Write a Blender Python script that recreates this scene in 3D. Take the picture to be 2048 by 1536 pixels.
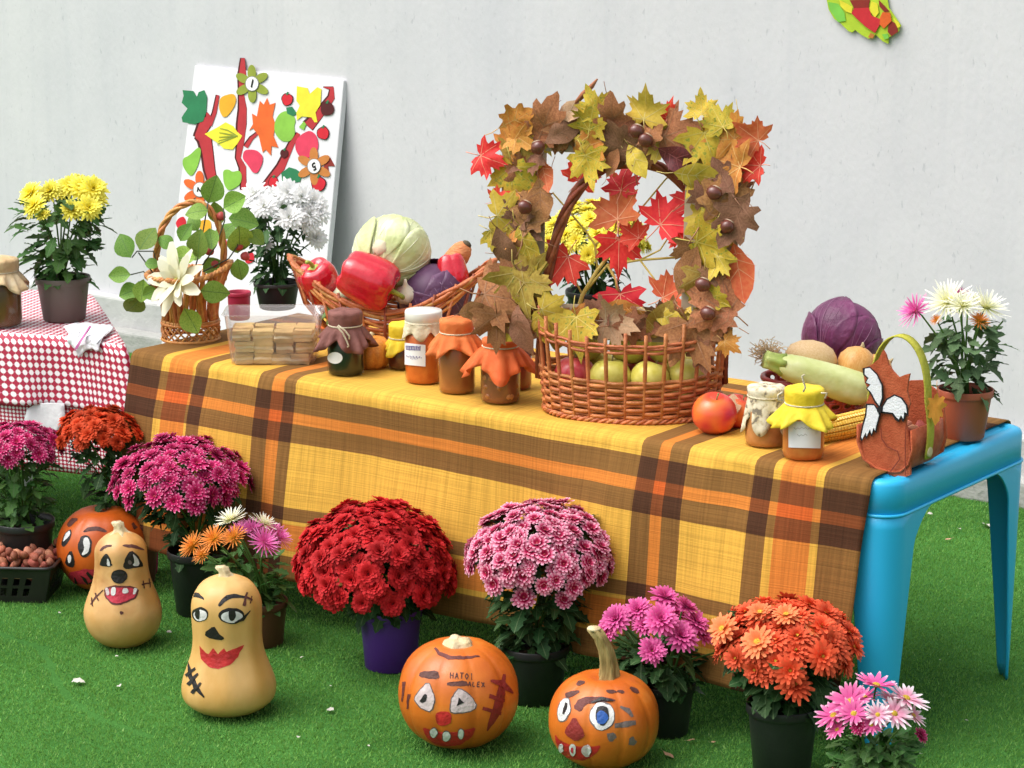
import bpy, bmesh, math, random
import numpy as np
from mathutils import Vector, Matrix, noise, geometry
from mathutils.bvhtree import BVHTree

for _o in list(bpy.data.objects):
    bpy.data.objects.remove(_o)
sc = bpy.context.scene
col = sc.collection
R = math.radians
pi = math.pi
V = Vector
rnd = random.Random(11)

# ---------------------------------------------------------------- camera
F = 4800.0                       # focal length in pixels of a 2048 px wide picture
YAW = R(36.913)
PITCH = math.atan((768 + 300) / F)
CAM = V((0, 0, 1.56))
cd = bpy.data.cameras.new('camera')
cd.sensor_width = 36
cd.lens = F / 2048 * 36
cd.clip_start = .05
cd.clip_end = 500
cam = bpy.data.objects.new('camera', cd)
cam.location = CAM
cam.rotation_euler = (R(90) - PITCH, 0, YAW)
col.objects.link(cam)
sc.camera = cam
# ---------------------------------------------------------------- sky, sun, exposure
SUN_EL, SUN_AZ = R(60), R(-140)   # azimuth measured from +Y towards +X
w = bpy.data.worlds.new('World')
sc.world = w
w.use_nodes = True
wn = w.node_tree.nodes
wl = w.node_tree.links
wn.clear()
wo = wn.new('ShaderNodeOutputWorld')
bg = wn.new('ShaderNodeBackground')
sky = wn.new('ShaderNodeTexSky')
sky.sky_type = 'NISHITA'
sky.sun_disc = False
sky.sun_elevation = SUN_EL
sky.sun_rotation = SUN_AZ
sky.air_density = 1.0
sky.dust_density = 6.0
sky.ozone_density = 1.0
hs = wn.new('ShaderNodeHueSaturation')
hs.inputs['Saturation'].default_value = .35
wl.new(sky.outputs[0], hs.inputs['Color'])
wl.new(hs.outputs[0], bg.inputs[0])
bg.inputs[1].default_value = .15
wl.new(bg.outputs[0], wo.inputs[0])
sd = bpy.data.lights.new('sun', 'SUN')
sd.energy = 1.0
sd.angle = R(70)
sd.color = (1, .965, .93)
sun = bpy.data.objects.new('sun', sd)
sdir = V((math.sin(SUN_AZ) * math.cos(SUN_EL), math.cos(SUN_AZ) * math.cos(SUN_EL), math.sin(SUN_EL)))
sun.rotation_euler = (-sdir).to_track_quat('-Z', 'Y').to_euler()
sun.location = (0, -2, 6)
col.objects.link(sun)
sc.view_settings.view_transform = 'Standard'
sc.view_settings.look = 'None'
sc.view_settings.exposure = .70
sc.view_settings.gamma = 1
sc.render.engine = 'CYCLES'
sc.cycles.max_bounces = 6
sc.cycles.transparent_max_bounces = 12

# ---------------------------------------------------------------- pixels to places
FW0 = V((-math.sin(YAW), math.cos(YAW), 0))
RT = V((math.cos(YAW), math.sin(YAW), 0))
FWD = FW0 * math.cos(PITCH) - V((0, 0, 1)) * math.sin(PITCH)
UP = V((0, 0, 1)) * math.cos(PITCH) + FW0 * math.sin(PITCH)
TOC = -FW0                        # level direction towards the camera
ZV = V((0, 0, 1))


def ray(x, y):
    return FWD * F + RT * (x - 1024) - UP * (y - 768)


def gz(x, y, z=0.):
    d = ray(x, y)
    return CAM + d * ((z - CAM.z) / d.z)


def gy(x, y, Y):
    d = ray(x, y)
    return CAM + d * (Y / d.y)


def gp(x, y, P, N):
    d = ray(x, y)
    return CAM + d * ((P - CAM).dot(N) / d.dot(N))


def scl(P):
    return F / (P - CAM).dot(FWD)


def zat(P, ypx):
    k = (768 - ypx) / F
    v = P - CAM
    # (v+t z).up = k (v+t z).fwd
    t = (k * v.dot(FWD) - v.dot(UP)) / (UP.z - k * FWD.z)
    return P.z + t


def S(h):
    h = h.lstrip('#')
    c = [int(h[i:i + 2], 16) / 255 for i in (0, 2, 4)]
    return tuple(x / 12.92 if x <= .04045 else ((x + .055) / 1.055) ** 2.4 for x in c)


# ---------------------------------------------------------------- objects
WM = {}


def place(o, parent=None, mat4=None):
    m = mat4 if mat4 is not None else Matrix()
    col.objects.link(o)
    if parent is not None:
        o.parent = parent
        o.matrix_parent_inverse = WM[parent.name].inverted()
    o.matrix_basis = m
    WM[o.name] = m
    return o


def tag(o, label=None, cat=None, group=None, kind=None):
    if label: o['label'] = label
    if cat: o['category'] = cat
    if group: o['group'] = group
    if kind: o['kind'] = kind
    return o


def thing(name, label, cat, loc, group=None):
    o = bpy.data.objects.new(name, None)
    o.empty_display_size = .05
    place(o, None, Matrix.Translation(loc))
    return tag(o, label, cat, group)


def inst(name, me, parent, m):
    return place(bpy.data.objects.new(name, me), parent, m)


def basis(loc, x, y, z, s=1.):
    m = Matrix((x * s, y * s, z * s)).transposed().to_4x4()
    m.translation = loc
    return m


def frame_z(loc, z, roll=0., s=1.):
    """matrix whose local Z points along z"""
    z = z.normalized()
    a = V((1, 0, 0)) if abs(z.x) < .8 else V((0, 1, 0))
    x = a.cross(z).normalized()
    y = z.cross(x)
    x2 = x * math.cos(roll) + y * math.sin(roll)
    return basis(loc, x2, z.cross(x2), z, s)


class MB:
    def __init__(self):
        self.v = []
        self.f = []
        self.t = []
        self.mi = []

    def add(self, vs, fs, t=None, mi=0):
        o = len(self.v)
        self.v += [tuple(p) for p in vs]
        self.f += [tuple(i + o for i in f) for f in fs]
        self.t += list(t) if t is not None else [0.] * len(vs)
        self.mi += [mi] * len(fs)

    def tube(self, pts, r, n=6, closed=False, cap=True, mi=0, t=None, flat=1.):
        pts = [V(p) for p in pts]
        m = len(pts)
        rr = [r] * m if not hasattr(r, '__len__') else r
        vs = []
        prev = None
        for i, p in enumerate(pts):
            a = pts[(i - 1) % m] if (closed or i > 0) else p
            b = pts[(i + 1) % m] if (closed or i < m - 1) else p
            d = (b - a)
            d = d.normalized() if d.length > 1e-9 else V((0, 0, 1))
            if prev is None:
                q = V((0, 0, 1)) if abs(d.z) < .9 else V((1, 0, 0))
                x = d.cross(q).normalized()
            else:
                x = (prev - d * prev.dot(d)).normalized()
            prev = x
            y = d.cross(x)
            for k in range(n):
                an = 2 * pi * k / n
                vs.append(p + (x * math.cos(an) + y * math.sin(an) * flat) * rr[i])
        fs = []
        for i in range(m if closed else m - 1):
            j = (i + 1) % m
            for k in range(n):
                l = (k + 1) % n
                fs.append((i * n + k, i * n + l, j * n + l, j * n + k))
        if cap and not closed:
            fs.append(tuple(range(n - 1, -1, -1)))
            fs.append(tuple((m - 1) * n + k for k in range(n)))
        self.add(vs, fs, [t] * len(vs) if t is not None else None, mi)
        return self

    def lathe(self, prof, n=32, c=(0, 0, 0), fn=None, mi=0, cap0=True, cap1=True):
        """prof: (r,z) from bottom to top; fn(theta,r,z)->(r,z)"""
        c = V(c)
        vs = []
        for (r, z) in prof:
            for k in range(n):
                th = 2 * pi * k / n
                r2, z2 = fn(th, r, z) if fn else (r, z)
                vs.append(c + V((math.cos(th) * r2, math.sin(th) * r2, z2)))
        fs = []
        m = len(prof)
        for i in range(m - 1):
            for k in range(n):
                l = (k + 1) % n
                fs.append((i * n + k, i * n + l, (i + 1) * n + l, (i + 1) * n + k))
        if cap0: fs.append(tuple(range(n - 1, -1, -1)))
        if cap1: fs.append(tuple((m - 1) * n + k for k in range(n)))
        self.add(vs, fs, None, mi)
        return self

    def grid(self, P, mi=0):
        """P: rows of points"""
        n = len(P[0])
        vs = [p for row in P for p in row]
        fs = [(i * n + k, i * n + k + 1, (i + 1) * n + k + 1, (i + 1) * n + k)
              for i in range(len(P) - 1) for k in range(n - 1)]
        self.add(vs, fs, None, mi)
        return self

    def box(self, c, x, y, z, mi=0):
        """half axes x,y,z"""
        c = V(c)
        vs = [c + x * a + y * b + z * d for a in (-1, 1) for b in (-1, 1) for d in (-1, 1)]
        fs = [(0, 1, 3, 2), (4, 6, 7, 5), (0, 4, 5, 1), (2, 3, 7, 6), (0, 2, 6, 4), (1, 5, 7, 3)]
        self.add(vs, fs, None, mi)
        return self

    def mesh(self, name, mats, smooth=True):
        me = bpy.data.meshes.new(name)
        me.from_pydata(self.v, [], self.f)
        for m in (mats if isinstance(mats, (list, tuple)) else [mats]):
            me.materials.append(m)
        if any(self.mi):
            me.polygons.foreach_set('material_index', self.mi)
        if any(self.t):
            at = me.attributes.new('pt', 'FLOAT', 'POINT')
            at.data.foreach_set('value', self.t)
        if smooth:
            me.polygons.foreach_set('use_smooth', [True] * len(me.polygons))
        me.update()
        return me

    def build(self, name, mats, parent=None, smooth=True, m4=None):
        return place(bpy.data.objects.new(name, self.mesh(name, mats, smooth)), parent, m4)

    def bvh(self):
        return BVHTree.FromPolygons([V(p) for p in self.v], self.f)


def bevel(o, wd=.003, seg=2, ang=40):
    m = o.modifiers.new('bevel', 'BEVEL')
    m.width = wd
    m.segments = seg
    m.limit_method = 'ANGLE'
    m.angle_limit = R(ang)
    return o


def solid(o, th, off=0):
    m = o.modifiers.new('solid', 'SOLIDIFY')
    m.thickness = th
    m.offset = off
    return o


# ---------------------------------------------------------------- materials
def M(name, c, c2=None, scale=12., rough=.6, bump=0., bscale=80., spec=.4, detail=4., sheen=0., stretch=None,
      lo=.35, hi=.65, rand=0., sss=0., transl=0., ao=None, coat=0., c3=None, metal=0., bdist=.01):
    m = bpy.data.materials.new(name)
    m.use_nodes = True
    nt = m.node_tree
    N = nt.nodes
    L = nt.links
    b = N['Principled BSDF']
    b.inputs['Roughness'].default_value = rough
    b.inputs['Specular IOR Level'].default_value = spec
    b.inputs['Metallic'].default_value = metal
    if coat: b.inputs['Coat Weight'].default_value = coat; b.inputs['Coat Roughness'].default_value = .08
    if sheen: b.inputs['Sheen Weight'].default_value = sheen
    if sss:
        b.inputs['Subsurface Weight'].default_value = sss
        b.inputs['Subsurface Radius'].default_value = (.01, .004, .002)
        b.inputs['Subsurface Scale'].default_value = 1
    tc = N.new('ShaderNodeTexCoord')
    mp = N.new('ShaderNodeMapping')
    L.new(tc.outputs['Object'], mp.inputs[0])
    if stretch: mp.inputs['Scale'].default_value = stretch
    out = None
    if c2 is not None:
        nz = N.new('ShaderNodeTexNoise')
        nz.inputs['Scale'].default_value = scale
        nz.inputs['Detail'].default_value = detail
        L.new(mp.outputs[0], nz.inputs['Vector'])
        rp = N.new('ShaderNodeValToRGB')
        rp.color_ramp.elements[0].position = lo
        rp.color_ramp.elements[0].color = (*c, 1)
        rp.color_ramp.elements[1].position = hi
        rp.color_ramp.elements[1].color = (*c2, 1)
        if c3 is not None:
            e = rp.color_ramp.elements.new(min(.98, hi + .12))
            e.color = (*c3, 1)
        L.new(nz.outputs['Fac'], rp.inputs[0])
        out = rp.outputs[0]
    if rand:
        oi = N.new('ShaderNodeObjectInfo')
        hsv = N.new('ShaderNodeHueSaturation')
        mr = N.new('ShaderNodeMapRange')
        mr.inputs['To Min'].default_value = 1 - rand
        mr.inputs['To Max'].default_value = 1 + rand
        L.new(oi.outputs['Random'], mr.inputs[0])
        L.new(mr.outputs[0], hsv.inputs['Value'])
        mr2 = N.new('ShaderNodeMapRange')
        mr2.inputs['To Min'].default_value = .5 - rand * .05
        mr2.inputs['To Max'].default_value = .5 + rand * .05
        ml = N.new('ShaderNodeMath')
        ml.operation = 'FRACT'
        mm = N.new('ShaderNodeMath')
        mm.operation = 'MULTIPLY'
        mm.inputs[1].default_value = 7.31
        L.new(oi.outputs['Random'], mm.inputs[0])
        L.new(mm.outputs[0], ml.inputs[0])
        L.new(ml.outputs[0], mr2.inputs[0])
        L.new(mr2.outputs[0], hsv.inputs['Hue'])
        if out is not None:
            L.new(out, hsv.inputs['Color'])
        else:
            hsv.inputs['Color'].default_value = (*c, 1)
        out = hsv.outputs[0]
    if out is not None:
        L.new(out, b.inputs['Base Color'])
    else:
        b.inputs['Base Color'].default_value = (*c, 1)
    if bump:
        n2 = N.new('ShaderNodeTexNoise')
        n2.inputs['Scale'].default_value = bscale
        n2.inputs['Detail'].default_value = 5
        L.new(mp.outputs[0], n2.inputs['Vector'])
        bp = N.new('ShaderNodeBump')
        bp.inputs['Strength'].default_value = bump
        bp.inputs['Distance'].default_value = bdist
        L.new(n2.outputs['Fac'], bp.inputs['Height'])
        L.new(bp.outputs[0], b.inputs['Normal'])
    if transl:
        tr = N.new('ShaderNodeBsdfTranslucent')
        if out is not None:
            L.new(out, tr.inputs[0])
        else:
            tr.inputs[0].default_value = (*c, 1)
        mx = N.new('ShaderNodeMixShader')
        mx.inputs[0].default_value = transl
        L.new(b.outputs[0], mx.inputs[1])
        L.new(tr.outputs[0], mx.inputs[2])
        L.new(mx.outputs[0], N['Material Output'].inputs[0])
    return m


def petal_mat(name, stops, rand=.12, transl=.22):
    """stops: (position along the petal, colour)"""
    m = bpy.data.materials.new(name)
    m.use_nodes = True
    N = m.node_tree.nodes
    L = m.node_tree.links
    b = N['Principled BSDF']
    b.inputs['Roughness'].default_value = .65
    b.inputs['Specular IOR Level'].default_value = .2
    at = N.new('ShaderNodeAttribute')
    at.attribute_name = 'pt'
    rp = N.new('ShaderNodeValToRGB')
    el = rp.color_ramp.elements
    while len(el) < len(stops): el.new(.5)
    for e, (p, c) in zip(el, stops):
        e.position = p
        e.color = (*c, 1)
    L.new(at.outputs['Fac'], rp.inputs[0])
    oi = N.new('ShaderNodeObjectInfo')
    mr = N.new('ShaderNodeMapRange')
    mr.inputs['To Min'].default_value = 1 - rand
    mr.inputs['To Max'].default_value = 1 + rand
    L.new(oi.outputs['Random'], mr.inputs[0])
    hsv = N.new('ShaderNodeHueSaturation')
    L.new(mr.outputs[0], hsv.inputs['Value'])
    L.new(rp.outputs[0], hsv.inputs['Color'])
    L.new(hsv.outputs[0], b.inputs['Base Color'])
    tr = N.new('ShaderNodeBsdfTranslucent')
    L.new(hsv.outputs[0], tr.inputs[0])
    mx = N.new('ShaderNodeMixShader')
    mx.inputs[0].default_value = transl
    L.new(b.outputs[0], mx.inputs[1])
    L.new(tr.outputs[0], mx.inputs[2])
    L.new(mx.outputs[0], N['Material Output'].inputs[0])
    return m


def glass_mat(name, tint=(1, 1, 1), rough=.03, veil=.0, veilc=(.9, .9, .9)):
    """thin clear glass or plastic: mirror by angle, clear straight on, an optional milky veil"""
    m = bpy.data.materials.new(name)
    m.use_nodes = True
    N = m.node_tree.nodes
    L = m.node_tree.links
    N.remove(N['Principled BSDF'])
    tr = N.new('ShaderNodeBsdfTransparent')
    tr.inputs[0].default_value = (*tint, 1)
    gl = N.new('ShaderNodeBsdfGlossy')
    gl.inputs['Roughness'].default_value = rough
    lw = N.new('ShaderNodeLayerWeight')
    lw.inputs[0].default_value = .5
    pw = N.new('ShaderNodeMath')
    pw.operation = 'POWER'
    pw.inputs[1].default_value = 4
    ma = N.new('ShaderNodeMath')
    ma.operation = 'MULTIPLY_ADD'
    ma.inputs[1].default_value = .6
    ma.inputs[2].default_value = .04
    L.new(lw.outputs['Facing'], pw.inputs[0])
    L.new(pw.outputs[0], ma.inputs[0])
    mx = N.new('ShaderNodeMixShader')
    L.new(ma.outputs[0], mx.inputs[0])
    L.new(tr.outputs[0], mx.inputs[1])
    L.new(gl.outputs[0], mx.inputs[2])
    out = mx
    if veil:
        df = N.new('ShaderNodeBsdfDiffuse')
        df.inputs[0].default_value = (*veilc, 1)
        m2 = N.new('ShaderNodeMixShader')
        m2.inputs[0].default_value = veil
        L.new(mx.outputs[0], m2.inputs[1])
        L.new(df.outputs[0], m2.inputs[2])
        out = m2
    L.new(out.outputs[0], N['Material Output'].inputs[0])
    return m


# ---------------------------------------------------------------- flat shapes laid onto surfaces
def ell(cx, cy, rx, ry, rot=0, n=20, wob=0.):
    o = []
    for k in range(n):
        a = 2 * pi * k / n
        q = 1 + wob * math.sin(3 * a + cx) + wob * .7 * math.sin(5 * a + cy)
        x, y = rx * q * math.cos(a), ry * q * math.sin(a)
        c, s = math.cos(R(rot)), math.sin(R(rot))
        o.append((cx + x * c - y * s, cy + x * s + y * c))
    return o


def stroke(pts, wd):
    """outline of a brush stroke through pts"""
    n = len(pts)
    ws = wd if hasattr(wd, '__len__') else [wd * .75] + [wd] * (n - 2) + [wd * .6] if n > 2 else [wd, wd * .8]
    l, r = [], []
    for i, (x, y) in enumerate(pts):
        a = pts[max(0, i - 1)]
        b = pts[min(n - 1, i + 1)]
        dx, dy = b[0] - a[0], b[1] - a[1]
        q = math.hypot(dx, dy) or 1
        nx, ny = -dy / q * ws[i] / 2, dx / q * ws[i] / 2
        l.append((x + nx, y + ny))
        r.append((x - nx, y - ny))
    return l + r[::-1]


def tri_px(poly, maxlen, levels=4):
    bm = bmesh.new()
    vs = [bm.verts.new((x, y, 0)) for x, y in poly]
    for t in geometry.tessellate_polygon([[V((x, y, 0)) for x, y in poly]]):
        try:
            bm.faces.new([vs[i] for i in t])
        except ValueError:
            pass
    for _ in range(levels):
        ed = [e for e in bm.edges if e.calc_length() > maxlen]
        if not ed: break
        bmesh.ops.subdivide_edges(bm, edges=ed, cuts=1)
        bmesh.ops.triangulate(bm, faces=bm.faces[:])
    bm.verts.index_update()
    P = [(v.co.x, v.co.y) for v in bm.verts]
    Fs = [tuple(v.index for v in f.verts) for f in bm.faces]
    bm.free()
    return P, Fs


def chaikin(p, n=1):
    for _ in range(n):
        q = []
        for i in range(len(p)):
            a, b = p[i], p[(i + 1) % len(p)]
            q += [(a[0] * .78 + b[0] * .22, a[1] * .78 + b[1] * .22), (a[0] * .22 + b[0] * .78, a[1] * .22 + b[1] * .78)]
        p = q
    return p


def decal(name, poly, bvh, mat, parent, off=.0007, maxlen=9, wob=0.):
    """a painted or glued shape: its outline in photo pixels, laid on a surface"""
    P, Fs = tri_px(poly, maxlen)
    vs = []
    for x, y in P:
        x += wob * noise.noise(V((x * .11, y * .11, 1.7)))
        y += wob * noise.noise(V((x * .11, y * .11, 8.3)))
        d = ray(x, y).normalized()
        h = bvh.ray_cast(CAM, d)
        if h[0] is None:
            q = CAM + d * ((V(bvh_mid[id(bvh)]) - CAM).dot(d)) if id(bvh) in bvh_mid else CAM + d * 4.5
            h = bvh.find_nearest(q)
        n = h[1] if h[1].dot(d) < 0 else -h[1]
        vs.append(h[0] + n * off)
    mb = MB()
    mb.add(vs, Fs)
    return mb.build(name, mat, parent)


bvh_mid = {}


def cutout(name, poly, P, N, mat, parent, th=.0012, off=.001, maxlen=40, warp=0., m4=None):
    """a flat cut shape with thickness in the plane P,N; outline in photo pixels"""
    Q, Fs = tri_px(poly, maxlen, 3)
    N = N.normalized()
    if N.dot(P - CAM) > 0: N = -N
    vs = [gp(x, y, P + N * (off + (warp * noise.noise(V((x * .02, y * .02, 3))) if warp else 0)), N) for x, y in Q]
    mb = MB()
    mb.add(vs, Fs)
    # faces must look along N so that the thickness grows outwards
    o = mb.build(name, mat, parent, smooth=False)
    me = o.data
    if me.polygons and me.polygons[0].normal.dot(N) < 0: me.flip_normals()
    solid(o, th, -1)
    return o


def txt_polys(s, size):
    cu = bpy.data.curves.new('lettering', 'FONT')
    cu.body = s
    cu.size = size
    cu.align_x = 'CENTER'
    cu.align_y = 'CENTER'
    cu.extrude = .0003
    cu.offset = .0011
    o = bpy.data.objects.new('lettering', cu)
    col.objects.link(o)
    dg = bpy.context.evaluated_depsgraph_get()
    me = bpy.data.meshes.new_from_object(o.evaluated_get(dg))
    bpy.data.objects.remove(o)
    return me
# ================================================================ the setting
WALL_Y = 5.33
TZ = .504                         # top of the cloth on the table
# ---- turf
gm = M('turf_base', (.035, .125, .022), (.06, .19, .036), scale=3, rough=.95, bump=.6, bscale=160, spec=.1)
mb = MB()
mb.grid([[V((x, y, 0)) for x in (-40, -8, -4, 0, 8, 40)] for y in (-40, -8, 0, 2, 4, 5.5, 40)])
tag(mb.build('ground', gm, smooth=False), 'green artificial turf laid over the whole yard', None, None, 'structure')
# turf pile: short blades over the stretch in view, a seam and a worn hole left bare
seam = [gz(*p) for p in ((-20, 1262), (40, 1283), (80, 1297), (100, 1330), (112, 1365), (140, 1400), (200, 1440), (300, 1475))]
rs = np.random.RandomState(3)


def blades(n, x0, x1, y0, y1, hgt, wid, name, label):
    cx = rs.uniform(x0, x1, n)
    cy = rs.uniform(y0, y1, n)
    # keep what the camera can see, with a margin
    px = np.stack([cx, cy, np.zeros(n)], 1) - np.array(CAM)
    dep = px @ np.array(FWD)
    sx = 1024 + F * (px @ np.array(RT)) / dep
    sy = 768 - F * (px @ np.array(UP)) / dep
    ok = (dep > .5) & (sx > -350) & (sx < 3100) & (sy < 1800) & (sy > 600)
    for a, b in zip(seam, seam[1:]):
        ab = np.array((b - a)[:2])
        t = np.clip(((cx - a.x) * ab[0] + (cy - a.y) * ab[1]) / (ab @ ab), 0, 1)
        ok &= np.hypot(cx - a.x - t * ab[0], cy - a.y - t * ab[1]) > .0075 + .003 * np.sin(cx * 90)
    hole = gz(84, 1297)
    ok &= np.hypot((cx - hole.x) * .6, cy - hole.y) > .014
    cx, cy = cx[ok], cy[ok]
    n = len(cx)
    an = rs.uniform(0, 2 * pi, n)
    tilt = rs.normal(0, .45, (n, 2)) + np.array([.25, -.15])
    h = hgt * rs.uniform(.55, 1.25, n)
    ww = wid * rs.uniform(.7, 1.3, n)
    v = np.zeros((n, 3, 3))
    v[:, 0] = np.stack([cx - np.cos(an) * ww, cy - np.sin(an) * ww, np.full(n, -.001)], 1)
    v[:, 1] = np.stack([cx + np.cos(an) * ww, cy + np.sin(an) * ww, np.full(n, -.001)], 1)
    v[:, 2] = np.stack([cx + tilt[:, 0] * h, cy + tilt[:, 1] * h, h], 1)
    me = bpy.data.meshes.new(name)
    me.vertices.add(3 * n)
    me.vertices.foreach_set('co', v.reshape(-1))
    me.loops.add(3 * n)
    me.loops.foreach_set('vertex_index', np.arange(3 * n))
    me.polygons.add(n)
    me.polygons.foreach_set('loop_start', np.arange(0, 3 * n, 3))
    me.polygons.foreach_set('loop_total', np.full(n, 3))
    at = me.attributes.new('pt', 'FLOAT', 'POINT')
    at.data.foreach_set('value', np.repeat(rs.uniform(0, 1, n), 3))
    me.update()
    bmx = petal_mat('turf_blade', [(0, (.11, .27, .05)), (.5, (.18, .40, .08)), (.9, (.24, .49, .105)), (1, (.34, .54, .18))], 0, .3)
    me.materials.append(bmx)
    o = place(bpy.data.objects.new(name, me))
    tag(o, label, 'turf', None, 'stuff')


blades(980000, -6.4, -.2, 2.4, 5.33, .0065, .0012, 'turf_pile', 'short bright green pile of the artificial turf')

# ---- wall
wm = bpy.data.materials.new('wall_paint')
wm.use_nodes = True
N = wm.node_tree.nodes
L = wm.node_tree.links
b = N['Principled BSDF']
b.inputs['Roughness'].default_value = .75
b.inputs['Specular IOR Level'].default_value = .25
tc = N.new('ShaderNodeTexCoord')


def wnoise(sc_, stretch, detail=4):
    mp = N.new('ShaderNodeMapping')
    mp.inputs['Scale'].default_value = stretch
    L.new(tc.outputs['Object'], mp.inputs[0])
    nz = N.new('ShaderNodeTexNoise')
    nz.inputs['Scale'].default_value = sc_
    nz.inputs['Detail'].default_value = detail
    L.new(mp.outputs[0], nz.inputs['Vector'])
    return nz.outputs['Fac']


def wramp(src, p0, c0, p1, c1):
    rp = N.new('ShaderNodeValToRGB')
    rp.color_ramp.elements[0].position = p0
    rp.color_ramp.elements[0].color = (*c0, 1)
    rp.color_ramp.elements[1].position = p1
    rp.color_ramp.elements[1].color = (*c1, 1)
    L.new(src, rp.inputs[0])
    return rp.outputs[0]


base = wramp(wnoise(1.2, (1, 1, .5), 3), .3, (.605, .605, .64), .7, (.65, .645, .665))
pits = wramp(wnoise(62, (1.5, 1, .6), 3), .27, (.85, .86, .87), .34, (1, 1, 1))
strk = wramp(wnoise(9, (3.2, 1, .16), 5), .30, (.965, .97, .975), .5, (1, 1, 1))
m1 = N.new('ShaderNodeMix'); m1.data_type = 'RGBA'; m1.blend_type = 'MULTIPLY'; m1.inputs[0].default_value = 1
m2 = N.new('ShaderNodeMix'); m2.data_type = 'RGBA'; m2.blend_type = 'MULTIPLY'; m2.inputs[0].default_value = 1
L.new(base, m1.inputs[6]); L.new(pits, m1.inputs[7])
L.new(m1.outputs[2], m2.inputs[6]); L.new(strk, m2.inputs[7])
blot = wramp(wnoise(4.5, (1, 1, .8), 6), .32, (.94, .945, .95), .6, (1, 1, 1))
m3 = N.new('ShaderNodeMix'); m3.data_type = 'RGBA'; m3.blend_type = 'MULTIPLY'; m3.inputs[0].default_value = 1
L.new(m2.outputs[2], m3.inputs[6]); L.new(blot, m3.inputs[7])
L.new(m3.outputs[2], b.inputs['Base Color'])
hsum = N.new('ShaderNodeMath'); hsum.operation = 'ADD'
hm = N.new('ShaderNodeMath'); hm.operation = 'MULTIPLY'; hm.inputs[1].default_value = .5
hm2 = N.new('ShaderNodeMath'); hm2.operation = 'ADD'
L.new(wnoise(60, (1.3, 1, .7), 5), hm2.inputs[0]); L.new(wnoise(11, (1.2, 1, .8), 4), hm2.inputs[1])
L.new(hm2.outputs[0], hm.inputs[0])
pv = N.new('ShaderNodeMath'); pv.operation = 'MINIMUM'; pv.inputs[1].default_value = .34
L.new(wnoise(62, (1.5, 1, .6), 3), pv.inputs[0])
L.new(hm.outputs[0], hsum.inputs[0]); L.new(pv.outputs[0], hsum.inputs[1])
bp = N.new('ShaderNodeBump')
bp.inputs['Strength'].default_value = .45
bp.inputs['Distance'].default_value = .004
L.new(hsum.outputs[0], bp.inputs['Height'])
L.new(bp.outputs[0], b.inputs['Normal'])
wall = thing('building_wall', 'tall pale grey rendered wall with pitted paint behind the tables', 'wall', (-3.5, WALL_Y, 0))
mb = MB()
xs = np.linspace(-11, 4, 60)
mb.grid([[V((x, WALL_Y + .006 * noise.noise(V((x * .9, z * .9, 0))), z)) for x in xs] for z in np.linspace(-.02, 3.2, 16)])
mb.box((-3.5, WALL_Y + .16, 1.59), V((7.5, 0, 0)), V((0, .14, 0)), V((0, 0, 1.6)))
mb.build('render_coat', wm, wall)
pm = M('plinth_paint', (.47, .475, .47), (.53, .535, .52), scale=7, rough=.85, bump=.3, bscale=50, spec=.2, detail=4)
mb = MB()
mb.box((-3.5, WALL_Y - .018, .078), V((7.5, 0, 0)), V((0, .022, 0)), V((0, 0, .082)))
bevel(mb.build('plinth', pm, wall, False), .008, 2)
km = M('kerb_concrete', (.34, .345, .33), (.42, .42, .40), scale=10, rough=.9, bump=.4, bscale=60, spec=.2, detail=5)
mb = MB()
mb.box((-3.5, WALL_Y - .065, .03), V((7.5, 0, 0)), V((0, .03, 0)), V((0, 0, .038)))
bevel(mb.build('kerb', km, wall, False), .012, 3)

# ---- paper leaf pasted on the wall (runs past the top of the picture)
wl_c = {k: M('paper_' + k, c, tuple(x * .86 for x in c), scale=30, rough=.7, bump=.1, bscale=300, spec=.25) for k, c in dict(
    green=S('#7fc850'), yellow=S('#e2d83c'), red=S('#c83038'), maroon=S('#8a3028'), orange=S('#e0662c'), lime=S('#b4d03a'),
    olive=S('#8d9a3a'), dkgreen=S('#2c7a50'), amber=S('#e2a62c'), brown=S('#c07a3c'), white=S('#f0f0ee'), black=S('#1c1a1a'),
    pink=S('#d8405c'), grey=S('#8a8a88'), pear=S('#86bc48'), trunk=S('#b4343a'), bark=S('#501a1c'), apple=S('#cc2634')).items()}


def c1(*q):
    return [(1600 + x * .12695, y * .12695) for x, y in q]


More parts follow.
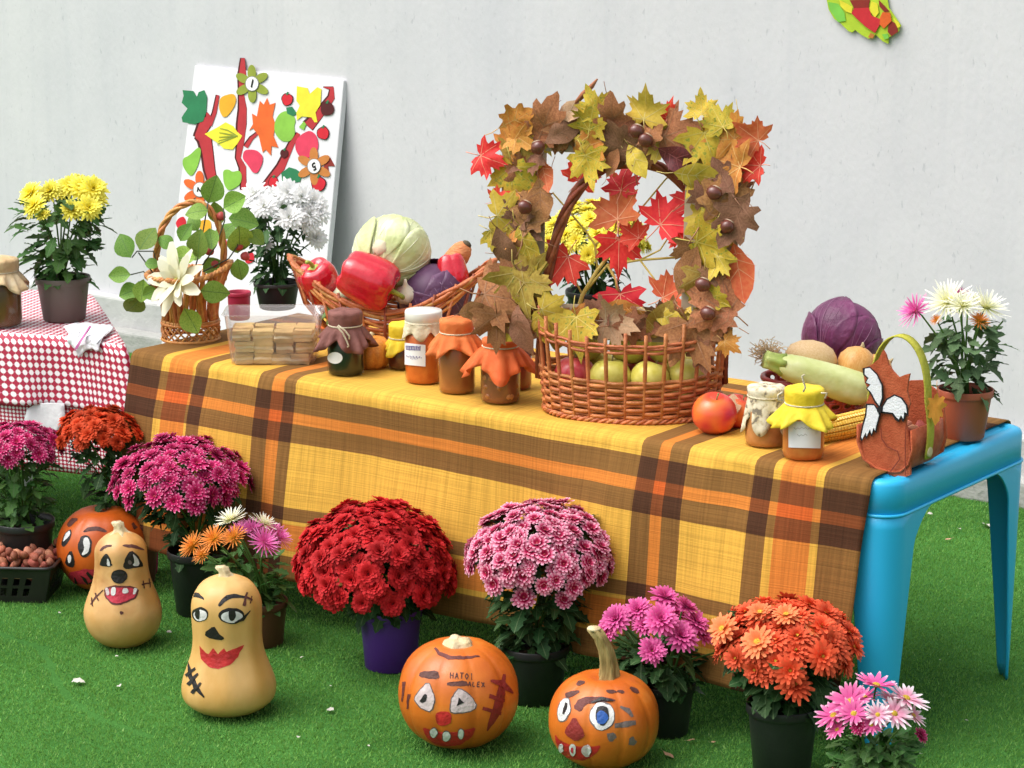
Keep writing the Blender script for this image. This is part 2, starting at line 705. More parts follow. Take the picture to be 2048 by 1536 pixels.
WP, WN = V((0, WALL_Y - .0075, 0)), V((0, -1, 0))
wd = thing('paper_leaf', 'multicoloured paper autumn leaf pasted high on the grey wall', 'paper leaf', gy(1715, 20, WALL_Y - .01))
cutout('leaf_sheet', c1((430, -700), (380, -350), (420, 0), (450, 150), (540, 300), (640, 370), (760, 490), (820, 512), (870, 470), (960, 545), (1080, 612), (1160, 605),
                        (1190, 540), (1300, 650), (1390, 690), (1400, 590), (1480, 545), (1550, 500), (1590, 400), (1500, 270), (1400, 120), (1360, -100), (1300, -420), (1080, -760), (760, -900)),
       WP, WN, wl_c['lime'], wd, .002, 0, 20)
for i, (nm, c, q) in enumerate((
        ('leaf_patch', 'green', ((440, 30), (600, 60), (700, 200), (720, 330), (600, 350), (470, 160))),
        ('leaf_patch', 'yellow', ((620, 0), (740, 60), (830, 110), (810, 210), (720, 180), (640, 100))),
        ('leaf_patch', 'red', ((850, 130), (1080, 120), (1130, 250), (1260, 300), (1250, 400), (1180, 520), (1030, 420), (900, 300), (810, 210))),
        ('leaf_patch', 'maroon', ((780, 0), (1100, -10), (1080, 120), (850, 130))),
        ('leaf_patch', 'yellow', ((1120, 20), (1220, 60), (1240, 200), (1180, 280), (1090, 160))),
        ('leaf_patch', 'orange', ((1300, 190), (1420, 200), (1440, 330), (1320, 450), (1250, 380), (1260, 270))),
        ('leaf_patch', 'maroon', ((1440, 330), (1520, 380), (1545, 500), (1440, 570), (1380, 500), (1390, 400))),
        ('leaf_patch', 'yellow', ((1470, 290), (1560, 360), (1580, 420), (1540, 440), (1490, 350))),
        ('leaf_patch', 'green', ((1290, 540), (1380, 530), (1400, 600), (1330, 620))),
        ('leaf_patch', 'maroon', ((1240, 0), (1300, 60), (1410, 180), (1330, 190), (1250, 100))),
        ('leaf_patch', 'brown', ((1110, 520), (1170, 550), (1150, 605), (1070, 590))),
        ('leaf_patch', 'red', ((760, -620), (1080, -560), (1150, -160), (800, -120), (700, -380))),
        ('leaf_patch', 'yellow', ((470, -420), (650, -480), (660, -150), (480, -120))))):
    cutout(nm, c1(*q), WP, WN, wl_c[c], wd, .001, .0022 + .0011 * (i % 3), 20)

# ---- picture board leaning on the wall
top = gy(690, 160, WALL_Y - .012)
BN = V((.0, -1, .19)).normalized()
BP = top
bd = thing('picture_board', 'white canvas board with paper leaves, fruits and numbers leaning on the wall', 'board', gp(480, 760, BP, BN))


def bquad(q, off):
    return [gp(x, y, BP + BN * off, BN) for x, y in q]


bq = [(389, 131), (688, 160), (633, 742), (322, 690)]
mb = MB()
fr = bquad(bq, 0)
bk = [p - BN * .022 for p in fr]
mb.add(fr + bk, [(3, 2, 1, 0), (4, 5, 6, 7), (0, 1, 5, 4), (1, 2, 6, 5), (2, 3, 7, 6), (3, 0, 4, 7)])
cm = M('canvas_white', (.68, .68, .71), (.73, .73, .75), scale=6, rough=.7, bump=.15, bscale=500, spec=.3)
o = mb.build('canvas', cm, bd, False)
bevel(o, .003, 2)


def c2(*q):
    return [(330 + x * .19531, 100 + y * .19531) for x, y in q]


LV = [0]


def bc(nm, c, q, lvl):
    LV[0] += 1
    cutout(nm, q, BP, BN, wl_c[c], bd, .0008, .0006 + lvl * .0016 + .00012 * (LV[0] % 9), 30, .0008)


for q, wds in ((((790, 80), (785, 250), (772, 420), (790, 600), (780, 760), (765, 960), (742, 1100), (790, 1200), (800, 1430)), (40, 82, 50, 84, 100, 74, 52, 72, 60)),
               (((320, 860), (400, 900), (430, 1060), (450, 1220), (490, 1380)), (90, 150, 120, 115, 90)),
               (((330, 900), (400, 760), (440, 680), (420, 640)), (90, 130, 60, 20)),
               (((450, 770), (500, 640), (535, 460)), (46, 40, 30)),
               (((1000, 1410), (1180, 1200), (1290, 960), (1360, 850)), (60, 90, 60, 40)),
               (((1460, 780), (1600, 620), (1700, 480), (1700, 390), (1620, 378)), (120, 90, 70, 50, 10)),
               (((820, 990), (880, 900), (940, 850)), (50, 40, 30))):
    bc('trunk', 'bark', stroke(c2(*q), [x * .19531 * 1.14 for x in wds]), 0)
    bc('trunk', 'trunk', stroke(c2(*[(x + 8, y + 3) for x, y in q]), [x * .19531 * .88 for x in wds]), .5)
for nm, c, q in (
        ('paper_leaf', 'dkgreen', ((180, 410), (290, 420), (325, 480), (345, 430), (400, 410), (430, 480), (420, 640), (390, 730), (300, 760), (180, 740), (170, 690), (230, 600), (170, 540), (190, 470))),
        ('paper_pear', 'amber', ((560, 480), (700, 440), (730, 500), (710, 580), (640, 680), (590, 690), (550, 600))),
        ('paper_leaf', 'yellow', ((1350, 370), (1460, 390), (1480, 450), (1560, 380), (1600, 400), (1590, 560), (1540, 640), (1560, 740), (1530, 740), (1500, 690), (1400, 680), (1350, 720), (1345, 640), (1380, 570), (1345, 520))),
        ('paper_leaf', 'orange', ((1045, 490), (1070, 560), (1130, 540), (1100, 680), (1130, 760), (1110, 880), (1160, 1000), (1090, 985), (1085, 1080), (1030, 1020), (1000, 1050), (960, 880), (900, 800), (860, 825), (900, 760), (890, 650), (940, 680), (970, 520), (1010, 560))),
        ('paper_apple', 'pear', ((1240, 620), (1300, 640), (1340, 720), (1320, 780), (1335, 860), (1280, 940), (1190, 935), (1120, 850), (1120, 740), (1170, 650))),
        ('paper_leaf', 'dkgreen', ((1240, 590), (1300, 580), (1350, 650), (1310, 680), (1250, 650))),
        ('paper_leaf', 'yellow', ((405, 860), (540, 790), (620, 740), (700, 780), (740, 840), (790, 880), (740, 960), (690, 1020), (600, 1010), (550, 960), (490, 920))),
        ('paper_pear', 'pear', ((340, 990), (370, 1020), (360, 1100), (330, 1200), (280, 1290), (240, 1280), (180, 1190), (180, 1110), (250, 1080))),
        ('paper_pear', 'pink', ((810, 1020), (930, 1020), (1000, 1080), (1000, 1150), (950, 1260), (900, 1260), (850, 1180), (790, 1110))),
        ('paper_apple', 'pink', ((1400, 860), (1480, 820), (1550, 870), (1575, 980), (1540, 1070), (1450, 1110), (1380, 1100), (1330, 1010), (1340, 920))),
        ('paper_leaf', 'pear', ((1370, 790), (1420, 730), (1445, 760), (1420, 820))),
        ('paper_heart', 'pear', ((590, 1230), (650, 1220), (690, 1250), (760, 1230), (790, 1290), (770, 1380), (650, 1450), (600, 1370))),
        ('paper_leaf', 'dkgreen', ((1190, 1260), (1270, 1200), (1340, 1220), (1410, 1270), (1380, 1350), (1300, 1360), (1200, 1340))),
        ('paper_leaf', 'maroon', ((1640, 1130), (1690, 1100), (1740, 1190), (1670, 1190), (1680, 1260), (1620, 1300), (1580, 1250), (1620, 1220))),
        ('paper_apple', 'apple', ((140, 1720), (190, 1700), (220, 1760), (190, 1850), (130, 1830), (105, 1770))),
        ('paper_pear', 'amber', ((340, 1750), (460, 1730), (480, 1830), (420, 1940), (370, 1880))),
        ('paper_apple', 'apple', ((540, 1940), (620, 1920), (640, 2010), (560, 2030))),
        ('paper_apple', 'apple', ((800, 2080), (900, 2060), (920, 2160), (830, 2200)))):
    q = c2(*q)
    bc(nm, c, chaikin(q, 2) if nm != 'paper_leaf' else q, 1)
for k in range(5):
    bc('leaf_vein', 'olive', stroke(c2((740, 880), (640 - k * 25, 820 + k * 35), (560 - k * 5, 800 + k * 45)), [2.2, 2, 1]), 1.8)
for x, y, r in ((1250, 505, 58), (1618, 850, 62), (1660, 600, 66), (1570, 1370, 74), (1110, 1350, 52), (1220, 1060, 40)):
    bc('paper_apple', 'bark', ell(*c2((x, y))[0], r * .205, r * .22, 0, 16, .05), 1.5)
    bc('paper_apple', 'apple', ell(*c2((x, y + 2))[0], r * .18, r * .195, 0, 16, .05), 2)
    bc('apple_stalk', 'dkgreen', stroke(c2((x - 5, y - r * .8), (x + 10, y - r * 1.3)), 4), 2.5)
for x, y, dig, c, rot in ((890, 345, '1', 'olive', 8), (1525, 1190, '5', 'brown', 150), (355, 1430, '2', 'amber' if 0 else 'orange', 95)):
    px, py = c2((x, y))[0]
    for k in range(6):
        a = k * pi / 3 + .5
        bc('paper_petal', c, ell(px + 20 * math.cos(a), py + 22 * math.sin(a), 16, 8.5, math.degrees(a), 14), 2.2)
    bc('number_disc', 'grey', ell(px, py, 13.6, 15.2), 3.2)
    bc('number_disc', 'white', ell(px, py, 12.2, 13.8), 3.9)
    me = txt_polys(dig, .032)
    me.materials.append(wl_c['black'])
    zx = -BN
    c = gp(px, py, BP + BN * .0085, BN)
    xa = V((1, 0, 0)) - BN * BN.x
    xa.normalize()
    ya = BN.cross(xa)
    a = -R(rot)
    inst('digit', me, bd, basis(c, xa * math.cos(a) + ya * math.sin(a), ya * math.cos(a) - xa * math.sin(a), BN))
# ================================================================ tables and cloths
def rrect(x0, x1, y0, y1, rad, inset, nc=6, ns=10):
    """rounded rectangle loop, counter-clockwise, same point count for each inset"""
    x0 += inset; x1 -= inset; y0 += inset; y1 -= inset
    rad = max(.004, rad - inset)
    out = []
    cs = [(x1 - rad, y0 + rad, -90), (x1 - rad, y1 - rad, 0), (x0 + rad, y1 - rad, 90), (x0 + rad, y0 + rad, 180)]
    for i, (cx, cy, a0) in enumerate(cs):
        arc = [(cx + rad * math.cos(R(a0 + 90 * k / nc)), cy + rad * math.sin(R(a0 + 90 * k / nc))) for k in range(nc + 1)]
        out += arc
        nx = cs[(i + 1) % 4]
        a1 = nx[2]
        q = (nx[0] + rad * math.cos(R(a1)), nx[1] + rad * math.sin(R(a1)))
        p = arc[-1]
        out += [(p[0] + (q[0] - p[0]) * k / ns, p[1] + (q[1] - p[1]) * k / ns) for k in range(1, ns)]
    return out


def loft(mb, loops, cap=True):
    n = len(loops[0])
    vs = [p for l in loops for p in l]
    fs = [(i * n + k, i * n + (k + 1) % n, (i + 1) * n + (k + 1) % n, (i + 1) * n + k) for i in range(len(loops) - 1) for k in range(n)]
    if cap: fs.append(tuple((len(loops) - 1) * n + k for k in range(n)))
    mb.add(vs, fs)


def kid_table(name, label, x0, x1, y0, y1, zt, mat, rot=0., wf=.024, wt=.07, xw=.7):
    cx, cy = (x0 + x1) / 2, (y0 + y1) / 2
    root = thing(name, label, 'table', (cx, cy, 0))
    rm = Matrix.Translation((cx, cy, 0)) @ Matrix.Rotation(rot, 4, 'Z') @ Matrix.Translation((-cx, -cy, 0))
    T = lambda x, y, z: rm @ V((x, y, z))
    mb = MB()
    loops = []
    for ins, z in ((0, zt - .066), (0, zt - .010), (.003, zt - .003), (.010, zt), (.024, zt), (.027, zt - .003), (.040, zt - .003), (.043, zt), (.062, zt), (.065, zt - .004)):
        loops.append([T(x, y, z) for x, y in rrect(x0, x1, y0, y1, .045, ins)])
    loft(mb, loops)
    tp = mb.build('table_top', mat, root)
    solid(tp, .004, -1)
    # bead along the lower edge of the apron
    mb = MB()
    mb.tube([T(x, y, zt - .062) for x, y in rrect(x0 - .001, x1 + .001, y0 - .001, y1 + .001, .045, 0)], .0032, 6, True)
    mb.build('apron_bead', mat, root)
    # legs: folded corner plates that taper to the foot
    lp = rrect(x0, x1, y0, y1, .045, 0.001, 8, 90)
    n = len(lp)
    per = [0]
    for a, b in zip(lp, lp[1:]): per.append(per[-1] + math.hypot(b[0] - a[0], b[1] - a[1]))
    corners = [4, 4 + 98, 4 + 196, 4 + 294]
    Lt = per[-1] + math.hypot(lp[0][0] - lp[-1][0], lp[0][1] - lp[-1][1])
    zb = zt - .064
    for ci in corners:
        ks = []
        for k in range(-90, 91):
            j = (ci + k) % n
            d = per[j] - per[ci]
            if d > Lt / 2: d -= Lt
            if d < -Lt / 2: d += Lt
            ks.append((j, d))
        rows = [[] for _ in range(17)]
        for j, d in ks:
            # which side: long sides run in x, short in y
            e = abs(d)
            if e > wt + .075: continue
            if e < wf: zl = 0.
            elif e < wt: zl = (zb - .06) * ((e - wf) / (wt - wf))
            else:
                q = min(1, (e - wt) / .07)
                zl = zb - .06 + .06 * math.sin(q * pi / 2) ** .8
            x, y = lp[j]
            for r in range(17):
                t = r / 16
                z = zb + .004 + (zl - zb - .004) * t
                # slight inward lean towards the foot
                s = (zb - z) / zb * .012
                rows[r].append(T(x + (cx - x) / abs(cx - x + 1e-9) * s * .6 if abs(cx - x) > .01 else x, y, z))
        m = MB()
        m.grid(rows)
        o = m.build('leg', mat, root)
        solid(o, .005, 0)
    return root


teal = M('turquoise_plastic', (.020, .40, .72), (.026, .45, .78), scale=3, rough=.38, bump=.05, bscale=400, spec=.45)
pinkp = M('pink_plastic', (.62, .05, .2), (.66, .07, .24), scale=3, rough=.4, spec=.5)
whitep = M('white_plastic', (.6, .6, .6), (.7, .7, .7), scale=3, rough=.45, spec=.5)
TX1, TY0, TY1 = -1.862, 3.568, 4.108
kid_table('plastic_table', 'turquoise plastic table showing past the end of the plaid cloth', -2.612, TX1, TY0, TY1, .5, teal)
kid_table('plastic_table', 'pink plastic table under the plaid cloth beside the red checked table', -3.712, -2.628, TY0 + .012, TY1, .5, pinkp)

# ---- plaid cloth
CX0, CX1 = -3.705, -1.905
YB = (.40, .26, .095)


def ramp_stops(node, stops):
    node.color_ramp.interpolation = 'CONSTANT'
    el = node.color_ramp.elements
    while len(el) < len(stops): el.new(.5)
    for e, (p, c) in zip(el, stops):
        e.position = max(0, min(1, p))
        e.color = (*c, 1)


Y_, B_, O_ = (.62, .35, .055), (.066, .027, .013), (.52, .10, .020)


def plaid(name, ustops, vstops):
    m = bpy.data.materials.new(name)
    m.use_nodes = True
    N = m.node_tree.nodes
    L = m.node_tree.links
    b = N['Principled BSDF']
    b.inputs['Roughness'].default_value = .85
    b.inputs['Specular IOR Level'].default_value = .15
    b.inputs['Sheen Weight'].default_value = .0
    uv = N.new('ShaderNodeUVMap')
    sp = N.new('ShaderNodeSeparateXYZ')
    L.new(uv.outputs[0], sp.inputs[0])
    outs = []
    for k, st in ((0, ustops), (1, vstops)):
        # thread wobble
        nz = N.new('ShaderNodeTexNoise')
        nz.inputs['Scale'].default_value = 1
        nz.inputs['Detail'].default_value = 3
        mp = N.new('ShaderNodeMapping')
        mp.inputs['Scale'].default_value = (420, 6, 1) if k == 0 else (6, 420, 1)
        L.new(uv.outputs[0], mp.inputs[0])
        L.new(mp.outputs[0], nz.inputs['Vector'])
        rp = N.new('ShaderNodeValToRGB')
        ramp_stops(rp, st)
        L.new(sp.outputs[k], rp.inputs[0])
        mr = N.new('ShaderNodeMapRange')
        mr.inputs['From Min'].default_value = .3
        mr.inputs['From Max'].default_value = .7
        mr.inputs['To Min'].default_value = .66
        mr.inputs['To Max'].default_value = 1.32
        L.new(nz.outputs['Fac'], mr.inputs[0])
        ml = N.new('ShaderNodeMix')
        ml.data_type = 'RGBA'
        ml.blend_type = 'MULTIPLY'
        ml.inputs[0].default_value = 1
        L.new(rp.outputs[0], ml.inputs[6])
        cc = N.new('ShaderNodeCombineColor')
        for i in range(3): L.new(mr.outputs[0], cc.inputs[i])
        L.new(cc.outputs[0], ml.inputs[7])
        outs.append((ml.outputs[2], nz.outputs['Fac']))
    # uneven share of warp and weft, slubs
    n3 = N.new('ShaderNodeTexNoise')
    n3.inputs['Scale'].default_value = 1
    n3.inputs['Detail'].default_value = 2
    mp = N.new('ShaderNodeMapping')
    mp.inputs['Scale'].default_value = (300, 9, 1)
    L.new(uv.outputs[0], mp.inputs[0])
    L.new(mp.outputs[0], n3.inputs['Vector'])
    mr = N.new('ShaderNodeMapRange')
    mr.inputs['From Min'].default_value = .3
    mr.inputs['From Max'].default_value = .7
    mr.inputs['To Min'].default_value = .38
    mr.inputs['To Max'].default_value = .62
    L.new(n3.outputs['Fac'], mr.inputs[0])
    mx = N.new('ShaderNodeMix')
    mx.data_type = 'RGBA'
    mx.blend_type = 'MULTIPLY'
    mx.inputs[0].default_value = 1
    L.new(outs[0][0], mx.inputs[6])
    L.new(outs[1][0], mx.inputs[7])
    gmm = N.new('ShaderNodeGamma')      # warp and weft blend as the geometric mean of their dyes
    gmm.inputs[1].default_value = .5
    L.new(mx.outputs[2], gmm.inputs[0])
    L.new(gmm.outputs[0], b.inputs['Base Color'])
    ad = N.new('ShaderNodeMath')
    ad.operation = 'ADD'
    L.new(outs[0][1], ad.inputs[0])
    L.new(outs[1][1], ad.inputs[1])
    bp = N.new('ShaderNodeBump')
    bp.inputs['Strength'].default_value = .35
    bp.inputs['Distance'].default_value = .002
    L.new(ad.outputs[0], bp.inputs['Height'])
    L.new(bp.outputs[0], b.inputs['Normal'])
    return m


WID = CX1 - CX0
half = [(0, B_), (.092, Y_), (.110, O_), (.182, Y_), (.194, B_), (.232, Y_), (.374, B_), (.412, O_), (.438, B_), (.476, Y_)]
us = [(p, c) for p, c in half]
edges = [p for p, c in half]
cols = [c for p, c in half]
for i in range(len(half) - 1, 0, -1):
    us.append((WID - edges[i], cols[i - 1]))
us = [(p / 2., c) for p, c in us]
vf = [(.0, B_), (.05, Y_), (.06, O_), (.115, Y_), (.125, B_), (.149, Y_), (.285, B_), (.321, O_), (.347, B_), (.385, Y_), (.80, B_), (.836, O_), (.862, B_), (.90, Y_)]
cloth_m = plaid('plaid_cloth', us, vf)
HEM = .42                          # arc length from the front fold to the hem
FOLD_Y = TY0 - .006
nu, nv = 150, 100
rows = []
uvs = []
depth = TY1 - .012 - (FOLD_Y + .018)
tot = HEM + depth + .05
for j in range(nv + 1):
    s = tot * j / nv                # 0 at the hem, grows over the fold to the back
    row = []
    for i in range(nu + 1):
        uu = WID * i / nu
        x = CX0 + uu
        ph = noise.noise(V((uu * 2.3, 0, 5)))
        ph2 = noise.noise(V((uu * 6, 0, 9)))
        d = HEM - s                 # distance below the fold
        if d > .022:
            dd = d - .022
            fl = .055 + .050 * ph + .018 * ph2
            belly = (.014 * math.sin(uu * 5.2 + .6) + .007 * math.sin(uu * 17 + 2 * ph) * min(1, dd / .25)) * min(1, dd / .1)
            y = FOLD_Y - fl * dd / .4 * (1 if dd < .4 else 1) - belly - .004 * noise.noise(V((uu * 14, dd * 5, 1)))
            z = TZ - .018 - dd * .985 + .0025 * ph2 + .010 * ph * min(1, dd / .2)
            xx = x + .05 * (uu / WID - .95) * dd * .3
            if i > nu - 16: xx -= .03 * ((i - nu + 16) / 16) ** 2 * dd * 2
        elif d > -.006:
            a = (d + .006) / .028 * pi / 2
            bulge = .004 * ph2
            y = FOLD_Y + .018 - (.018 + bulge) * math.sin(a)
            z = TZ - .018 + (.018 + .0) * math.cos(a)
            xx = x
        else:
            y = FOLD_Y + .018 + (-d - .006)
            z = TZ
            e = y - (FOLD_Y + .018)
            z += .0016 * noise.noise(V((uu * 7, e * 9, 2)))
            z += .006 * max(0, noise.noise(V((uu * 5.5, 7, 2)))) * max(0, 1 - e / .09) * min(1, e / .02)
            xx = x
            if y > TY1 - .014:
                q = y - (TY1 - .014)
                y = TY1 - .014 + min(q, .02)
                z -= max(0, q - .012)
        # the right end lies on the table, edge slightly wavy
        if i == nu: xx += .004 * noise.noise(V((s * 9, 1, 1)))
        row.append(V((xx, y, z)))
    rows.append(row)
mb = MB()
mb.grid(rows)
cloth = mb.build('tablecloth', cloth_m)
CLOTH_BVH = mb.bvh()
me = cloth.data
ul = me.uv_layers.new(name='UVMap')
n1 = nu + 1
vi = np.zeros(len(me.loops), dtype=np.int32)
me.loops.foreach_get('vertex_index', vi)
uu = (vi % n1) / nu * WID / 2.
vv = (vi // n1) / nv * tot
ul.data.foreach_set('uv', np.stack([uu, vv], 1).reshape(-1).astype(np.float32))
solid(cloth, .0015, 1)
tag(cloth, 'yellow, orange and brown plaid cloth over the turquoise and pink tables', 'tablecloth')

# ---- red checked table
RZ = .504
poly = [V((-4.62, 3.33, 0)), V((-3.925, 3.592, 0)), V((-3.745, 3.590, 0)), V((-4.285, 3.995, 0)), V((-4.99, 3.74, 0))]


def round_poly(pts, rad, nc=6, step=.02):
    out = []
    n = len(pts)
    for i, p in enumerate(pts):
        a, c = pts[i - 1], pts[(i + 1) % n]
        d0, d1 = (a - p).normalized(), (c - p).normalized()
        s0, s1 = p + d0 * rad, p + d1 * rad
        for k in range(nc + 1):
            t = k / nc
            out.append(s0 * (1 - t) ** 2 + p * 2 * t * (1 - t) + s1 * t * t)
        e = c + (p - c).normalized() * rad
        m = max(1, int((e - s1).length / step))
        out += [s1.lerp(e, k / m) for k in range(1, m)]
    return out


rp_ = round_poly(poly, .05)
cen = sum(rp_, V()) / len(rp_)
gk = bpy.data.materials.new('dotted_gingham')
gk.use_nodes = True
N = gk.node_tree.nodes
L = gk.node_tree.links
b = N['Principled BSDF']
b.inputs['Roughness'].default_value = .55
uvn = N.new('ShaderNodeUVMap')
mp = N.new('ShaderNodeMapping')
mp.inputs['Scale'].default_value = (1 / .0165, 1 / .0165, 1)
L.new(uvn.outputs[0], mp.inputs[0])
fr = N.new('ShaderNodeVectorMath')
fr.operation = 'FRACTION'
L.new(mp.outputs[0], fr.inputs[0])
sub = N.new('ShaderNodeVectorMath')
sub.operation = 'SUBTRACT'
sub.inputs[1].default_value = (.5, .5, 0)
L.new(fr.outputs[0], sub.inputs[0])
ln = N.new('ShaderNodeVectorMath')
ln.operation = 'LENGTH'
L.new(sub.outputs[0], ln.inputs[0])
ab = N.new('ShaderNodeVectorMath')
ab.operation = 'ABSOLUTE'
L.new(sub.outputs[0], ab.inputs[0])
spx = N.new('ShaderNodeSeparateXYZ')
L.new(ab.outputs[0], spx.inputs[0])
mn = N.new('ShaderNodeMath')
mn.operation = 'MINIMUM'
L.new(spx.outputs[0], mn.inputs[0])
L.new(spx.outputs[1], mn.inputs[1])
r1 = N.new('ShaderNodeValToRGB')
ramp_stops(r1, [(0, (.85, .80, .82)), (.37, (0, 0, 0))])
r1.color_ramp.interpolation = 'LINEAR'
r1.color_ramp.elements[0].position = .33
r1.color_ramp.elements[1].position = .39
L.new(ln.outputs['Value'], r1.inputs[0])
r2 = N.new('ShaderNodeValToRGB')
ramp_stops(r2, [(0, (.66, .20, .28)), (.05, (.40, .008, .045))])
L.new(mn.outputs[0], r2.inputs[0])
mx = N.new('ShaderNodeMix')
mx.data_type = 'RGBA'
mx.blend_type = 'LIGHTEN'
mx.inputs[0].default_value = 1
L.new(r2.outputs[0], mx.inputs[6])
L.new(r1.outputs[0], mx.inputs[7])
L.new(mx.outputs[2], b.inputs['Base Color'])
gk2 = gk.copy()
gk2.name = 'fine_gingham'
[n for n in gk2.node_tree.nodes if n.type == 'MAPPING'][0].inputs['Scale'].default_value = (1 / .0085, 1 / .0085, 1)


def table_skirt(name, mat, label, zhem, inset, z0, top):
    n = len(rp_)
    per = [0.]
    for k in range(n): per.append(per[-1] + (rp_[(k + 1) % n] - rp_[k]).length)
    mb = MB()
    loops = []
    luv = []
    if top:
        for q in (.02, .3, .6, .85, .95):
            loops.append([V((cen.x + (p.x - cen.x) * q, cen.y + (p.y - cen.y) * q, z0)) for p in rp_])
            luv.append([((p.x - cen.x) * q, (p.y - cen.y) * q) for p in rp_])
    hang = []
    for t in np.linspace(0, 1, 16):
        l, u = [], []
        for k, p in enumerate(rp_):
            out = V((p.x - cen.x, p.y - cen.y, 0)).normalized()
            zz = z0 - .012 - (z0 - .012 - zhem) * t + (.012 if t == 0 else 0) + .012 * t * noise.noise(V((per[k] * 5, 0, inset * 90)))
            fl = -inset + (0 if t == 0 else .012) + t * (.022 + .02 * noise.noise(V((per[k] * 7, 2, inset * 50))) + .012 * math.sin(per[k] * 42))
            l.append(V((p.x, p.y, 0)) + out * fl + V((0, 0, zz)))
            u.append((per[k], zz))
        hang.append((l, u))
    n0 = len(loops)
    for l, u in hang:
        loops.append(l)
        luv.append(u)
    vs = [p for l in loops for p in l]
    fs, fuv = [], []
    for i in range(len(loops) - 1):
        for k in range(n):
            k2 = (k + 1) % n
            fs.append((i * n + k, i * n + k2, (i + 1) * n + k2, (i + 1) * n + k))
            if i < n0:
                P = [loops[i][k], loops[i][k2], loops[i + 1][k2], loops[i + 1][k]]
                fuv.append([((p.x * .93 + p.y * .36), (p.y * .93 - p.x * .36)) for p in P])
            else:
                fuv.append([(per[k], luv[i][k][1]), (per[k + 1], luv[i][k2][1]), (per[k + 1], luv[i + 1][k2][1]), (per[k], luv[i + 1][k][1])])
    if top:
        fs.append(tuple(range(n)))
        fuv.append([((p.x * .93 + p.y * .36), (p.y * .93 - p.x * .36)) for p in loops[0]])
    mb.add(vs, fs)
    o = mb.build(name, mat)
    ul = o.data.uv_layers.new(name='UVMap')
    flat = [c for f in fuv for c in f]
    for i, c in enumerate(flat): ul.data[i].uv = c
    solid(o, .0012, 1)
    tag(o, label, 'tablecloth')
    return mb


RB = table_skirt('tablecloth', gk, 'red and white dotted gingham cloth over the table beside the plaid one', .345, 0, RZ, True).bvh()
RB2 = table_skirt('tablecloth', gk2, 'fine red and white checked undercloth below the dotted gingham cloth', .195, .012, .49, False).bvh()
kid_table('plastic_table', 'white plastic table under the red and white checked cloths', -4.86, -4.34, 3.56, 3.83, .499, whitep, R(20.5))
paperw = M('white_paper', (.74, .75, .78), (.82, .82, .84), scale=20, rough=.75, bump=.2, bscale=60, spec=.2)
sheet = decal('paper_sheet', [(52, 838), (58, 816), (75, 806), (100, 803), (136, 804), (138, 838), (128, 856), (104, 862), (72, 858)], RB2, paperw, None, .015, 14)
solid(sheet, .001)
tag(sheet, 'white paper sheet showing below the hem of the dotted gingham cloth', 'paper')
# white napkin over the corner of the red table
nk = M('napkin_cloth', (.70, .71, .76), (.82, .82, .84), scale=14, rough=.8, bump=.3, bscale=40, spec=.2)
o = decal('napkin', [(126, 662), (150, 654), (186, 656), (214, 657), (228, 664), (206, 684), (204, 700), (190, 697), (176, 702), (162, 714), (158, 694), (142, 690), (138, 674)], RB, nk, None, .010, 7)
for v in o.data.vertices:
    v.co += TOC * .012 * noise.noise(v.co * 55) + ZV * .004 * noise.noise(v.co * 40 + V((5, 0, 0)))
o.data.update()
solid(o, .0015)
tag(o, 'crumpled white napkin hanging over the corner of the dotted gingham cloth', 'napkin')
pur = decal('napkin_edge', [(164, 700), (168, 692), (180, 674), (184, 676), (172, 696)], RB, M('napkin_print', (.45, .12, .3), None), o, .026, 7)
# ================================================================ flowers in pots
def flower_mesh(name, rings, mats, seed, r0=.05, disc=0., jit=.12, discz=.02, prof=(.35, .8, 1., .86, .3)):
    """unit flower (radius about 1): rings of (count, length, width, start elevation deg, end elevation deg)"""
    q = random.Random(seed)
    mb = MB()
    for ri, (n, Ln, W, e0, e1) in enumerate(rings):
        off = q.random() * 6.28
        for k in range(n):
            a = off + 2 * pi * k / n + q.uniform(-jit, jit) * 6.28 / n
            l = Ln * q.uniform(.85, 1.1)
            el0, el1 = R(e0 + q.uniform(-8, 8)), R(e1 + q.uniform(-14, 14))
            d = V((math.cos(a), math.sin(a), 0))
            sd = V((-math.sin(a), math.cos(a), 0))
            p = d * r0 + V((0, 0, .02 + .012 * ri))
            vs, ts = [], []
            st = 4
            tw = q.uniform(-.35, .35)
            for s in range(st + 1):
                t = s / st
                wd = W * prof[s] * .5
                s2 = (sd * math.cos(tw * t) + ZV * math.sin(tw * t))
                vs += [p - s2 * wd, p + s2 * wd]
                ts += [max(.001, t)] * 2
                e = el0 + (el1 - el0) * t
                p = p + (d * math.cos(e) + ZV * math.sin(e)) * (l / st)
            fs = [(2 * s, 2 * s + 1, 2 * s + 3, 2 * s + 2) for s in range(st)]
            mb.add(vs, fs, ts)
    if disc:
        mb.lathe([(disc, -.02 + discz), (disc * .92, .06 + discz), (disc * .6, .12 + discz), (.01, .13 + discz)], 10, mi=1)
    else:
        mb.lathe([(.02, -.06), (.13, -.03), (.14, .02), (.03, .03)], 7, mi=1)
    # calyx and a short stalk under the head
    mb.tube([V((0, 0, -.5)), V((0, 0, -.05)), V((0, 0, .015))], [.035, .05, .2], 5, mi=2)
    return mb.mesh(name, mats)


stalk = M('flower_stalk', (.05, .12, .02), (.09, .18, .04), scale=20, rough=.7, spec=.2)
discy = M('flower_disc', (.75, .42, .03), (.6, .5, .05), scale=300, rough=.8, bump=.6, bscale=500)
discg = M('flower_heart', (.30, .02, .04), (.4, .05, .05), scale=200, rough=.8)
disclime = M('flower_heart_lime', (.5, .5, .08), (.6, .6, .15), scale=200, rough=.8)


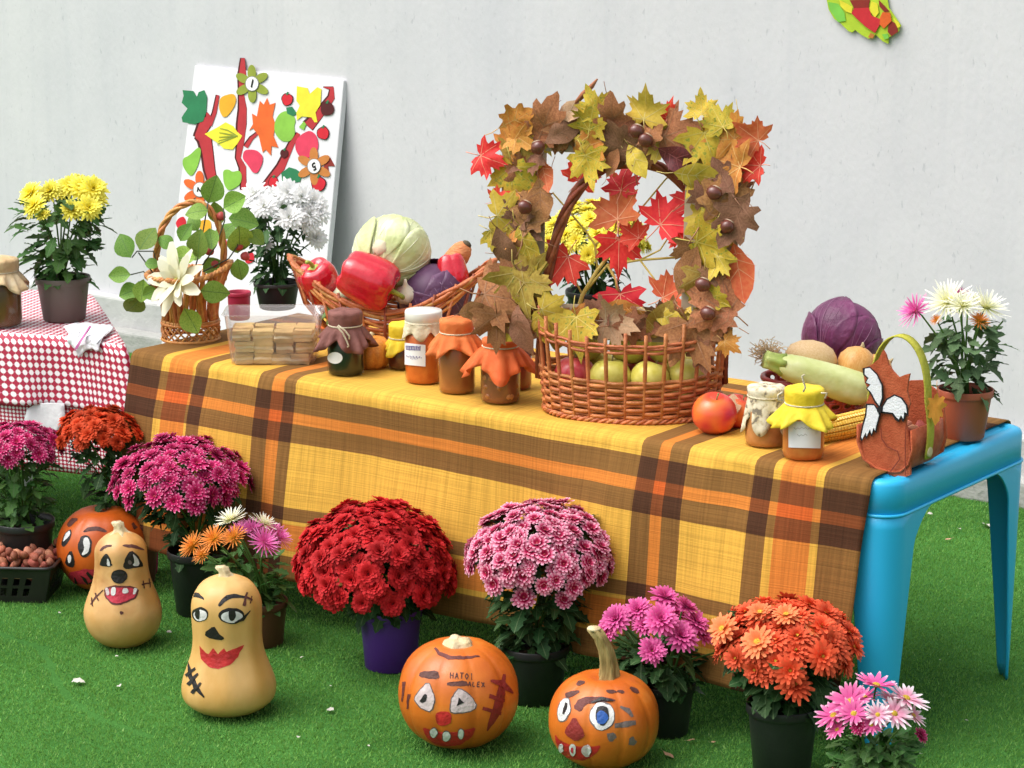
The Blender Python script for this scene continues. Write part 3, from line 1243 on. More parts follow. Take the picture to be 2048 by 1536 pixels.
def FM(nm, stops, rings, heart, disc=0., n=3, rand=.12, r0=.05, transl=.2, jit=.12, prof=(.35, .8, 1., .86, .3)):
    pmx = petal_mat(nm + '_petal', stops, rand, transl)
    return [flower_mesh(nm, rings, [pmx, heart, stalk], 100 + i * 7 + len(nm), r0, disc, jit, .02, prof) for i in range(n)]


POM = [(22, .95, .27, 6, -34), (20, .84, .27, 24, -12), (18, .70, .26, 38, 8), (14, .54, .24, 52, 28), (10, .38, .22, 64, 48), (6, .24, .18, 76, 70)]
BLUNT = (.4, .8, 1., 1., .72)
DEC = [(19, 1.0, .27, 2, -16), (17, .88, .27, 20, 2), (14, .70, .25, 36, 22), (10, .48, .22, 55, 46), (6, .28, .16, 70, 66)]
DAI = [(15, 1.0, .34, 4, -4), (13, .80, .30, 22, 10), (9, .52, .24, 44, 34)]
SPI = [(20, 1.05, .10, 2, 10), (18, .95, .10, 24, 30), (14, .75, .09, 46, 52), (8, .5, .08, 64, 70)]
SEMI = [(16, 1.0, .26, 2, -12), (14, .82, .26, 20, 6), (10, .55, .24, 40, 30)]
FLW = dict(
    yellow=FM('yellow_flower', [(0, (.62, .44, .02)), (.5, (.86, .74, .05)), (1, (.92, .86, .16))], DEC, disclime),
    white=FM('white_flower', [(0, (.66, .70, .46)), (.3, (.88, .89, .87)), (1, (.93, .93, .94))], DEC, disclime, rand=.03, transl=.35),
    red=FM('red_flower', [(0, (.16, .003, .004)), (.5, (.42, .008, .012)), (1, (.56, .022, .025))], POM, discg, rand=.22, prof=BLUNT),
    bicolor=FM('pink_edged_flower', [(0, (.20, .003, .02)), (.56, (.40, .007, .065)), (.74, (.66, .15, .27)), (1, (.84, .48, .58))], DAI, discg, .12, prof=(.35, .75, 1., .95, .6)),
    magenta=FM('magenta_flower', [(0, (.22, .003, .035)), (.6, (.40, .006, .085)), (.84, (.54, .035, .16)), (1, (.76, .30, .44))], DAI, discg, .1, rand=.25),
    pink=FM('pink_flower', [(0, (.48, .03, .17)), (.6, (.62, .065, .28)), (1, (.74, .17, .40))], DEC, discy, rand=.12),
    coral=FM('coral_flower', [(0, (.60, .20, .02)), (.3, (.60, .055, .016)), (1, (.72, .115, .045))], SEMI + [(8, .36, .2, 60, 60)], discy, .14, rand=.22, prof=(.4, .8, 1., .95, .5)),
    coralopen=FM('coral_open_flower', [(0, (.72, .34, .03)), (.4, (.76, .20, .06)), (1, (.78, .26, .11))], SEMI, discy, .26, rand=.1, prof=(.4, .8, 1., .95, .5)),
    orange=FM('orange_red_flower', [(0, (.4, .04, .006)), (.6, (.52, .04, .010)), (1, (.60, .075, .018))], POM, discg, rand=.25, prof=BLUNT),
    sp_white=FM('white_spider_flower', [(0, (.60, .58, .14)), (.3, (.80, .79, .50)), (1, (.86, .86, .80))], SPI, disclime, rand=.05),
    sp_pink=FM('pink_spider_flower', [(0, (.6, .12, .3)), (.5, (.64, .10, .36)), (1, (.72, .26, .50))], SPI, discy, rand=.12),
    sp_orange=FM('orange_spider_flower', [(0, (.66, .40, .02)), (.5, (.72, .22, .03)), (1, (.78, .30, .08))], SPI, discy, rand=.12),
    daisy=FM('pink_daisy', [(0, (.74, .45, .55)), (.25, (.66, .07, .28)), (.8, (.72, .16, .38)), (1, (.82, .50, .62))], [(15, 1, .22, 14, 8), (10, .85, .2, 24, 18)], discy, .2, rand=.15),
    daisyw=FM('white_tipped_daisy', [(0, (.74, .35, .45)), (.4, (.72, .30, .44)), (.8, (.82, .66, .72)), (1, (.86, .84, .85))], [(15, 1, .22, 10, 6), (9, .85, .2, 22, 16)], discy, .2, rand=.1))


def leaf_outline_mesh(name, st, mats, fold=.16, curl=.25, wob=0., seed=0, vein=True):
    """leaf along +x, unit length; st: (x, half width)"""
    q = random.Random(seed)
    vs, fs = [], []
    for i, (x, hw) in enumerate(st):
        z0 = -curl * x * x + wob * q.uniform(-1, 1) * .3
        vs += [V((x, -hw, z0 + fold * hw + wob * q.uniform(-1, 1))), V((x, -hw * .5, z0 + fold * hw * .55)), V((x, 0, z0)),
               V((x, hw * .5, z0 + fold * hw * .55)), V((x, hw, z0 + fold * hw + wob * q.uniform(-1, 1)))]
    for i in range(len(st) - 1):
        for k in range(4):
            a = i * 5 + k
            fs.append((a, a + 1, a + 6, a + 5))
    mb = MB()
    mb.add(vs, fs)
    if vein:
        vs, fs = [], []
        for i, (x, hw) in enumerate(st):
            z0 = vs_z = -curl * x * x + .006
            vs += [V((x, -.014, z0)), V((x, .014, z0))]
        fs = [(2 * i, 2 * i + 1, 2 * i + 3, 2 * i + 2) for i in range(len(st) - 1)]
        mb.add(vs, fs, None, 1)
    return mb.mesh(name, mats)


lf_dark = M('leaf_dark', (.018, .058, .016), (.040, .105, .028), scale=30, rough=.6, rand=.35, spec=.25, transl=.15)
lf_mid = M('leaf_mid', (.035, .105, .022), (.075, .175, .04), scale=30, rough=.6, rand=.35, spec=.25, transl=.18)
lf_grey = M('leaf_greyish', (.06, .12, .05), (.12, .20, .09), scale=30, rough=.65, rand=.3, spec=.25, transl=.15)
lf_vein = M('leaf_vein', (.09, .16, .06), None, rough=.7)
MUM = [(0, .015), (.1, .03), (.2, .13), (.27, .22), (.34, .15), (.44, .20), (.52, .34), (.6, .22), (.68, .20), (.77, .28), (.84, .16), (.92, .12), (1, .01)]
MUM2 = [(0, .015), (.12, .06), (.24, .18), (.3, .13), (.42, .24), (.5, .30), (.56, .19), (.7, .24), (.78, .14), (.9, .12), (1, .01)]
LEAF = {}
for k, m in (('dark', lf_dark), ('mid', lf_mid), ('grey', lf_grey)):
    LEAF[k] = [leaf_outline_mesh('leaf', s, [m, lf_vein], .18, c, .02, i) for i, (s, c) in enumerate(((MUM, .15), (MUM2, .4), (MUM, .6), (MUM2, .0)))]

soil = M('potting_soil', (.018, .011, .007), (.05, .032, .02), scale=90, rough=.95, bump=1, bscale=120, spec=.1)
POTM = dict(black=M('black_plastic_pot', (.012, .014, .014), (.022, .024, .024), scale=10, rough=.42, bump=.06, bscale=200, spec=.4),
            grey=M('taupe_plastic_pot', (.13, .105, .09), (.16, .13, .115), scale=6, rough=.5, bump=.05, bscale=200, spec=.35),
            terra=M('terracotta_plastic_pot', (.36, .085, .045), (.42, .11, .06), scale=6, rough=.5, bump=.06, bscale=160, spec=.35),
            brown=M('brown_plastic_pot', (.10, .035, .02), (.14, .05, .03), scale=6, rough=.5, bump=.06, bscale=160, spec=.35),
            purple=M('purple_plastic_pot', (.085, .020, .24), (.10, .028, .30), scale=6, rough=.4, bump=.05, bscale=160, spec=.4),
            dkgrey=M('dark_grey_pot', (.03, .028, .027), (.045, .042, .04), scale=6, rough=.5, spec=.35))


def pot(root, P, rt, rb, h, mk):
    mb = MB()
    lip = min(.018, h * .16)
    mb.lathe([(rb * .9, 0), (rb, .003), (rb * 1.0 + (rt * .93 - rb) * .97, h - lip * 1.05), (rt * .93, h - lip), (rt * .985, h - lip * .95), (rt, h - lip * .7), (rt, h - .002),
              (rt * .985, h), (rt * .95, h - .001), (rt * .90, h - lip), (rt * .86, h - lip * 1.6)], 40, P, cap1=False)
    mb.build('pot', POTM[mk], root)
    mb = MB()
    mb.lathe([(rt * .88, h - lip * 1.5), (rt * .6, h - lip * 1.2), (rt * .25, h - lip * .9), (.002, h - lip * .8)], 20, P,
             fn=lambda th, r, z: (r, z + .003 * noise.noise(V((math.cos(th) * r * 90, math.sin(th) * r * 90, 0)))), cap0=False)
    mb.build('soil', soil, root)


def look_matrix(loc, nrm, s, roll):
    return frame_z(loc, nrm, roll, s)


def plant(label, px, ybase, wpx, yrim, z0, mk, heads, cz, crx, crz, nleaf, leaf='dark', group=None, lsize=.035, cat='potted plant',
          cx=None, wide=.9, seed=1, yrow=None, name='potted_chrysanthemum', rb=.76, low=.0, stems=9, dsh=.0, back=0, leafz=None):
    """px,ybase: foot of the pot in photo pixels; wpx: rim width; heads: list of (kind,x,y,radius px,lift) or ('dome',kind,n,rpx)"""
    q = random.Random(seed)
    P = gz(px, ybase - .15 * wpx * rb, z0)
    if back: P = P - TOC * back
    s = scl(P)
    rt = wpx / 2 / s
    h = (ybase - yrim) / s / math.cos(PITCH) * .97
    root = thing(name, label, cat, P, group)
    pot(root, P, rt, rt * rb, h, mk)
    ccx = px if cx is None else cx
    Cc = P + RT * ((ccx - px) / s)
    Cc = V((Cc.x, Cc.y, zat(Cc, cz)))
    rx, rz = crx / s, crz / s
    fl = []
    for hd in heads:
        if hd[0] == 'dome':
            _, kinds, n, rpx = hd[:4]
            mincos = hd[4] if len(hd) > 4 else -.12
            ga = pi * (3 - 5 ** .5)
            for i in range(n):
                zc = 1 - (i + .5) / n * (1 - mincos)
                rr = math.sqrt(max(0, 1 - zc * zc))
                a = i * ga + q.uniform(-.15, .15)
                d = V((math.cos(a) * rr, math.sin(a) * rr, zc))
                k = q.uniform(.9, 1.05)
                loc = Cc + V((d.x * rx * k, d.y * rx * k, d.z * rz * k))
                nn = V((d.x / rx, d.y / rx, d.z / rz)).normalized()
                nn = (nn + ZV * .25 + V((q.uniform(-.3, .3), q.uniform(-.3, .3), q.uniform(-.2, .2)))).normalized()
                kd = kinds if isinstance(kinds, str) else q.choice(kinds)
                fl.append((kd, loc, nn, rpx / s * q.uniform(.82, 1.12)))
        else:
            kd, x, y, rpx = hd[:4]
            nd = hd[4] if len(hd) > 4 else None
            dx = (x - ccx) / crx
            off = rx * .8 * math.sqrt(max(0, 1 - min(1, dx * dx)))
            f = hd[5] if len(hd) > 5 else q.uniform(-.5, .8)
            pl = Cc + TOC * off * f
            loc = gp(x, y, pl, -TOC)
            nn = (RT * dx * .8 + TOC * (.55 if nd is None else nd) + ZV * .8 + V((q.uniform(-.2, .2), q.uniform(-.2, .2), 0))).normalized()
            fl.append((kd, loc, nn, rpx / s))
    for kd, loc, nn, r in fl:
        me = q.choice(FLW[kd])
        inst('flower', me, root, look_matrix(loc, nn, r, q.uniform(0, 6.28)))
    # stems from the soil to the heads
    zs = P.z + h - .01
    for i in range(min(stems, len(fl))):
        kd, loc, nn, r = fl[int(i * len(fl) / max(1, min(stems, len(fl))))]
        a = q.uniform(0, 6.28)
        b0 = P + V((math.cos(a), math.sin(a), 0)) * rt * .35 * q.random()
        b0.z = zs - .004
        e = loc - nn * r * .45
        m1 = b0.lerp(e, .5) + V((0, 0, .02)) + (Cc - P) * 0
        mb = MB()
        mb.tube([b0, b0.lerp(m1, .5) + V((0, 0, .01)), m1, e], [.0026, .0024, .002, .0016], 5)
        mb.build('stem', stalk, root)
    # leaves fill the bush under the heads and spill over the rim
    zt = Cc.z + rz * (.55 if leafz is None else leafz)
    for i in range(nleaf):
        t = q.random()
        z = zs + (zt - zs) * (t ** .85)
        rmax = rt * .8 + (rx * wide - rt * .8) * min(1, t * 1.25)
        if t > .78: rmax *= (1 - (t - .78) / .22 * .45)
        a = q.uniform(0, 6.28)
        rr = rmax * math.sqrt(q.uniform(.12, 1.))
        ctr = P.lerp(Cc, min(1, t * 1.1))
        loc = V((ctr.x + math.cos(a) * rr * .8, ctr.y + math.sin(a) * rr * .8, z))
        out = V((math.cos(a), math.sin(a), 0))
        dr = (out + ZV * q.uniform(-.75, .75) + V((q.uniform(-.5, .5), q.uniform(-.5, .5), 0))).normalized()
        up = (ZV + out * q.uniform(-.2, .9) + V((q.uniform(-.4, .4), q.uniform(-.4, .4), 0)))
        yx = up.cross(dr).normalized()
        inst('leaf', q.choice(LEAF[leaf]), root, basis(loc, dr, yx, dr.cross(yx), lsize * q.uniform(.65, 1.25)))
    return root, P, s


G1 = 'potted flowers on the tables'
G2 = 'potted flowers on the turf'


def cr1(*q):
    return [(x * .2539, 340 + y * .2539) for x, y in q]


plant('yellow chrysanthemum in a taupe plastic pot on the red gingham cloth', 129, 652, 110, 563, RZ, 'grey',
      [('yellow', x, y, r, .8, f) for (x, y), r, f in zip(cr1((240, 190), (395, 165), (560, 125), (650, 150), (735, 150), (755, 225), (270, 285), (340, 350), (565, 315), (700, 300), (480, 170), (640, 110)),
                                                  (29, 26, 29, 30, 31, 25, 27, 16, 25, 28, 20, 25), (.2, 0, -.2, .1, .2, .3, .7, .9, .9, .9, -.6, -.8))],
      440, 95, 60, 210, 'mid', G1, .046, leafz=.75, wide=1.05, seed=4)


def cr3(*q):
    return [(400 + x * .293, 350 + y * .293) for x, y in q]


plant('white chrysanthemum in a dark grey pot behind the clear biscuit box', 555, 627, 94, 572, TZ - .004, 'dkgrey',
      [('white', x, y, r, 1.0, f) for (x, y), r, f in zip(cr3((370, 130), (440, 215), (600, 120), (610, 290), (690, 150), (770, 190), (810, 250), (750, 270), (790, 430), (430, 470), (520, 160), (740, 330)),
                                                 (31, 31, 33, 31, 30, 31, 29, 28, 26, 24, 30, 25), (.3, .7, .1, .9, .2, .3, .4, .8, .7, .8, -.3, .8))],
      450, 70, 60, 200, 'dark', G1, .038, leafz=.6, wide=1.0, seed=5)
plant('yellow chrysanthemum seen through the leaf frame behind the big basket', 1185, 668, 110, 590, TZ - .004, 'black',
      [('dome', 'yellow', 70, 21, -.1)], 490, 105, 80, 180, 'dark', G1, .038, leafz=.5, wide=.9, seed=6)
plant('white and pink spider chrysanthemum in a terracotta pot on the plaid cloth', 1927, 887, 112, 785, TZ, 'terra',
      [('sp_pink', 1832, 622, 38, .4, .6), ('sp_white', 1895, 604, 48, .5, .4), ('sp_white', 1925, 612, 36, .5, .8), ('sp_white', 1972, 615, 46, .4, .3), ('sp_orange', 1958, 642, 22, .6, .9),
       ('sp_orange', 1872, 640, 12, .8, .9), ('sp_pink', 1915, 592, 26, -.3, -.7), ('white', 2008, 640, 7, .5, .2), ('sp_white', 1940, 600, 30, 0, -.4)],
      660, 85, 40, 120, 'grey', G1, .040, leafz=.4, wide=.95, seed=7, rb=.72)
plant('deep pink chrysanthemum behind the crate of nuts', 38, 1210, 120, 1072, 0, 'black',
      [('dome', 'magenta', 56, 19, .05)], 905, 88, 55, 200, 'mid', G2, .036, cx=28, leafz=.1, wide=.9, seed=8, back=.09)
plant('orange red chrysanthemum behind the big painted pumpkin, below the red cloths', 250, 1205, 120, 1075, 0, 'brown',
      [('dome', 'orange', 52, 20, .1)], 880, 82, 62, 190, 'dark', G2, .036, cx=196, leafz=.1, wide=.95, seed=9, back=.10)
plant('magenta chrysanthemum with light petal tips in a black pot against the plaid cloth', 402, 1238, 128, 1105, 0, 'black',
      [('dome', 'magenta', 96, 22, .08), ('magenta', 440, 950, 20, .7, 1), ('magenta', 345, 990, 16, .7, 1)], 985, 138, 108, 300, 'dark', G2, .042, cx=372, leafz=.7, wide=.95, seed=10)
plant('mixed orange, pink and white spider chrysanthemum behind the cream butternut squash', 530, 1298, 96, 1205, 0, 'brown',
      [('sp_orange', 385, 1092, 30, .5, .8), ('sp_orange', 428, 1078, 30, .5, .7), ('sp_orange', 468, 1075, 28, .5, .8), ('sp_pink', 505, 1060, 30, .4, .3), ('sp_pink', 528, 1085, 32, .6, .9), ('sp_pink', 558, 1075, 28, .3, .3),
       ('sp_white', 462, 1040, 34, .1, .1), ('sp_white', 527, 1048, 32, .1, .1), ('sp_pink', 480, 1060, 24, .3, -.2), ('sp_orange', 405, 1110, 22, .7, .9), ('sp_pink', 545, 1060, 26, .0, -.5)],
      1110, 100, 60, 150, 'mid', G2, .036, cx=480, leafz=-.1, wide=.95, seed=12)
plant('dense red chrysanthemum in a purple pot', 782, 1348, 130, 1222, 0, 'purple',
      [('dome', 'red', 150, 26, -.25)], 1140, 150, 128, 330, 'dark', G2, .046, cx=750, leafz=.72, wide=.92, seed=13, rb=.8)
plant('pink chrysanthemum with dark flower hearts in a black pot between two pumpkins', 1070, 1414, 138, 1295, 0, 'black',
      [('dome', 'bicolor', 150, 22, -.15), ('bicolor', 1048, 1195, 24, .8, 1), ('bicolor', 1128, 1200, 19, .8, 1), ('bicolor', 1000, 1160, 18, .8, 1), ('bicolor', 1090, 1180, 14, .8, 1)],
      1120, 142, 112, 360, 'dark', G2, .046, cx=1080, leafz=.72, wide=.9, seed=14)
plant('small bright pink chrysanthemum in a black pot beside the long stemmed pumpkin', 1330, 1478, 120, 1368, 0, 'black',
      [('pink', 1232, 1238, 34, .4, .4), ('pink', 1215, 1262, 28, .5, .7), ('pink', 1275, 1220, 30, .3, .1), ('pink', 1330, 1196, 34, .2, -.2), ('pink', 1372, 1214, 30, .2, 0), ('pink', 1392, 1245, 32, .3, .2),
       ('pink', 1322, 1238, 36, .6, .7), ('pink', 1362, 1272, 36, .6, .8), ('pink', 1304, 1302, 30, .9, 1.1), ('pink', 1405, 1270, 24, .2, .2), ('pink', 1288, 1250, 26, .3, .4), ('pink', 1440, 1300, 16, .4, .5), ('pink', 1350, 1225, 28, .2, -.6)],
      1270, 105, 70, 130, 'dark', G2, .046, cx=1315, leafz=-.35, wide=.85, seed=15)
plant('coral orange chrysanthemum in a black pot in front of the turquoise table leg', 1563, 1566, 148, 1412, 0, 'black',
      [('dome', ['coral'], 60, 34, -.05), ('coralopen', 1445, 1258, 34, .5, .8), ('coralopen', 1515, 1285, 38, .7, 1), ('coralopen', 1628, 1262, 34, .5, .8), ('coral', 1590, 1370, 38, .9, 1.2), ('coral', 1530, 1345, 32, .8, 1.1),
       ('coral', 1650, 1325, 32, .8, 1), ('coralopen', 1572, 1230, 30, .4, .6), ('coralopen', 1520, 1225, 28, .4, .4), ('coral', 1688, 1290, 34, .6, .5), ('coral', 1600, 1300, 34, .7, 1)],
      1300, 138, 92, 260, 'dark', G2, .050, cx=1568, leafz=.5, wide=.88, seed=16)
plant('pink and white daisy chrysanthemum in a terracotta pot beside the turquoise table leg', 1735, 1690, 150, 1545, 0, 'terra',
      [('daisy', 1752, 1372, 46, .1, .0), ('daisy', 1700, 1405, 44, .3, .3), ('daisy', 1668, 1432, 40, .3, .4), ('daisy', 1708, 1428, 34, .5, .8), ('daisyw', 1812, 1398, 46, .2, .1), ('daisyw', 1788, 1428, 38, .5, .6), ('daisy', 1742, 1450, 26, .8, .9),
       ('daisyw', 1826, 1432, 32, .3, .5), ('daisyw', 1780, 1400, 30, .3, .0), ('daisy', 1675, 1460, 26, .6, .8), ('magenta', 1718, 1455, 18, .8, 1), ('magenta', 1842, 1470, 18, .5, .5), ('daisyw', 1755, 1430, 28, .6, .9), ('daisy', 1730, 1395, 30, .2, -.2)],
      1460, 100, 55, 200, 'mid', G2, .034, cx=1748, leafz=-.3, wide=.95, seed=17)
# ================================================================ painted pumpkins and squashes
PNT = {k: M('paint_' + k, c, tuple(x * .75 for x in c), scale=60, rough=r, bump=.25, bscale=160, spec=.4) for k, (c, r) in dict(
    black=((.016, .013, .013), .45), white=((.74, .73, .72), .5), red=((.52, .022, .022), .5), dkred=((.26, .022, .018), .55), brown=((.10, .03, .022), .6),
    pinkish=((.66, .54, .54), .5), blue=((.02, .10, .40), .45), grey=((.16, .12, .11), .65), rose=((.55, .03, .06), .45), maroon=((.13, .028, .022), .6)).items()}
pk_o = M('pumpkin_orange', (.50, .105, .010), (.60, .155, .016), scale=14, rough=.36, bump=.12, bscale=40, spec=.45, c3=(.66, .23, .045), hi=.62)
pk_d = M('pumpkin_deep', (.50, .085, .009), (.58, .12, .012), scale=12, rough=.36, bump=.10, bscale=40, spec=.45)
bt_c = M('butternut_cream', (.58, .32, .085), (.68, .42, .16), scale=9, rough=.40, bump=.08, bscale=50, spec=.4, stretch=(1.5, 1.5, .6))
bt_t = M('butternut_tan', (.54, .24, .05), (.62, .36, .14), scale=8, rough=.40, bump=.1, bscale=50, spec=.4, c3=(.42, .18, .055), hi=.58)
stem_g = M('pumpkin_stem', (.22, .16, .05), (.40, .31, .12), scale=40, rough=.7, bump=.5, bscale=80, stretch=(3, 3, .5))
stem_c = M('dry_stem', (.56, .44, .24), (.68, .58, .36), scale=50, rough=.75, bump=.5, bscale=90)
stem_k = M('corky_scar', (.30, .24, .17), (.50, .42, .32), scale=60, rough=.85, bump=.7, bscale=120)


def pumpkin(px, ybot, wpx, hpx, mat, label, stem, group='painted pumpkins on the turf', ribs=10, rd=.045, seed=0, squash=1.):
    P = gz(px, ybot - .11 * wpx, 0)
    s = scl(P)
    r = wpx / 2 / s
    h = hpx / s * .93
    root = thing('painted_pumpkin', label, 'pumpkin', P, group)
    prof = []
    n = 26
    for i in range(n + 1):
        a = -pi / 2 + pi * i / n
        rr = math.cos(a)
        zz = math.sin(a)
        rr = abs(rr) ** .82
        dip = .14 * math.exp(-(abs(rr) / .24) ** 2)
        z = zz * (1 - dip)
        prof.append((max(.002, rr * r), h / 2 + z * h / 2))
    q = random.Random(seed)
    ph = [q.uniform(-.12, .12) for _ in range(ribs)]

    def fn(th, rr, z):
        u = th / 2 / pi * ribs
        k = int(u) % ribs
        c = abs(math.sin(pi * (u + ph[k] * math.sin(pi * (u % 1)))))
        d = rd * (1 - c ** .55)
        return rr * (1 - d) * (1 + .018 * noise.noise(V((math.cos(th), math.sin(th), z * 9 + seed)))), z

    mb = MB()
    mb.lathe(prof, 120, P, fn)
    bd_ = mb.build('body', mat, root)
    bv = mb.bvh()
    bvh_mid[id(bv)] = P + V((0, 0, h / 2))
    topz = P.z + h * .93
    if stem == 'long':
        pts = [gp(x, y, P, -TOC) for x, y in ((1216, 1385), (1218, 1360), (1217, 1330), (1211, 1300), (1200, 1275), (1188, 1258))]
        m = MB()
        rr = [.027, .018, .0145, .0125, .0115, .0125]
        vs = []
        n = 24
        for p, ra in zip(pts, rr):
            for k in range(n):
                a = 2 * pi * k / n
                w_ = ra * (1 + .2 * math.cos(5 * a))
                vs.append(p + RT * math.cos(a) * w_ + TOC * math.sin(a) * w_)
        fs = [(i * n + k, i * n + (k + 1) % n, (i + 1) * n + (k + 1) % n, (i + 1) * n + k) for i in range(len(pts) - 1) for k in range(n)]
        fs.append(tuple(5 * n + k for k in range(n)))
        m.add(vs, fs)
        st = m.build('stem', stem_g, root)
        m = MB()
        m.lathe([(.0125, 0), (.011, .004), (.002, .005)], 14, pts[-1] - V((0, 0, .001)))
        m.build('cut_end', stem_c, st)
    elif stem == 'stub':
        m = MB()
        m.lathe([(.034, -.012), (.027, .004), (.023, .013), (.021, .016), (.002, .017)], 28, V((P.x, P.y, topz)), fn=lambda th, r_, z: (r_ * (1 + .13 * math.cos(5 * th) + .05 * math.sin(9 * th)), z + .002 * math.sin(3 * th)))
        m.build('stem', stem_c, root)
    else:
        m = MB()
        m.lathe([(.026, -.008), (.021, .0), (.014, .003), (.002, .001)], 24, V((P.x, P.y, topz)), fn=lambda th, r_, z: (r_ * (1 + .15 * math.cos(4 * th)), z))
        m.build('stem_scar', stem_k, root)
    return root, bv


def gourd(cx, prof, label, mat, group, stempx, seed=0):
    """prof: (y px, half width px) from the ground up"""
    y0 = prof[0][0]
    P = gz(cx, y0 - .12 * max(h for _, h in prof), 0)
    s = scl(P)
    root = thing('painted_squash', label, 'squash', P, group)
    pr = [(.002, .001)] + [(hw / s, max(.001, (y0 - y) / s * 1.0)) for y, hw in prof]
    # finer profile
    fine = []
    for i in range(len(pr) - 1):
        p0, p1, p2, p3 = pr[max(0, i - 1)], pr[i], pr[i + 1], pr[min(len(pr) - 1, i + 2)]
        for k in range(4):
            t = k / 4
            f = lambda a, b, c, d: .5 * ((2 * b) + (-a + c) * t + (2 * a - 5 * b + 4 * c - d) * t * t + (-a + 3 * b - 3 * c + d) * t ** 3)
            fine.append((max(.001, f(p0[0], p1[0], p2[0], p3[0])), f(p0[1], p1[1], p2[1], p3[1])))
    fine.append(pr[-1])
    top = fine[-1][1]
    fine += [(fine[-1][0] * .6, top + .004), (.004, top + .003)]
    mb = MB()
    mb.lathe(fine, 80, P, fn=lambda th, r, z: (r * (1 + .014 * math.cos(9 * th + seed) * min(1, z * 9) + .012 * noise.noise(V((math.cos(th), math.sin(th), z * 8 + seed)))), z))
    mb.build('body', mat, root)
    bv = mb.bvh()
    bvh_mid[id(bv)] = P + V((0, 0, top * .5))
    b0 = V((P.x, P.y, P.z + top - .002))
    dx, hh = stempx
    m = MB()
    pts = [b0, b0 + V((0, 0, .006)), b0 + RT * dx * .4 + V((0, 0, hh * .6)), b0 + RT * dx + V((0, 0, hh))]
    rr = [.021, .0135, .0095, .0115]
    n = 20
    vs = []
    for p, ra in zip(pts, rr):
        for k in range(n):
            a = 2 * pi * k / n
            w_ = ra * (1 + .16 * math.cos(5 * a))
            vs.append(p + RT * math.cos(a) * w_ + TOC * math.sin(a) * w_)
    fs = [(i * n + k, i * n + (k + 1) % n, (i + 1) * n + (k + 1) % n, (i + 1) * n + k) for i in range(3) for k in range(n)] + [tuple(3 * n + k for k in range(n))]
    m.add(vs, fs)
    m.build('stem', stem_c, root)
    return root, bv


def face(root, bv, tr, items):
    lv = {}
    for nm, c, poly, l in items:
        decal(nm, tr(chaikin(poly, 1) if nm in ('eye', 'nose', 'tongue', 'tooth', 'eyebrow') or (nm == 'mouth' and len(poly) < 13) else poly), bv, PNT[c], root, .0006 + .0007 * l, 6, 1.6)


def T4(q): return [(760 + x * .29297, 1230 + y * .29297) for x, y in q]
def T2(q): return [(x * .29297, 980 + y * .29297) for x, y in q]
def T8(q): return [(x * .16924, 1060 + y * .16924) for x, y in q]


# -- pumpkin with teary white eyes and a red nose
rt_, bv = pumpkin(917, 1513, 242, 232, pk_o, 'round orange pumpkin with white teardrop eyes and a red square nose', 'stub', seed=1)
E_ = ell
items = [('eyebrow', 'brown', [(275, 385), (400, 378), (405, 430), (370, 440), (262, 425)], 0),
         ('eyebrow', 'brown', [(455, 462), (590, 445), (602, 480), (570, 488), (460, 486)], 0),
         ('eye', 'grey', [(330, 444), (370, 530), (382, 592), (352, 668), (298, 656), (232, 592), (244, 540)], 0),
         ('eye', 'pinkish', [(330, 452), (364, 530), (374, 590), (348, 660), (302, 648), (240, 588), (250, 545)], 1),
         ('pupil', 'black', stroke([(318, 540), (300, 575), (282, 592)], [14, 34, 24]), 2),
         ('eye', 'grey', [(540, 488), (626, 548), (672, 632), (602, 668), (486, 676), (468, 630), (494, 548)], 0),
         ('eye', 'pinkish', [(540, 496), (620, 552), (662, 630), (600, 660), (492, 668), (477, 630), (502, 552)], 1),
         ('pupil', 'black', [(540, 565), (576, 600), (525, 616)], 2),
         ('nose', 'red', [(385, 668), (430, 652), (482, 664), (492, 705), (480, 742), (430, 756), (385, 742), (376, 700)], 1),
         ('mouth', 'red', [(285, 765), (340, 780), (430, 800), (540, 795), (665, 758), (620, 840), (540, 890), (430, 897), (350, 870), (310, 820)], 0),
         ('scar', 'dkred', stroke([(848, 405), (825, 540), (800, 640), (765, 720), (730, 790)], [16, 60, 64, 48, 10]), 0),
         ('stitch', 'dkred', stroke([(752, 450), (840, 470), (905, 535)], [16, 50, 14]), 1),
         ('stitch', 'dkred', stroke([(745, 552), (850, 585)], [30, 22]), 1),
         ('stitch', 'dkred', stroke([(700, 636), (825, 672)], [26, 22]), 1),
         ('smear', 'maroon', stroke([(165, 455), (150, 590)], [22, 10]), 0), ('smear', 'maroon', stroke([(200, 540), (186, 640)], [20, 10]), 0),
         ('smear', 'maroon', stroke([(375, 225), (400, 262), (470, 290), (575, 292), (680, 282)], [16, 24, 26, 22, 10]), 0)]
for cx_, cy_, rx_, ry_ in ((367, 800, 23, 31), (455, 825, 26, 34), (551, 808, 18, 32)):
    items += [('tooth', 'grey', E_(cx_, cy_, rx_ + 5, ry_ + 5), 1), ('tooth', 'white', E_(cx_, cy_, rx_, ry_, 0, 16, .05), 2)]
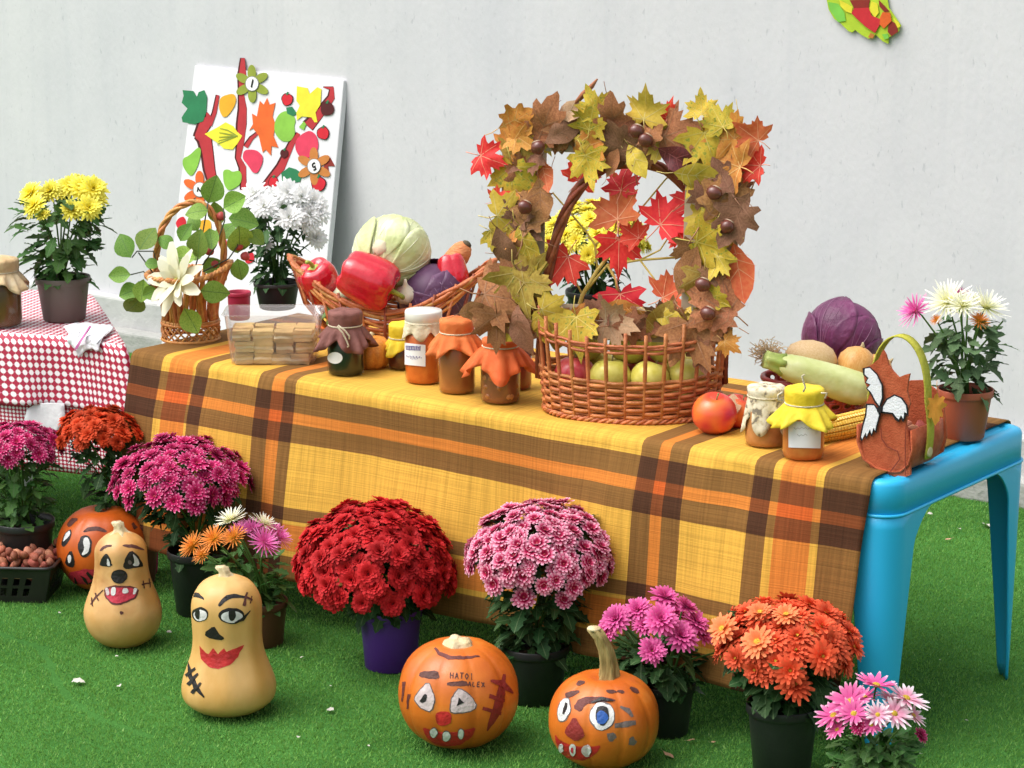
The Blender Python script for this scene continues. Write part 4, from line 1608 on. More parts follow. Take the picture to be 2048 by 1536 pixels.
# lettering in felt pen
for w_, x0, y0, sx, sy in (('HATOI', 480, 392, 27, 40), ('ALEX', 600, 455, 25, 30)):
    G = dict(H=[[(0, 0), (0, 1)], [(.7, 0), (.7, 1)], [(0, .5), (.7, .5)]], A=[[(0, 1), (.4, 0), (.8, 1)], [(.15, .65), (.65, .65)]], T=[[(0, 0), (.9, 0)], [(.45, 0), (.4, 1)]],
             O=[[(.4, 0), (0, .5), (.4, 1), (.8, .5), (.4, 0)]], I=[[(.3, 0), (.3, 1)]], L=[[(.1, 0), (0, 1), (.6, 1)]], E=[[(.7, 0), (.05, 0), (0, 1), (.7, 1)], [(0, .5), (.55, .5)]], X=[[(0, 0), (.7, 1)], [(.7, 0), (0, 1)]])
    for i, ch in enumerate(w_):
        for sg in G[ch]:
            pts = [(x0 + (i * 1.25 + a) * sx, y0 + b_ * sy + i * 2) for a, b_ in sg]
            for p, q_ in zip(pts, pts[1:]):
                items.append(('letter_stroke', 'brown', stroke([p, q_], 7.5), 0))
face(rt_, bv, T4, items)

# -- pumpkin with the long stem
rt_, bv = pumpkin(1207, 1552, 224, 205, pk_o, 'orange pumpkin with a long curved stem and one blue eye', 'long', seed=2)
face(rt_, bv, T4, [('eye', 'grey', E_(1258, 648, 46, 88, 14), 0), ('eye', 'white', E_(1258, 648, 40, 80, 14, 20, .03), 1), ('pupil', 'black', stroke([(1278, 600), (1266, 640), (1256, 675)], [22, 28, 16]), 2),
                   ('eye', 'grey', E_(1517, 690, 88, 100), 0), ('eye', 'white', E_(1517, 690, 80, 92, 0, 24, .03), 1), ('iris', 'black', E_(1518, 685, 46, 66, 0, 14, .05), 2), ('pupil', 'blue', E_(1516, 700, 38, 46, 0, 14, .06), 3),
                   ('nose', 'dkred', [(1330, 683), (1384, 780), (1397, 830), (1340, 864), (1288, 832), (1260, 792)], 1),
                   ('mouth', 'red', [(1190, 806), (1240, 862), (1320, 890), (1430, 900), (1517, 888), (1470, 952), (1400, 992), (1320, 986), (1250, 960), (1210, 890)], 0),
                   ('tooth', 'white', E_(1240, 905, 16, 32), 2), ('tooth', 'white', E_(1318, 918, 22, 42), 2), ('tooth', 'rose', E_(1318, 918, 9, 22), 3), ('tooth', 'pinkish', E_(1412, 922, 34, 42), 2), ('tooth', 'white', E_(1428, 925, 16, 26), 3),
                   ('eyebrow', 'brown', stroke([(1265, 552), (1310, 540), (1358, 520)], [30, 40, 20]), 0), ('eyebrow', 'maroon', stroke([(1345, 650), (1380, 590), (1480, 575), (1605, 582)], [70, 60, 40, 14]), 0),
                   ('eyelash', 'black', stroke([(1450, 600), (1510, 575), (1590, 590)], [10, 22, 8]), 3),
                   ('smear', 'grey', stroke([(1640, 625), (1690, 650), (1725, 695)], [14, 34, 16]), 0), ('smear', 'grey', stroke([(1600, 756), (1680, 745), (1745, 735)], [26, 40, 26]), 0),
                   ('smear', 'grey', E_(1580, 832, 32, 30, 0, 10, .15), 0), ('smear', 'grey', E_(1722, 862, 28, 30, 0, 10, .15), 0),
                   ('smear', 'brown', E_(1370, 465, 32, 16, -20, 10, .1), 0), ('smear', 'brown', E_(1580, 524, 40, 12, 5, 10, .1), 0), ('smear', 'brown', E_(1645, 524, 26, 12, 10, 10, .1), 0), ('smear', 'brown', E_(1735, 512, 36, 16, 30, 10, .1), 0)])

# -- big pumpkin behind the tan squash
rt_, bv = pumpkin(208, 1196, 180, 182, pk_d, 'deep orange pumpkin with black rimmed eyes behind the tan butternut squash', 'scar', seed=3, ribs=9, rd=.03)
face(rt_, bv, T8, [('eye', 'black', [(832, -20), (850, 40), (800, 165), (745, 205), (722, 160), (765, 40)], 0), ('eye', 'white', [(822, 0), (832, 60), (765, 130), (745, 140), (775, 50)], 1),
                   ('eye', 'black', E_(1005, 190, 82, 134, 4), 0), ('eye', 'white', [(1000, 85), (1050, 90), (1068, 180), (1045, 260), (990, 300), (965, 290), (1000, 220), (985, 150)], 1),
                   ('nose', 'black', [(835, 220), (884, 340), (872, 452), (790, 425), (765, 372)], 0), ('nose_highlight', 'white', E_(825, 340, 22, 48, 5), 1),
                   ('mouth', 'rose', [(930, 480), (1000, 458), (1130, 470), (1150, 560), (1060, 640), (900, 640), (830, 590), (806, 500)], 0),
                   ('stitch', 'black', stroke([(960, 540), (1010, 590), (1040, 640)], [10, 34, 12]), 1), ('stitch', 'black', stroke([(1030, 500), (1090, 570)], [30, 40]), 1), ('stitch', 'black', stroke([(880, 560), (910, 630)], [14, 24]), 1), ('stitch', 'black', stroke([(1050, 630), (1180, 560)], [18, 22]), 1),
                   ('eyebrow', 'brown', stroke([(985, 20), (1060, -10), (1160, -12), (1260, 15)], [20, 52, 52, 30]), 0), ('eyebrow', 'brown', stroke([(800, -45), (860, -110), (920, -130)], [50, 70, 30]), 0), ('smear', 'brown', stroke([(1560, -80), (1610, -20)], [30, 50]), 0)])

# -- cream butternut
GQ = 'painted squashes on the turf'
rt_, bv = gourd(459, [(1432, 30), (1424, 62), (1406, 87), (1385, 94), (1360, 91), (1332, 81), (1305, 72), (1275, 68), (1240, 69), (1205, 69), (1182, 62), (1165, 48), (1154, 28)],
                'cream butternut squash with winged eyes and a jagged red grin', bt_c, GQ, (-.008, .022), 1)
face(rt_, bv, T2, [('eyebrow', 'black', stroke([(1308, 722), (1345, 712), (1392, 748)], [22, 34, 12]), 0), ('eyebrow', 'black', stroke([(1492, 792), (1540, 738), (1610, 720), (1682, 735)], [20, 32, 28, 14]), 0),
                   ('stitch', 'brown', stroke([(1684, 698), (1664, 790)], [14, 20]), 1), ('stitch', 'brown', stroke([(1682, 735), (1722, 752)], [12, 10]), 1), ('stitch', 'brown', stroke([(1716, 725), (1708, 775)], [8, 8]), 1),
                   ('eye', 'black', E_(1366, 850, 56, 50), 0), ('eye', 'white', E_(1370, 856, 44, 38), 1), ('pupil', 'black', E_(1354, 846, 15, 34), 2),
                   ('eye', 'black', E_(1580, 858, 88, 56), 0), ('eye', 'white', E_(1584, 866, 74, 40), 1), ('pupil', 'black', E_(1582, 852, 24, 40), 2), ('eyelash', 'black', stroke([(1600, 905), (1655, 880), (1706, 824)], [10, 24, 6]), 2),
                   ('nose', 'black', [(1460, 922), (1490, 975), (1536, 1010), (1512, 1026), (1440, 1016), (1388, 982)], 0),
                   ('mouth', 'red', [(1362, 1062), (1405, 1110), (1424, 1120), (1455, 1078), (1490, 1120), (1530, 1078), (1546, 1105), (1600, 1082), (1667, 1056), (1622, 1140), (1570, 1195), (1490, 1224), (1420, 1206), (1373, 1150)], 0),
                   ('scar', 'black', stroke([(1285, 1175), (1300, 1270), (1340, 1350), (1392, 1415)], [10, 34, 34, 10]), 0), ('stitch', 'black', stroke([(1268, 1268), (1335, 1215)], [22, 14]), 1), ('stitch', 'black', stroke([(1285, 1332), (1352, 1252)], [22, 14]), 1), ('stitch', 'black', stroke([(1312, 1390), (1372, 1315)], [22, 14]), 1)])

# -- tan butternut
rt_, bv = gourd(249, [(1298, 26), (1288, 48), (1270, 66), (1248, 75), (1225, 77), (1202, 71), (1178, 62), (1152, 55), (1125, 52), (1100, 51), (1085, 45), (1074, 34), (1066, 20)],
                'tan butternut squash with a round black nose and gap teeth', bt_t, GQ, (-.006, .024), 2)
face(rt_, bv, T8, [('eyebrow', 'brown', stroke([(1180, 248), (1240, 198), (1322, 180)], [22, 38, 24]), 0), ('eyebrow', 'brown', stroke([(1450, 185), (1580, 192), (1704, 236)], [22, 42, 20]), 0),
                   ('eye', 'black', [(1258, 262), (1302, 340), (1338, 438), (1182, 428), (1188, 360)], 0), ('eye', 'white', [(1268, 318), (1304, 390), (1308, 430), (1262, 424)], 1),
                   ('eye', 'black', [(1545, 236), (1622, 288), (1706, 428), (1640, 438), (1480, 464), (1452, 430), (1480, 330)], 0), ('eye', 'white', [(1562, 268), (1620, 330), (1652, 418), (1560, 420), (1588, 370)], 1), ('pupil', 'grey', E_(1530, 378, 22, 26), 1),
                   ('nose', 'black', E_(1408, 548, 94, 84), 1),
                   ('mouth', 'maroon', [(1230, 690), (1330, 650), (1500, 656), (1646, 688), (1625, 790), (1530, 852), (1400, 890), (1310, 876), (1236, 790)], 0), ('tongue', 'rose', [(1250, 705), (1330, 676), (1500, 680), (1622, 706), (1600, 785), (1520, 836), (1400, 870), (1318, 855), (1256, 785)], 1),
                   ('tooth', 'pinkish', [(1246, 684), (1290, 676), (1296, 772), (1262, 768)], 2), ('tooth', 'white', [(1318, 672), (1372, 672), (1364, 776), (1314, 776)], 2), ('tooth', 'white', [(1446, 684), (1506, 684), (1516, 746), (1446, 752)], 2), ('tooth', 'white', [(1580, 684), (1626, 690), (1600, 762), (1568, 756)], 2),
                   ('stitch', 'brown', stroke([(1070, 885), (1140, 785), (1222, 706)], [20, 22, 12]), 0), ('stitch', 'brown', stroke([(1130, 740), (1160, 835)], [16, 14]), 1), ('stitch', 'brown', stroke([(1085, 800), (1100, 900)], [14, 14]), 1),
                   ('stitch', 'brown', stroke([(1672, 645), (1780, 618)], [20, 14]), 0), ('stitch', 'brown', stroke([(1690, 600), (1702, 690)], [14, 14]), 1), ('stitch', 'brown', stroke([(1755, 570), (1772, 680)], [12, 12]), 1), ('spot', 'brown', E_(1435, 978, 22, 20, 0, 10, .1), 0)])

# ---- black plastic crate of nuts
blk = M('crate_plastic', (.012, .011, .010), (.02, .018, .017), scale=20, rough=.4, spec=.45)
Pc = gz(30, 1205, 0)
s_ = scl(Pc)
root = thing('fruit_crate', 'small black plastic basket with slotted sides holding nuts', 'crate', Pc)
ux, uy = RT * math.cos(R(-4)) + TOC * math.sin(R(4)), None
uy = ZV.cross(ux)                  # away from the camera
ua, ub, uh = .085, .065, .080      # half length, half depth, height
Cb = Pc + uy * .065 + ux * -.02


def cpt(a, b_, z):
    k = 1 + .22 * z / uh
    return Cb + ux * a * k + uy * b_ * k + ZV * z


def wall_slots(a0, b0, a1, b1, nm):
    """a crate wall from corner to corner with two rows of slots"""
    mb = MB()
    nx = 15
    zr = [0, .016, .034, .040, .058, uh]
    for r in range(5):
        for c in range(nx):
            if r in (1, 3) and c % 2 == 1 and 2 <= c <= nx - 3: continue
            p = []
            for cc, z in ((c, zr[r]), (c + 1, zr[r]), (c + 1, zr[r + 1]), (c, zr[r + 1])):
                t = cc / nx + (.02 if .01 < z < .06 and 0 < cc < nx else 0) * (z - .037) / .02
                p.append(cpt(a0 + (a1 - a0) * t, b0 + (b1 - b0) * t, z))
            mb.add(p, [(0, 1, 2, 3)])
    o = mb.build(nm, blk, root, False)
    solid(o, .003, 0)


wall_slots(-ua, -ub, ua, -ub, 'side'); wall_slots(ua, -ub, ua, ub, 'side'); wall_slots(ua, ub, -ua, ub, 'side'); wall_slots(-ua, ub, -ua, -ub, 'side')
mb = MB()
mb.add([cpt(-ua, -ub, .002), cpt(ua, -ub, .002), cpt(ua, ub, .002), cpt(-ua, ub, .002)], [(0, 1, 2, 3)])
solid(mb.build('floor', blk, root, False), .003)
mb = MB()
mb.tube([cpt(x, y, uh) for x, y in rrect(-ua, ua, -ub, ub, .012, -.002, 4, 6)], .0042, 6, True)
mb.build('rim', blk, root)
nutm = [M('chestnut_shell', (.26, .06, .035), (.42, .13, .08), scale=60, rough=.5, rand=.3, bump=.3, bscale=120, spec=.3), M('hazelnut_shell', (.42, .14, .08), (.54, .24, .16), scale=80, rough=.55, rand=.25, bump=.3, bscale=140, spec=.3)]
nme = []
for k in range(4):
    mb = MB()
    mb.lathe([(.15, -.62), (.62, -.5), (.95, -.1), (1., .15), (.8, .5), (.4, .75), (.08, .95)], 14, fn=lambda th, r, z, k=k: (r * (1 + .14 * math.cos(2 * th + k) + .12 * noise.noise(V((math.cos(th) * 2, math.sin(th) * 2, z * 2 + k)))), z * .9))
    nme.append(mb.mesh('nut', nutm[k % 2]))
q = random.Random(5)
k = 0
for layer in range(4):
    for i in range(9):
        for j in range(6):
            if layer == 3 and q.random() < .45: continue
            a = -ua * 1.12 + 2.24 * ua * (i + .5 + q.uniform(-.3, .3)) / 9
            b_ = -ub * 1.08 + 2.16 * ub * (j + .5 + q.uniform(-.3, .3)) / 6
            z = .064 + layer * .0125 + q.uniform(-.003, .004) - abs(a) * .06
            if layer < 2 and 0 < i < 8 and 0 < j < 5: continue
            loc = Cb + ux * a + uy * b_ + ZV * z
            o = inst('nut', nme[k % 4], None, frame_z(loc, V((q.uniform(-1, 1), q.uniform(-1, 1), q.uniform(-.3, 1))), q.uniform(0, 6), .0115 * q.uniform(.8, 1.15)))
            tag(o, 'brown nut heaped in the black slotted basket', 'nut', 'nuts in the black basket')
            k += 1
# a tray fill under the top nuts so that the heap is closed
mb = MB()
mb.add([cpt(-ua * .97, -ub * .97, .056), cpt(ua * .97, -ub * .97, .056), cpt(ua * .97, ub * .97, .056), cpt(-ua * .97, ub * .97, .056)], [(0, 1, 2, 3)])
solid(mb.build('paper_liner', M('kraft_paper', (.2, .11, .06), (.3, .18, .1), scale=30, rough=.8), root, False), .002)
# ================================================================ jars
glass = glass_mat('jar_glass', (.97, .98, .97), .04)
twine = M('cotton_twine', (.60, .52, .36), (.72, .64, .48), scale=200, rough=.9, bump=.5, bscale=400)
FAB = dict(brown=M('brown_crepe_paper', (.15, .055, .045), (.22, .085, .07), scale=30, rough=.7, bump=.35, bscale=60, spec=.3),
           orange=M('orange_crepe_paper', (.70, .16, .035), (.78, .22, .06), scale=30, rough=.7, bump=.35, bscale=60, spec=.3, transl=.15),
           orange2=M('bright_orange_crepe_paper', (.76, .13, .03), (.80, .18, .05), scale=30, rough=.7, bump=.35, bscale=60, spec=.3, transl=.15),
           yellow=M('yellow_crepe_paper', (.82, .60, .03), (.86, .68, .06), scale=30, rough=.65, bump=.35, bscale=60, spec=.3, transl=.15),
           beige=M('beige_cotton', (.55, .38, .20), (.68, .52, .32), scale=20, rough=.8, bump=.3, bscale=120, spec=.2, c3=(.74, .62, .44), hi=.6),
           linen=M('cream_linen', (.55, .47, .32), (.66, .58, .42), scale=40, rough=.85, bump=.3, bscale=150, spec=.2),
           print=M('printed_cotton', (.20, .17, .13), (.50, .42, .28), scale=75, rough=.8, bump=.2, bscale=150, spec=.2, lo=.37, hi=.42, c3=(.66, .60, .46), detail=2.))


def lab(c, c2, **k):
    return M('preserve', c, c2, rough=.3, spec=.5, **k)


FILL = dict(dark=lab((.006, .008, .006), (.014, .014, .01), scale=20), plum=lab((.05, .008, .006), (.10, .02, .012), scale=30), apricot=lab((.56, .10, .014), (.64, .16, .024), scale=40),
            caramel=lab((.33, .10, .028), (.40, .14, .04), scale=25), quince=lab((.20, .06, .025), (.28, .09, .04), scale=30), redb=lab((.24, .03, .016), (.3, .045, .025), scale=30),
            olive=lab((.10, .05, .012), (.16, .08, .02), scale=10), butter=lab((.44, .165, .05), (.54, .23, .085), scale=60), carrot=lab((.54, .135, .028), (.62, .20, .045), scale=50))
lidm = {'white': M('white_lid', (.72, .71, .66), (.78, .77, .72), scale=10, rough=.3, spec=.5), 'gold': M('gold_lid', (.5, .36, .12), None, rough=.3, metal=.9)}


def jar(label, x0, x1, yb, yt, z0, fill, cover, yc, seed=0, skirt=.022, flare=.018, corners=4, ruff=.006, lab_px=None, lab_mat=None, tw=False, name='preserve_jar', shoulder=.8, chunks=None, lidkind=None, back=0, ph=0.):
    """x0,x1 glass sides; yb foot; yt top of the lid; yc: level of the tie, in photo pixels"""
    wpx = x1 - x0
    P = gz((x0 + x1) / 2, yb - .13 * wpx, z0)
    if back: P = P - TOC * back
    s = scl(P)
    r = wpx / 2 / s
    H = (yb - yt) / s * 1.0
    zn = (yb - yc) / s * 1.0        # neck height
    rl = r * .88
    root = thing(name, label, 'jar', P, 'jars of preserves on the tables')
    f = MB()
    f.lathe([(r * .70, .003), (r * .90, .005), (r * .962, .014), (r * .962, zn - .026), (r * shoulder * .93, zn - .012), (r * shoulder * .9, zn - .006), (.002, zn - .005)], 32, P)
    f.build('contents', FILL[fill], root)
    g = MB()
    g.lathe([(r * .72, .0005), (r * .92, .002), (r * .985, .009), (r, .018), (r, zn - .028), (r * .97, zn - .021), (r * shoulder, zn - .008), (r * shoulder, zn + .006)], 40, P, cap1=False)
    g.build('glass', glass, root)
    bv = g.bvh()
    bvh_mid[id(bv)] = P + V((0, 0, zn / 2))
    ztop = H
    if chunks:
        q = random.Random(seed)
        for i in range(chunks):
            a = -pi / 2 - YAW + YAW * 2 + q.uniform(-1.3, 1.3)
            a = math.atan2(TOC.y, TOC.x) + q.uniform(-1.3, 1.3)
            rr = r * .80
            m = MB()
            m.lathe([(.1, -1), (.7, -.7), (1, 0), (.7, .7), (.1, 1)], 10)
            inst('fruit_piece', m.mesh('fruit_piece', FILL['butter'] if i % 3 == 0 else FILL['caramel']), root, frame_z(P + V((math.cos(a) * rr, math.sin(a) * rr, .018 + (i % 4) * .018)), V((1, q.random(), q.random())), 0, r * .22))
    if lidkind:
        m = MB()
        m.lathe([(r * .9, zn + .002), (r * .98, zn + .004), (r * .98, ztop - .003), (r * .95, ztop), (.002, ztop + .001)], 36, P)
        m.build('lid', lidm[lidkind], root)
    if cover:
        q = random.Random(seed + 3)
        k1 = q.uniform(0, 6)
        m = MB()
        n = 96
        loops = []
        rt_ = r * (.93 if not lidkind else 1.0)
        if not lidkind:
            for rr, zz in ((rt_ * .1, ztop + .0012), (rt_ * .55, ztop + .0012), (rt_ * .86, ztop), (rt_ * .98, ztop - .003), (rt_, ztop - .007), (rt_ * .985, zn + .006), (rt_ * .93, zn)):
                loops.append([P + V((math.cos(2 * pi * k / n) * rr * (1 + .01 * math.sin(11 * 2 * pi * k / n)), math.sin(2 * pi * k / n) * rr * (1 + .01 * math.sin(11 * 2 * pi * k / n)), zz + .0008 * math.sin(5 * 2 * pi * k / n + k1))) for k in range(n)])
        else:
            loops.append([P + V((math.cos(2 * pi * k / n) * rt_ * .98, math.sin(2 * pi * k / n) * rt_ * .98, zn + .004)) for k in range(n)])
        for t in (.15, .35, .6, .8, 1.):
            l = []
            for k in range(n):
                a = 2 * pi * k / n
                cs = abs(math.cos(corners / 2 * (a + ph))) ** 1.6
                ln = skirt * (.62 + .6 * cs)
                rf = ruff * math.sin(13 * a + k1 + 1.5 * math.sin(3 * a)) + ruff * .7 * math.sin(7 * a + k1 * 2)
                dr = (flare * (.6 + .55 * cs) * t ** .8 + rf * t)
                l.append(P + V((math.cos(a) * (rt_ * .95 + dr), math.sin(a) * (rt_ * .95 + dr), zn - ln * t + .002 * math.sin(9 * a) * t)))
            loops.append(l)
        vs = [p for l in loops for p in l]
        fs = [(i * n + k, (i + 1) * n + k, (i + 1) * n + (k + 1) % n, i * n + (k + 1) % n) for i in range(len(loops) - 1) for k in range(n)]
        if not lidkind: fs.append(tuple(range(n)))
        m.add(vs, fs)
        o = m.build('cover', FAB[cover], root)
        solid(o, .0007, 0)
        m = MB()
        m.tube([P + V((math.cos(2 * pi * k / 40) * rt_ * .965, math.sin(2 * pi * k / 40) * rt_ * .965, zn + .001)) for k in range(40)], .0016, 5, True)
        m.build('tie', twine, root)
    if tw:
        for path in tw:
            m = MB()
            pts = [gp(x, y, P + TOC * (r * 1.12 + .012), -TOC) for x, y in path]
            m.tube(pts, .0018, 5)
            m.build('twine', twine, root)
    if lab_px:
        for nm, mt, poly, off in lab_px:
            decal(nm, poly, bv, mt, root, off, 7)
    return root


lbl = M('paper_label', (.74, .75, .78), (.80, .80, .82), scale=30, rough=.6, spec=.3)
ink = M('label_ink_violet', (.12, .10, .28), (.2, .17, .36), scale=60, rough=.7)
pen = M('label_pencil', (.38, .36, .34), (.5, .48, .46), scale=60, rough=.7)


def J5(q): return [(620 + x * .22461, 600 + y * .22461) for x, y in q]
def J6(q): return [(1440 + x * .22461, 640 + y * .22461) for x, y in q]


jar('dark jam jar under pleated brown paper tied with twine', 655, 729, 759, 628, TZ, 'dark', 'brown', 658, 1, .042, .026, 4, .007,
    lab_px=[('label', lbl, J5(ell(225, 515, 66, 52)), .0012)], tw=[J5([(240, 235), (290, 290), (330, 370), (345, 410), (310, 440)]), J5([(250, 225), (310, 270), (350, 320), (350, 350)])], ph=.5)
jar('small dark jar under a yellow paper cover behind the labelled orange jar', 776, 836, 746, 652, TZ, 'plum', 'yellow', 682, 2, .028, .012, 4, .004)
ls = [('label', lbl, J5([(848, 380), (1028, 400), (1028, 592), (848, 575)]), .0012)]
for k in range(9): ls.append(('label_mark', ink, J5(stroke([(862 + k * 15, 408 + (k % 2) * 6), (866 + k * 14, 440 + (k % 3) * 4)], 9)), .0018))
ls.append(('label_mark', ink, J5(stroke([(860, 408), (985, 418)], 7)), .0019))
ls.append(('label_mark', ink, J5(stroke([(862, 440), (985, 446)], 6)), .0019))
for k in range(10): ls.append(('label_mark', ink, J5(stroke([(866 + k * 14, 492 + k + (k % 2) * 8), (874 + k * 13, 508 + k)], 7)), .0018))
for k in range(5): ls.append(('label_mark', ink, J5(stroke([(900 + k * 14, 518 + (k % 2) * 5), (908 + k * 14, 524)], 6)), .0018))
jar('orange preserve jar with a white lid and a printed white label', 810, 886, 775, 627, TZ, 'apricot', 'linen', 652, 3, .026, .006, 6, .002, lab_px=ls, lidkind='white')
jar('tall brown preserve jar under an orange paper cover', 877, 951, 795, 644, TZ, 'caramel', 'orange', 672, 4, .036, .026, 4, .007, ph=.2)
jar('jar of whole brown fruit under a bright orange paper cover in front of the others', 961, 1041, 815, 683, TZ, 'quince', 'orange2', 700, 5, .05, .036, 4, .008, chunks=14, ph=.9)
jar('dark red preserve jar half hidden beside the big basket', 996, 1064, 788, 672, TZ, 'redb', 'brown', 694, 6, .02, .008, 5, .004)
jar('dark syrup jar with a beige cloth cover on the red gingham cloth', -42, 46, 663, 526, RZ, 'olive', 'beige', 552, 7, .036, .024, 5, .008)
jar('amber preserve jar under a newsprint patterned cloth cover', 1489, 1572, 902, 779, TZ, 'butter', 'print', 800, 8, .056, .0085, 5, .0022)
ls = [('label', lbl, J6([(612, 900), (898, 908), (890, 1142), (614, 1134)]), .0012)]
for x0, y0, n in ((660, 962, 11), (690, 1022, 6)):
    pts = [(x0 + k * 17, y0 + (7 if k % 2 else -7) * (1 + .5 * math.sin(k * 2.1))) for k in range(n)]
    for p, q_ in zip(pts, pts[1:]): ls.append(('label_mark', pen, J6(stroke([p, q_], 4.5)), .0018))
jar('orange preserve jar with a white hand written label and a yellow paper cover', 1563, 1648, 928, 782, TZ, 'carrot', 'yellow', 815, 9, .032, .028, 4, .006,
    lab_px=ls, tw=[J6([(740, 640), (760, 600), (740, 540), (730, 500), (755, 485)]), J6([(560, 640), (515, 670), (520, 710), (560, 715)]), J6([(900, 650), (950, 650), (935, 700)])], ph=.4)

# ================================================================ clear box of biscuits
cl = glass_mat('clear_plastic', (.985, .975, .97), .06, .07, (.84, .76, .74))
Pb = gz(550, 722, TZ)
s_ = scl(Pb)
root = thing('plastic_box', 'clear plastic box holding stacked biscuits', 'box', Pb)
bx, by = RT, FW0


def bpt(x, y, z): return Pb + bx * x + by * y + ZV * z


mb = MB()
loops = []
hw, hd, hh = .100, .060, .108
for k, z in ((.86, .001), (.885, .004), (.90, .012), (1.0, hh - .004), (1.03, hh - .002), (1.06, hh), (1.05, hh + .002), (1.0, hh + .001), (.885, .012), (.87, .006)):
    loops.append([bpt(x, y, z) for x, y in rrect(-hw * k, hw * k, -hd * k, hd * k, .022, 0, 5, 6)])
loft(mb, loops)
mb.add(loops[0], [tuple(range(len(loops[0]) - 1, -1, -1))])
mb.build('box_shell', cl, root)
bis = M('biscuit_crust', (.66, .40, .14), (.80, .58, .29), scale=70, rough=.85, bump=.6, bscale=150, rand=.14, spec=.15, c3=(.82, .64, .38), hi=.6)
mb = MB()
vs = []
nx_, ny_, nz_ = 6, 4, 3
mb.box((0, 0, 0), V((.5, 0, 0)), V((0, .5, 0)), V((0, 0, .5)))
bisme = []
crmb = M('biscuit_cream', (.80, .66, .42), (.86, .74, .54), scale=60, rough=.8, bump=.4, bscale=120, rand=.1, spec=.15)
for k in range(5):                     # two wafers with a cream filling
    bm = bmesh.new()
    for z0, z1, mi, ins in ((-.5, -.14, 0, 0), (-.15, .13, 1, .03), (.12, .5, 0, 0)):
        n0 = set(bm.faces)
        g = bmesh.ops.create_cube(bm, size=1)
        for v in g['verts']:
            v.co = V((v.co.x * (1 - ins), v.co.y * (1 - ins), z0 if v.co.z < 0 else z1))
        ed = list({e for v in g['verts'] for e in v.link_edges})
        bmesh.ops.subdivide_edges(bm, edges=ed, cuts=2, use_grid_fill=True)
        for f in bm.faces:
            if f not in n0: f.material_index = mi
    for v in bm.verts:
        c = v.co.copy()
        v.co += V((noise.noise(c * 2.2 + V((k * 3, 0, 0))), noise.noise(c * 2.2 + V((0, k * 3, 5))), noise.noise(c * 2.5 + V((0, 9, k * 3))))) * .10
    me = bpy.data.meshes.new('biscuit')
    bm.to_mesh(me)
    bm.free()
    me.materials.append(bis)
    me.materials.append(crmb)
    bisme.append(me)
q = random.Random(8)
for lay in range(3):
    for i in range(4):
        for j in range(3):
            if lay == 2 and q.random() < .12: continue
            x = (-.062 + .0415 * i) * (.94 + .06 * lay) + q.uniform(-.003, .003) + (.004 if lay % 2 else 0)
            y = -.034 + .034 * j + q.uniform(-.002, .002)
            m = basis(bpt(x, y, .0155 + lay * .0235 + q.uniform(-.001, .001)), bx, by, ZV) @ Matrix.Rotation(q.uniform(-.12, .12), 4, 'Z') @ Matrix.Rotation(q.uniform(-.06, .06), 4, 'X') @ Matrix.Diagonal((.041 * q.uniform(.88, 1.02), .032, .0235 * q.uniform(.9, 1.0), 1))
            o = inst('biscuit', q.choice(bisme), None, m)
            tag(o, 'pale golden biscuit brick stacked in the clear box', 'biscuit', 'biscuits in the clear box')

# ================================================================ wicker
wk_o = M('wicker_red_brown', (.42, .125, .040), (.58, .20, .07), scale=60, rough=.45, bump=.3, bscale=200, rand=.18, spec=.4)
wk_h = M('wicker_dark', (.22, .05, .02), (.34, .09, .035), scale=60, rough=.45, bump=.3, bscale=200, rand=.18, spec=.4)
wk_g = M('wicker_golden', (.50, .20, .05), (.64, .32, .10), scale=60, rough=.45, bump=.3, bscale=200, rand=.2, spec=.4)


def weave(root, fn, rows, nsp, mat, r=.0032, amp=.0035, nm='weaver', seg=4, flat=1.4):
    """fn(theta, row value)->(point, outward); strands run round and go in and out of the spokes"""
    for i, t in enumerate(rows):
        n = nsp * seg
        pts = []
        for k in range(n):
            th = 2 * pi * k / n
            p, o = fn(th, t)
            w_ = math.cos(nsp / 2 * th + (pi if i % 2 else 0)) * amp
            pts.append(p + o * w_ + ZV * .0006 * math.sin(th * 7 + i))
        mb = MB()
        mb.tube(pts, r, 6, True, flat=1)
        mb.build(nm, mat, root)


# ---- big oval basket
Pk = gz(1262, 822, TZ)
bs = scl(Pk)
root = thing('wicker_basket', 'big oval reddish wicker basket with a tall arched handle', 'basket', Pk)
bu = (RT * math.cos(R(8)) - FW0 * math.sin(R(8)))
bv_ = ZV.cross(bu)


def big(th, z, grow=None):
    k = 1 + .11 * min(z, .16) / .16
    a, b_ = .164 * k, .118 * k
    o = (bu * math.cos(th) / a + bv_ * math.sin(th) / b_).normalized()
    # the two ends rise a little
    zz = z + .012 * (abs(math.cos(th)) ** 3) * (z / .1)
    return Pk + bu * a * math.cos(th) + bv_ * b_ * math.sin(th) + ZV * zz, o


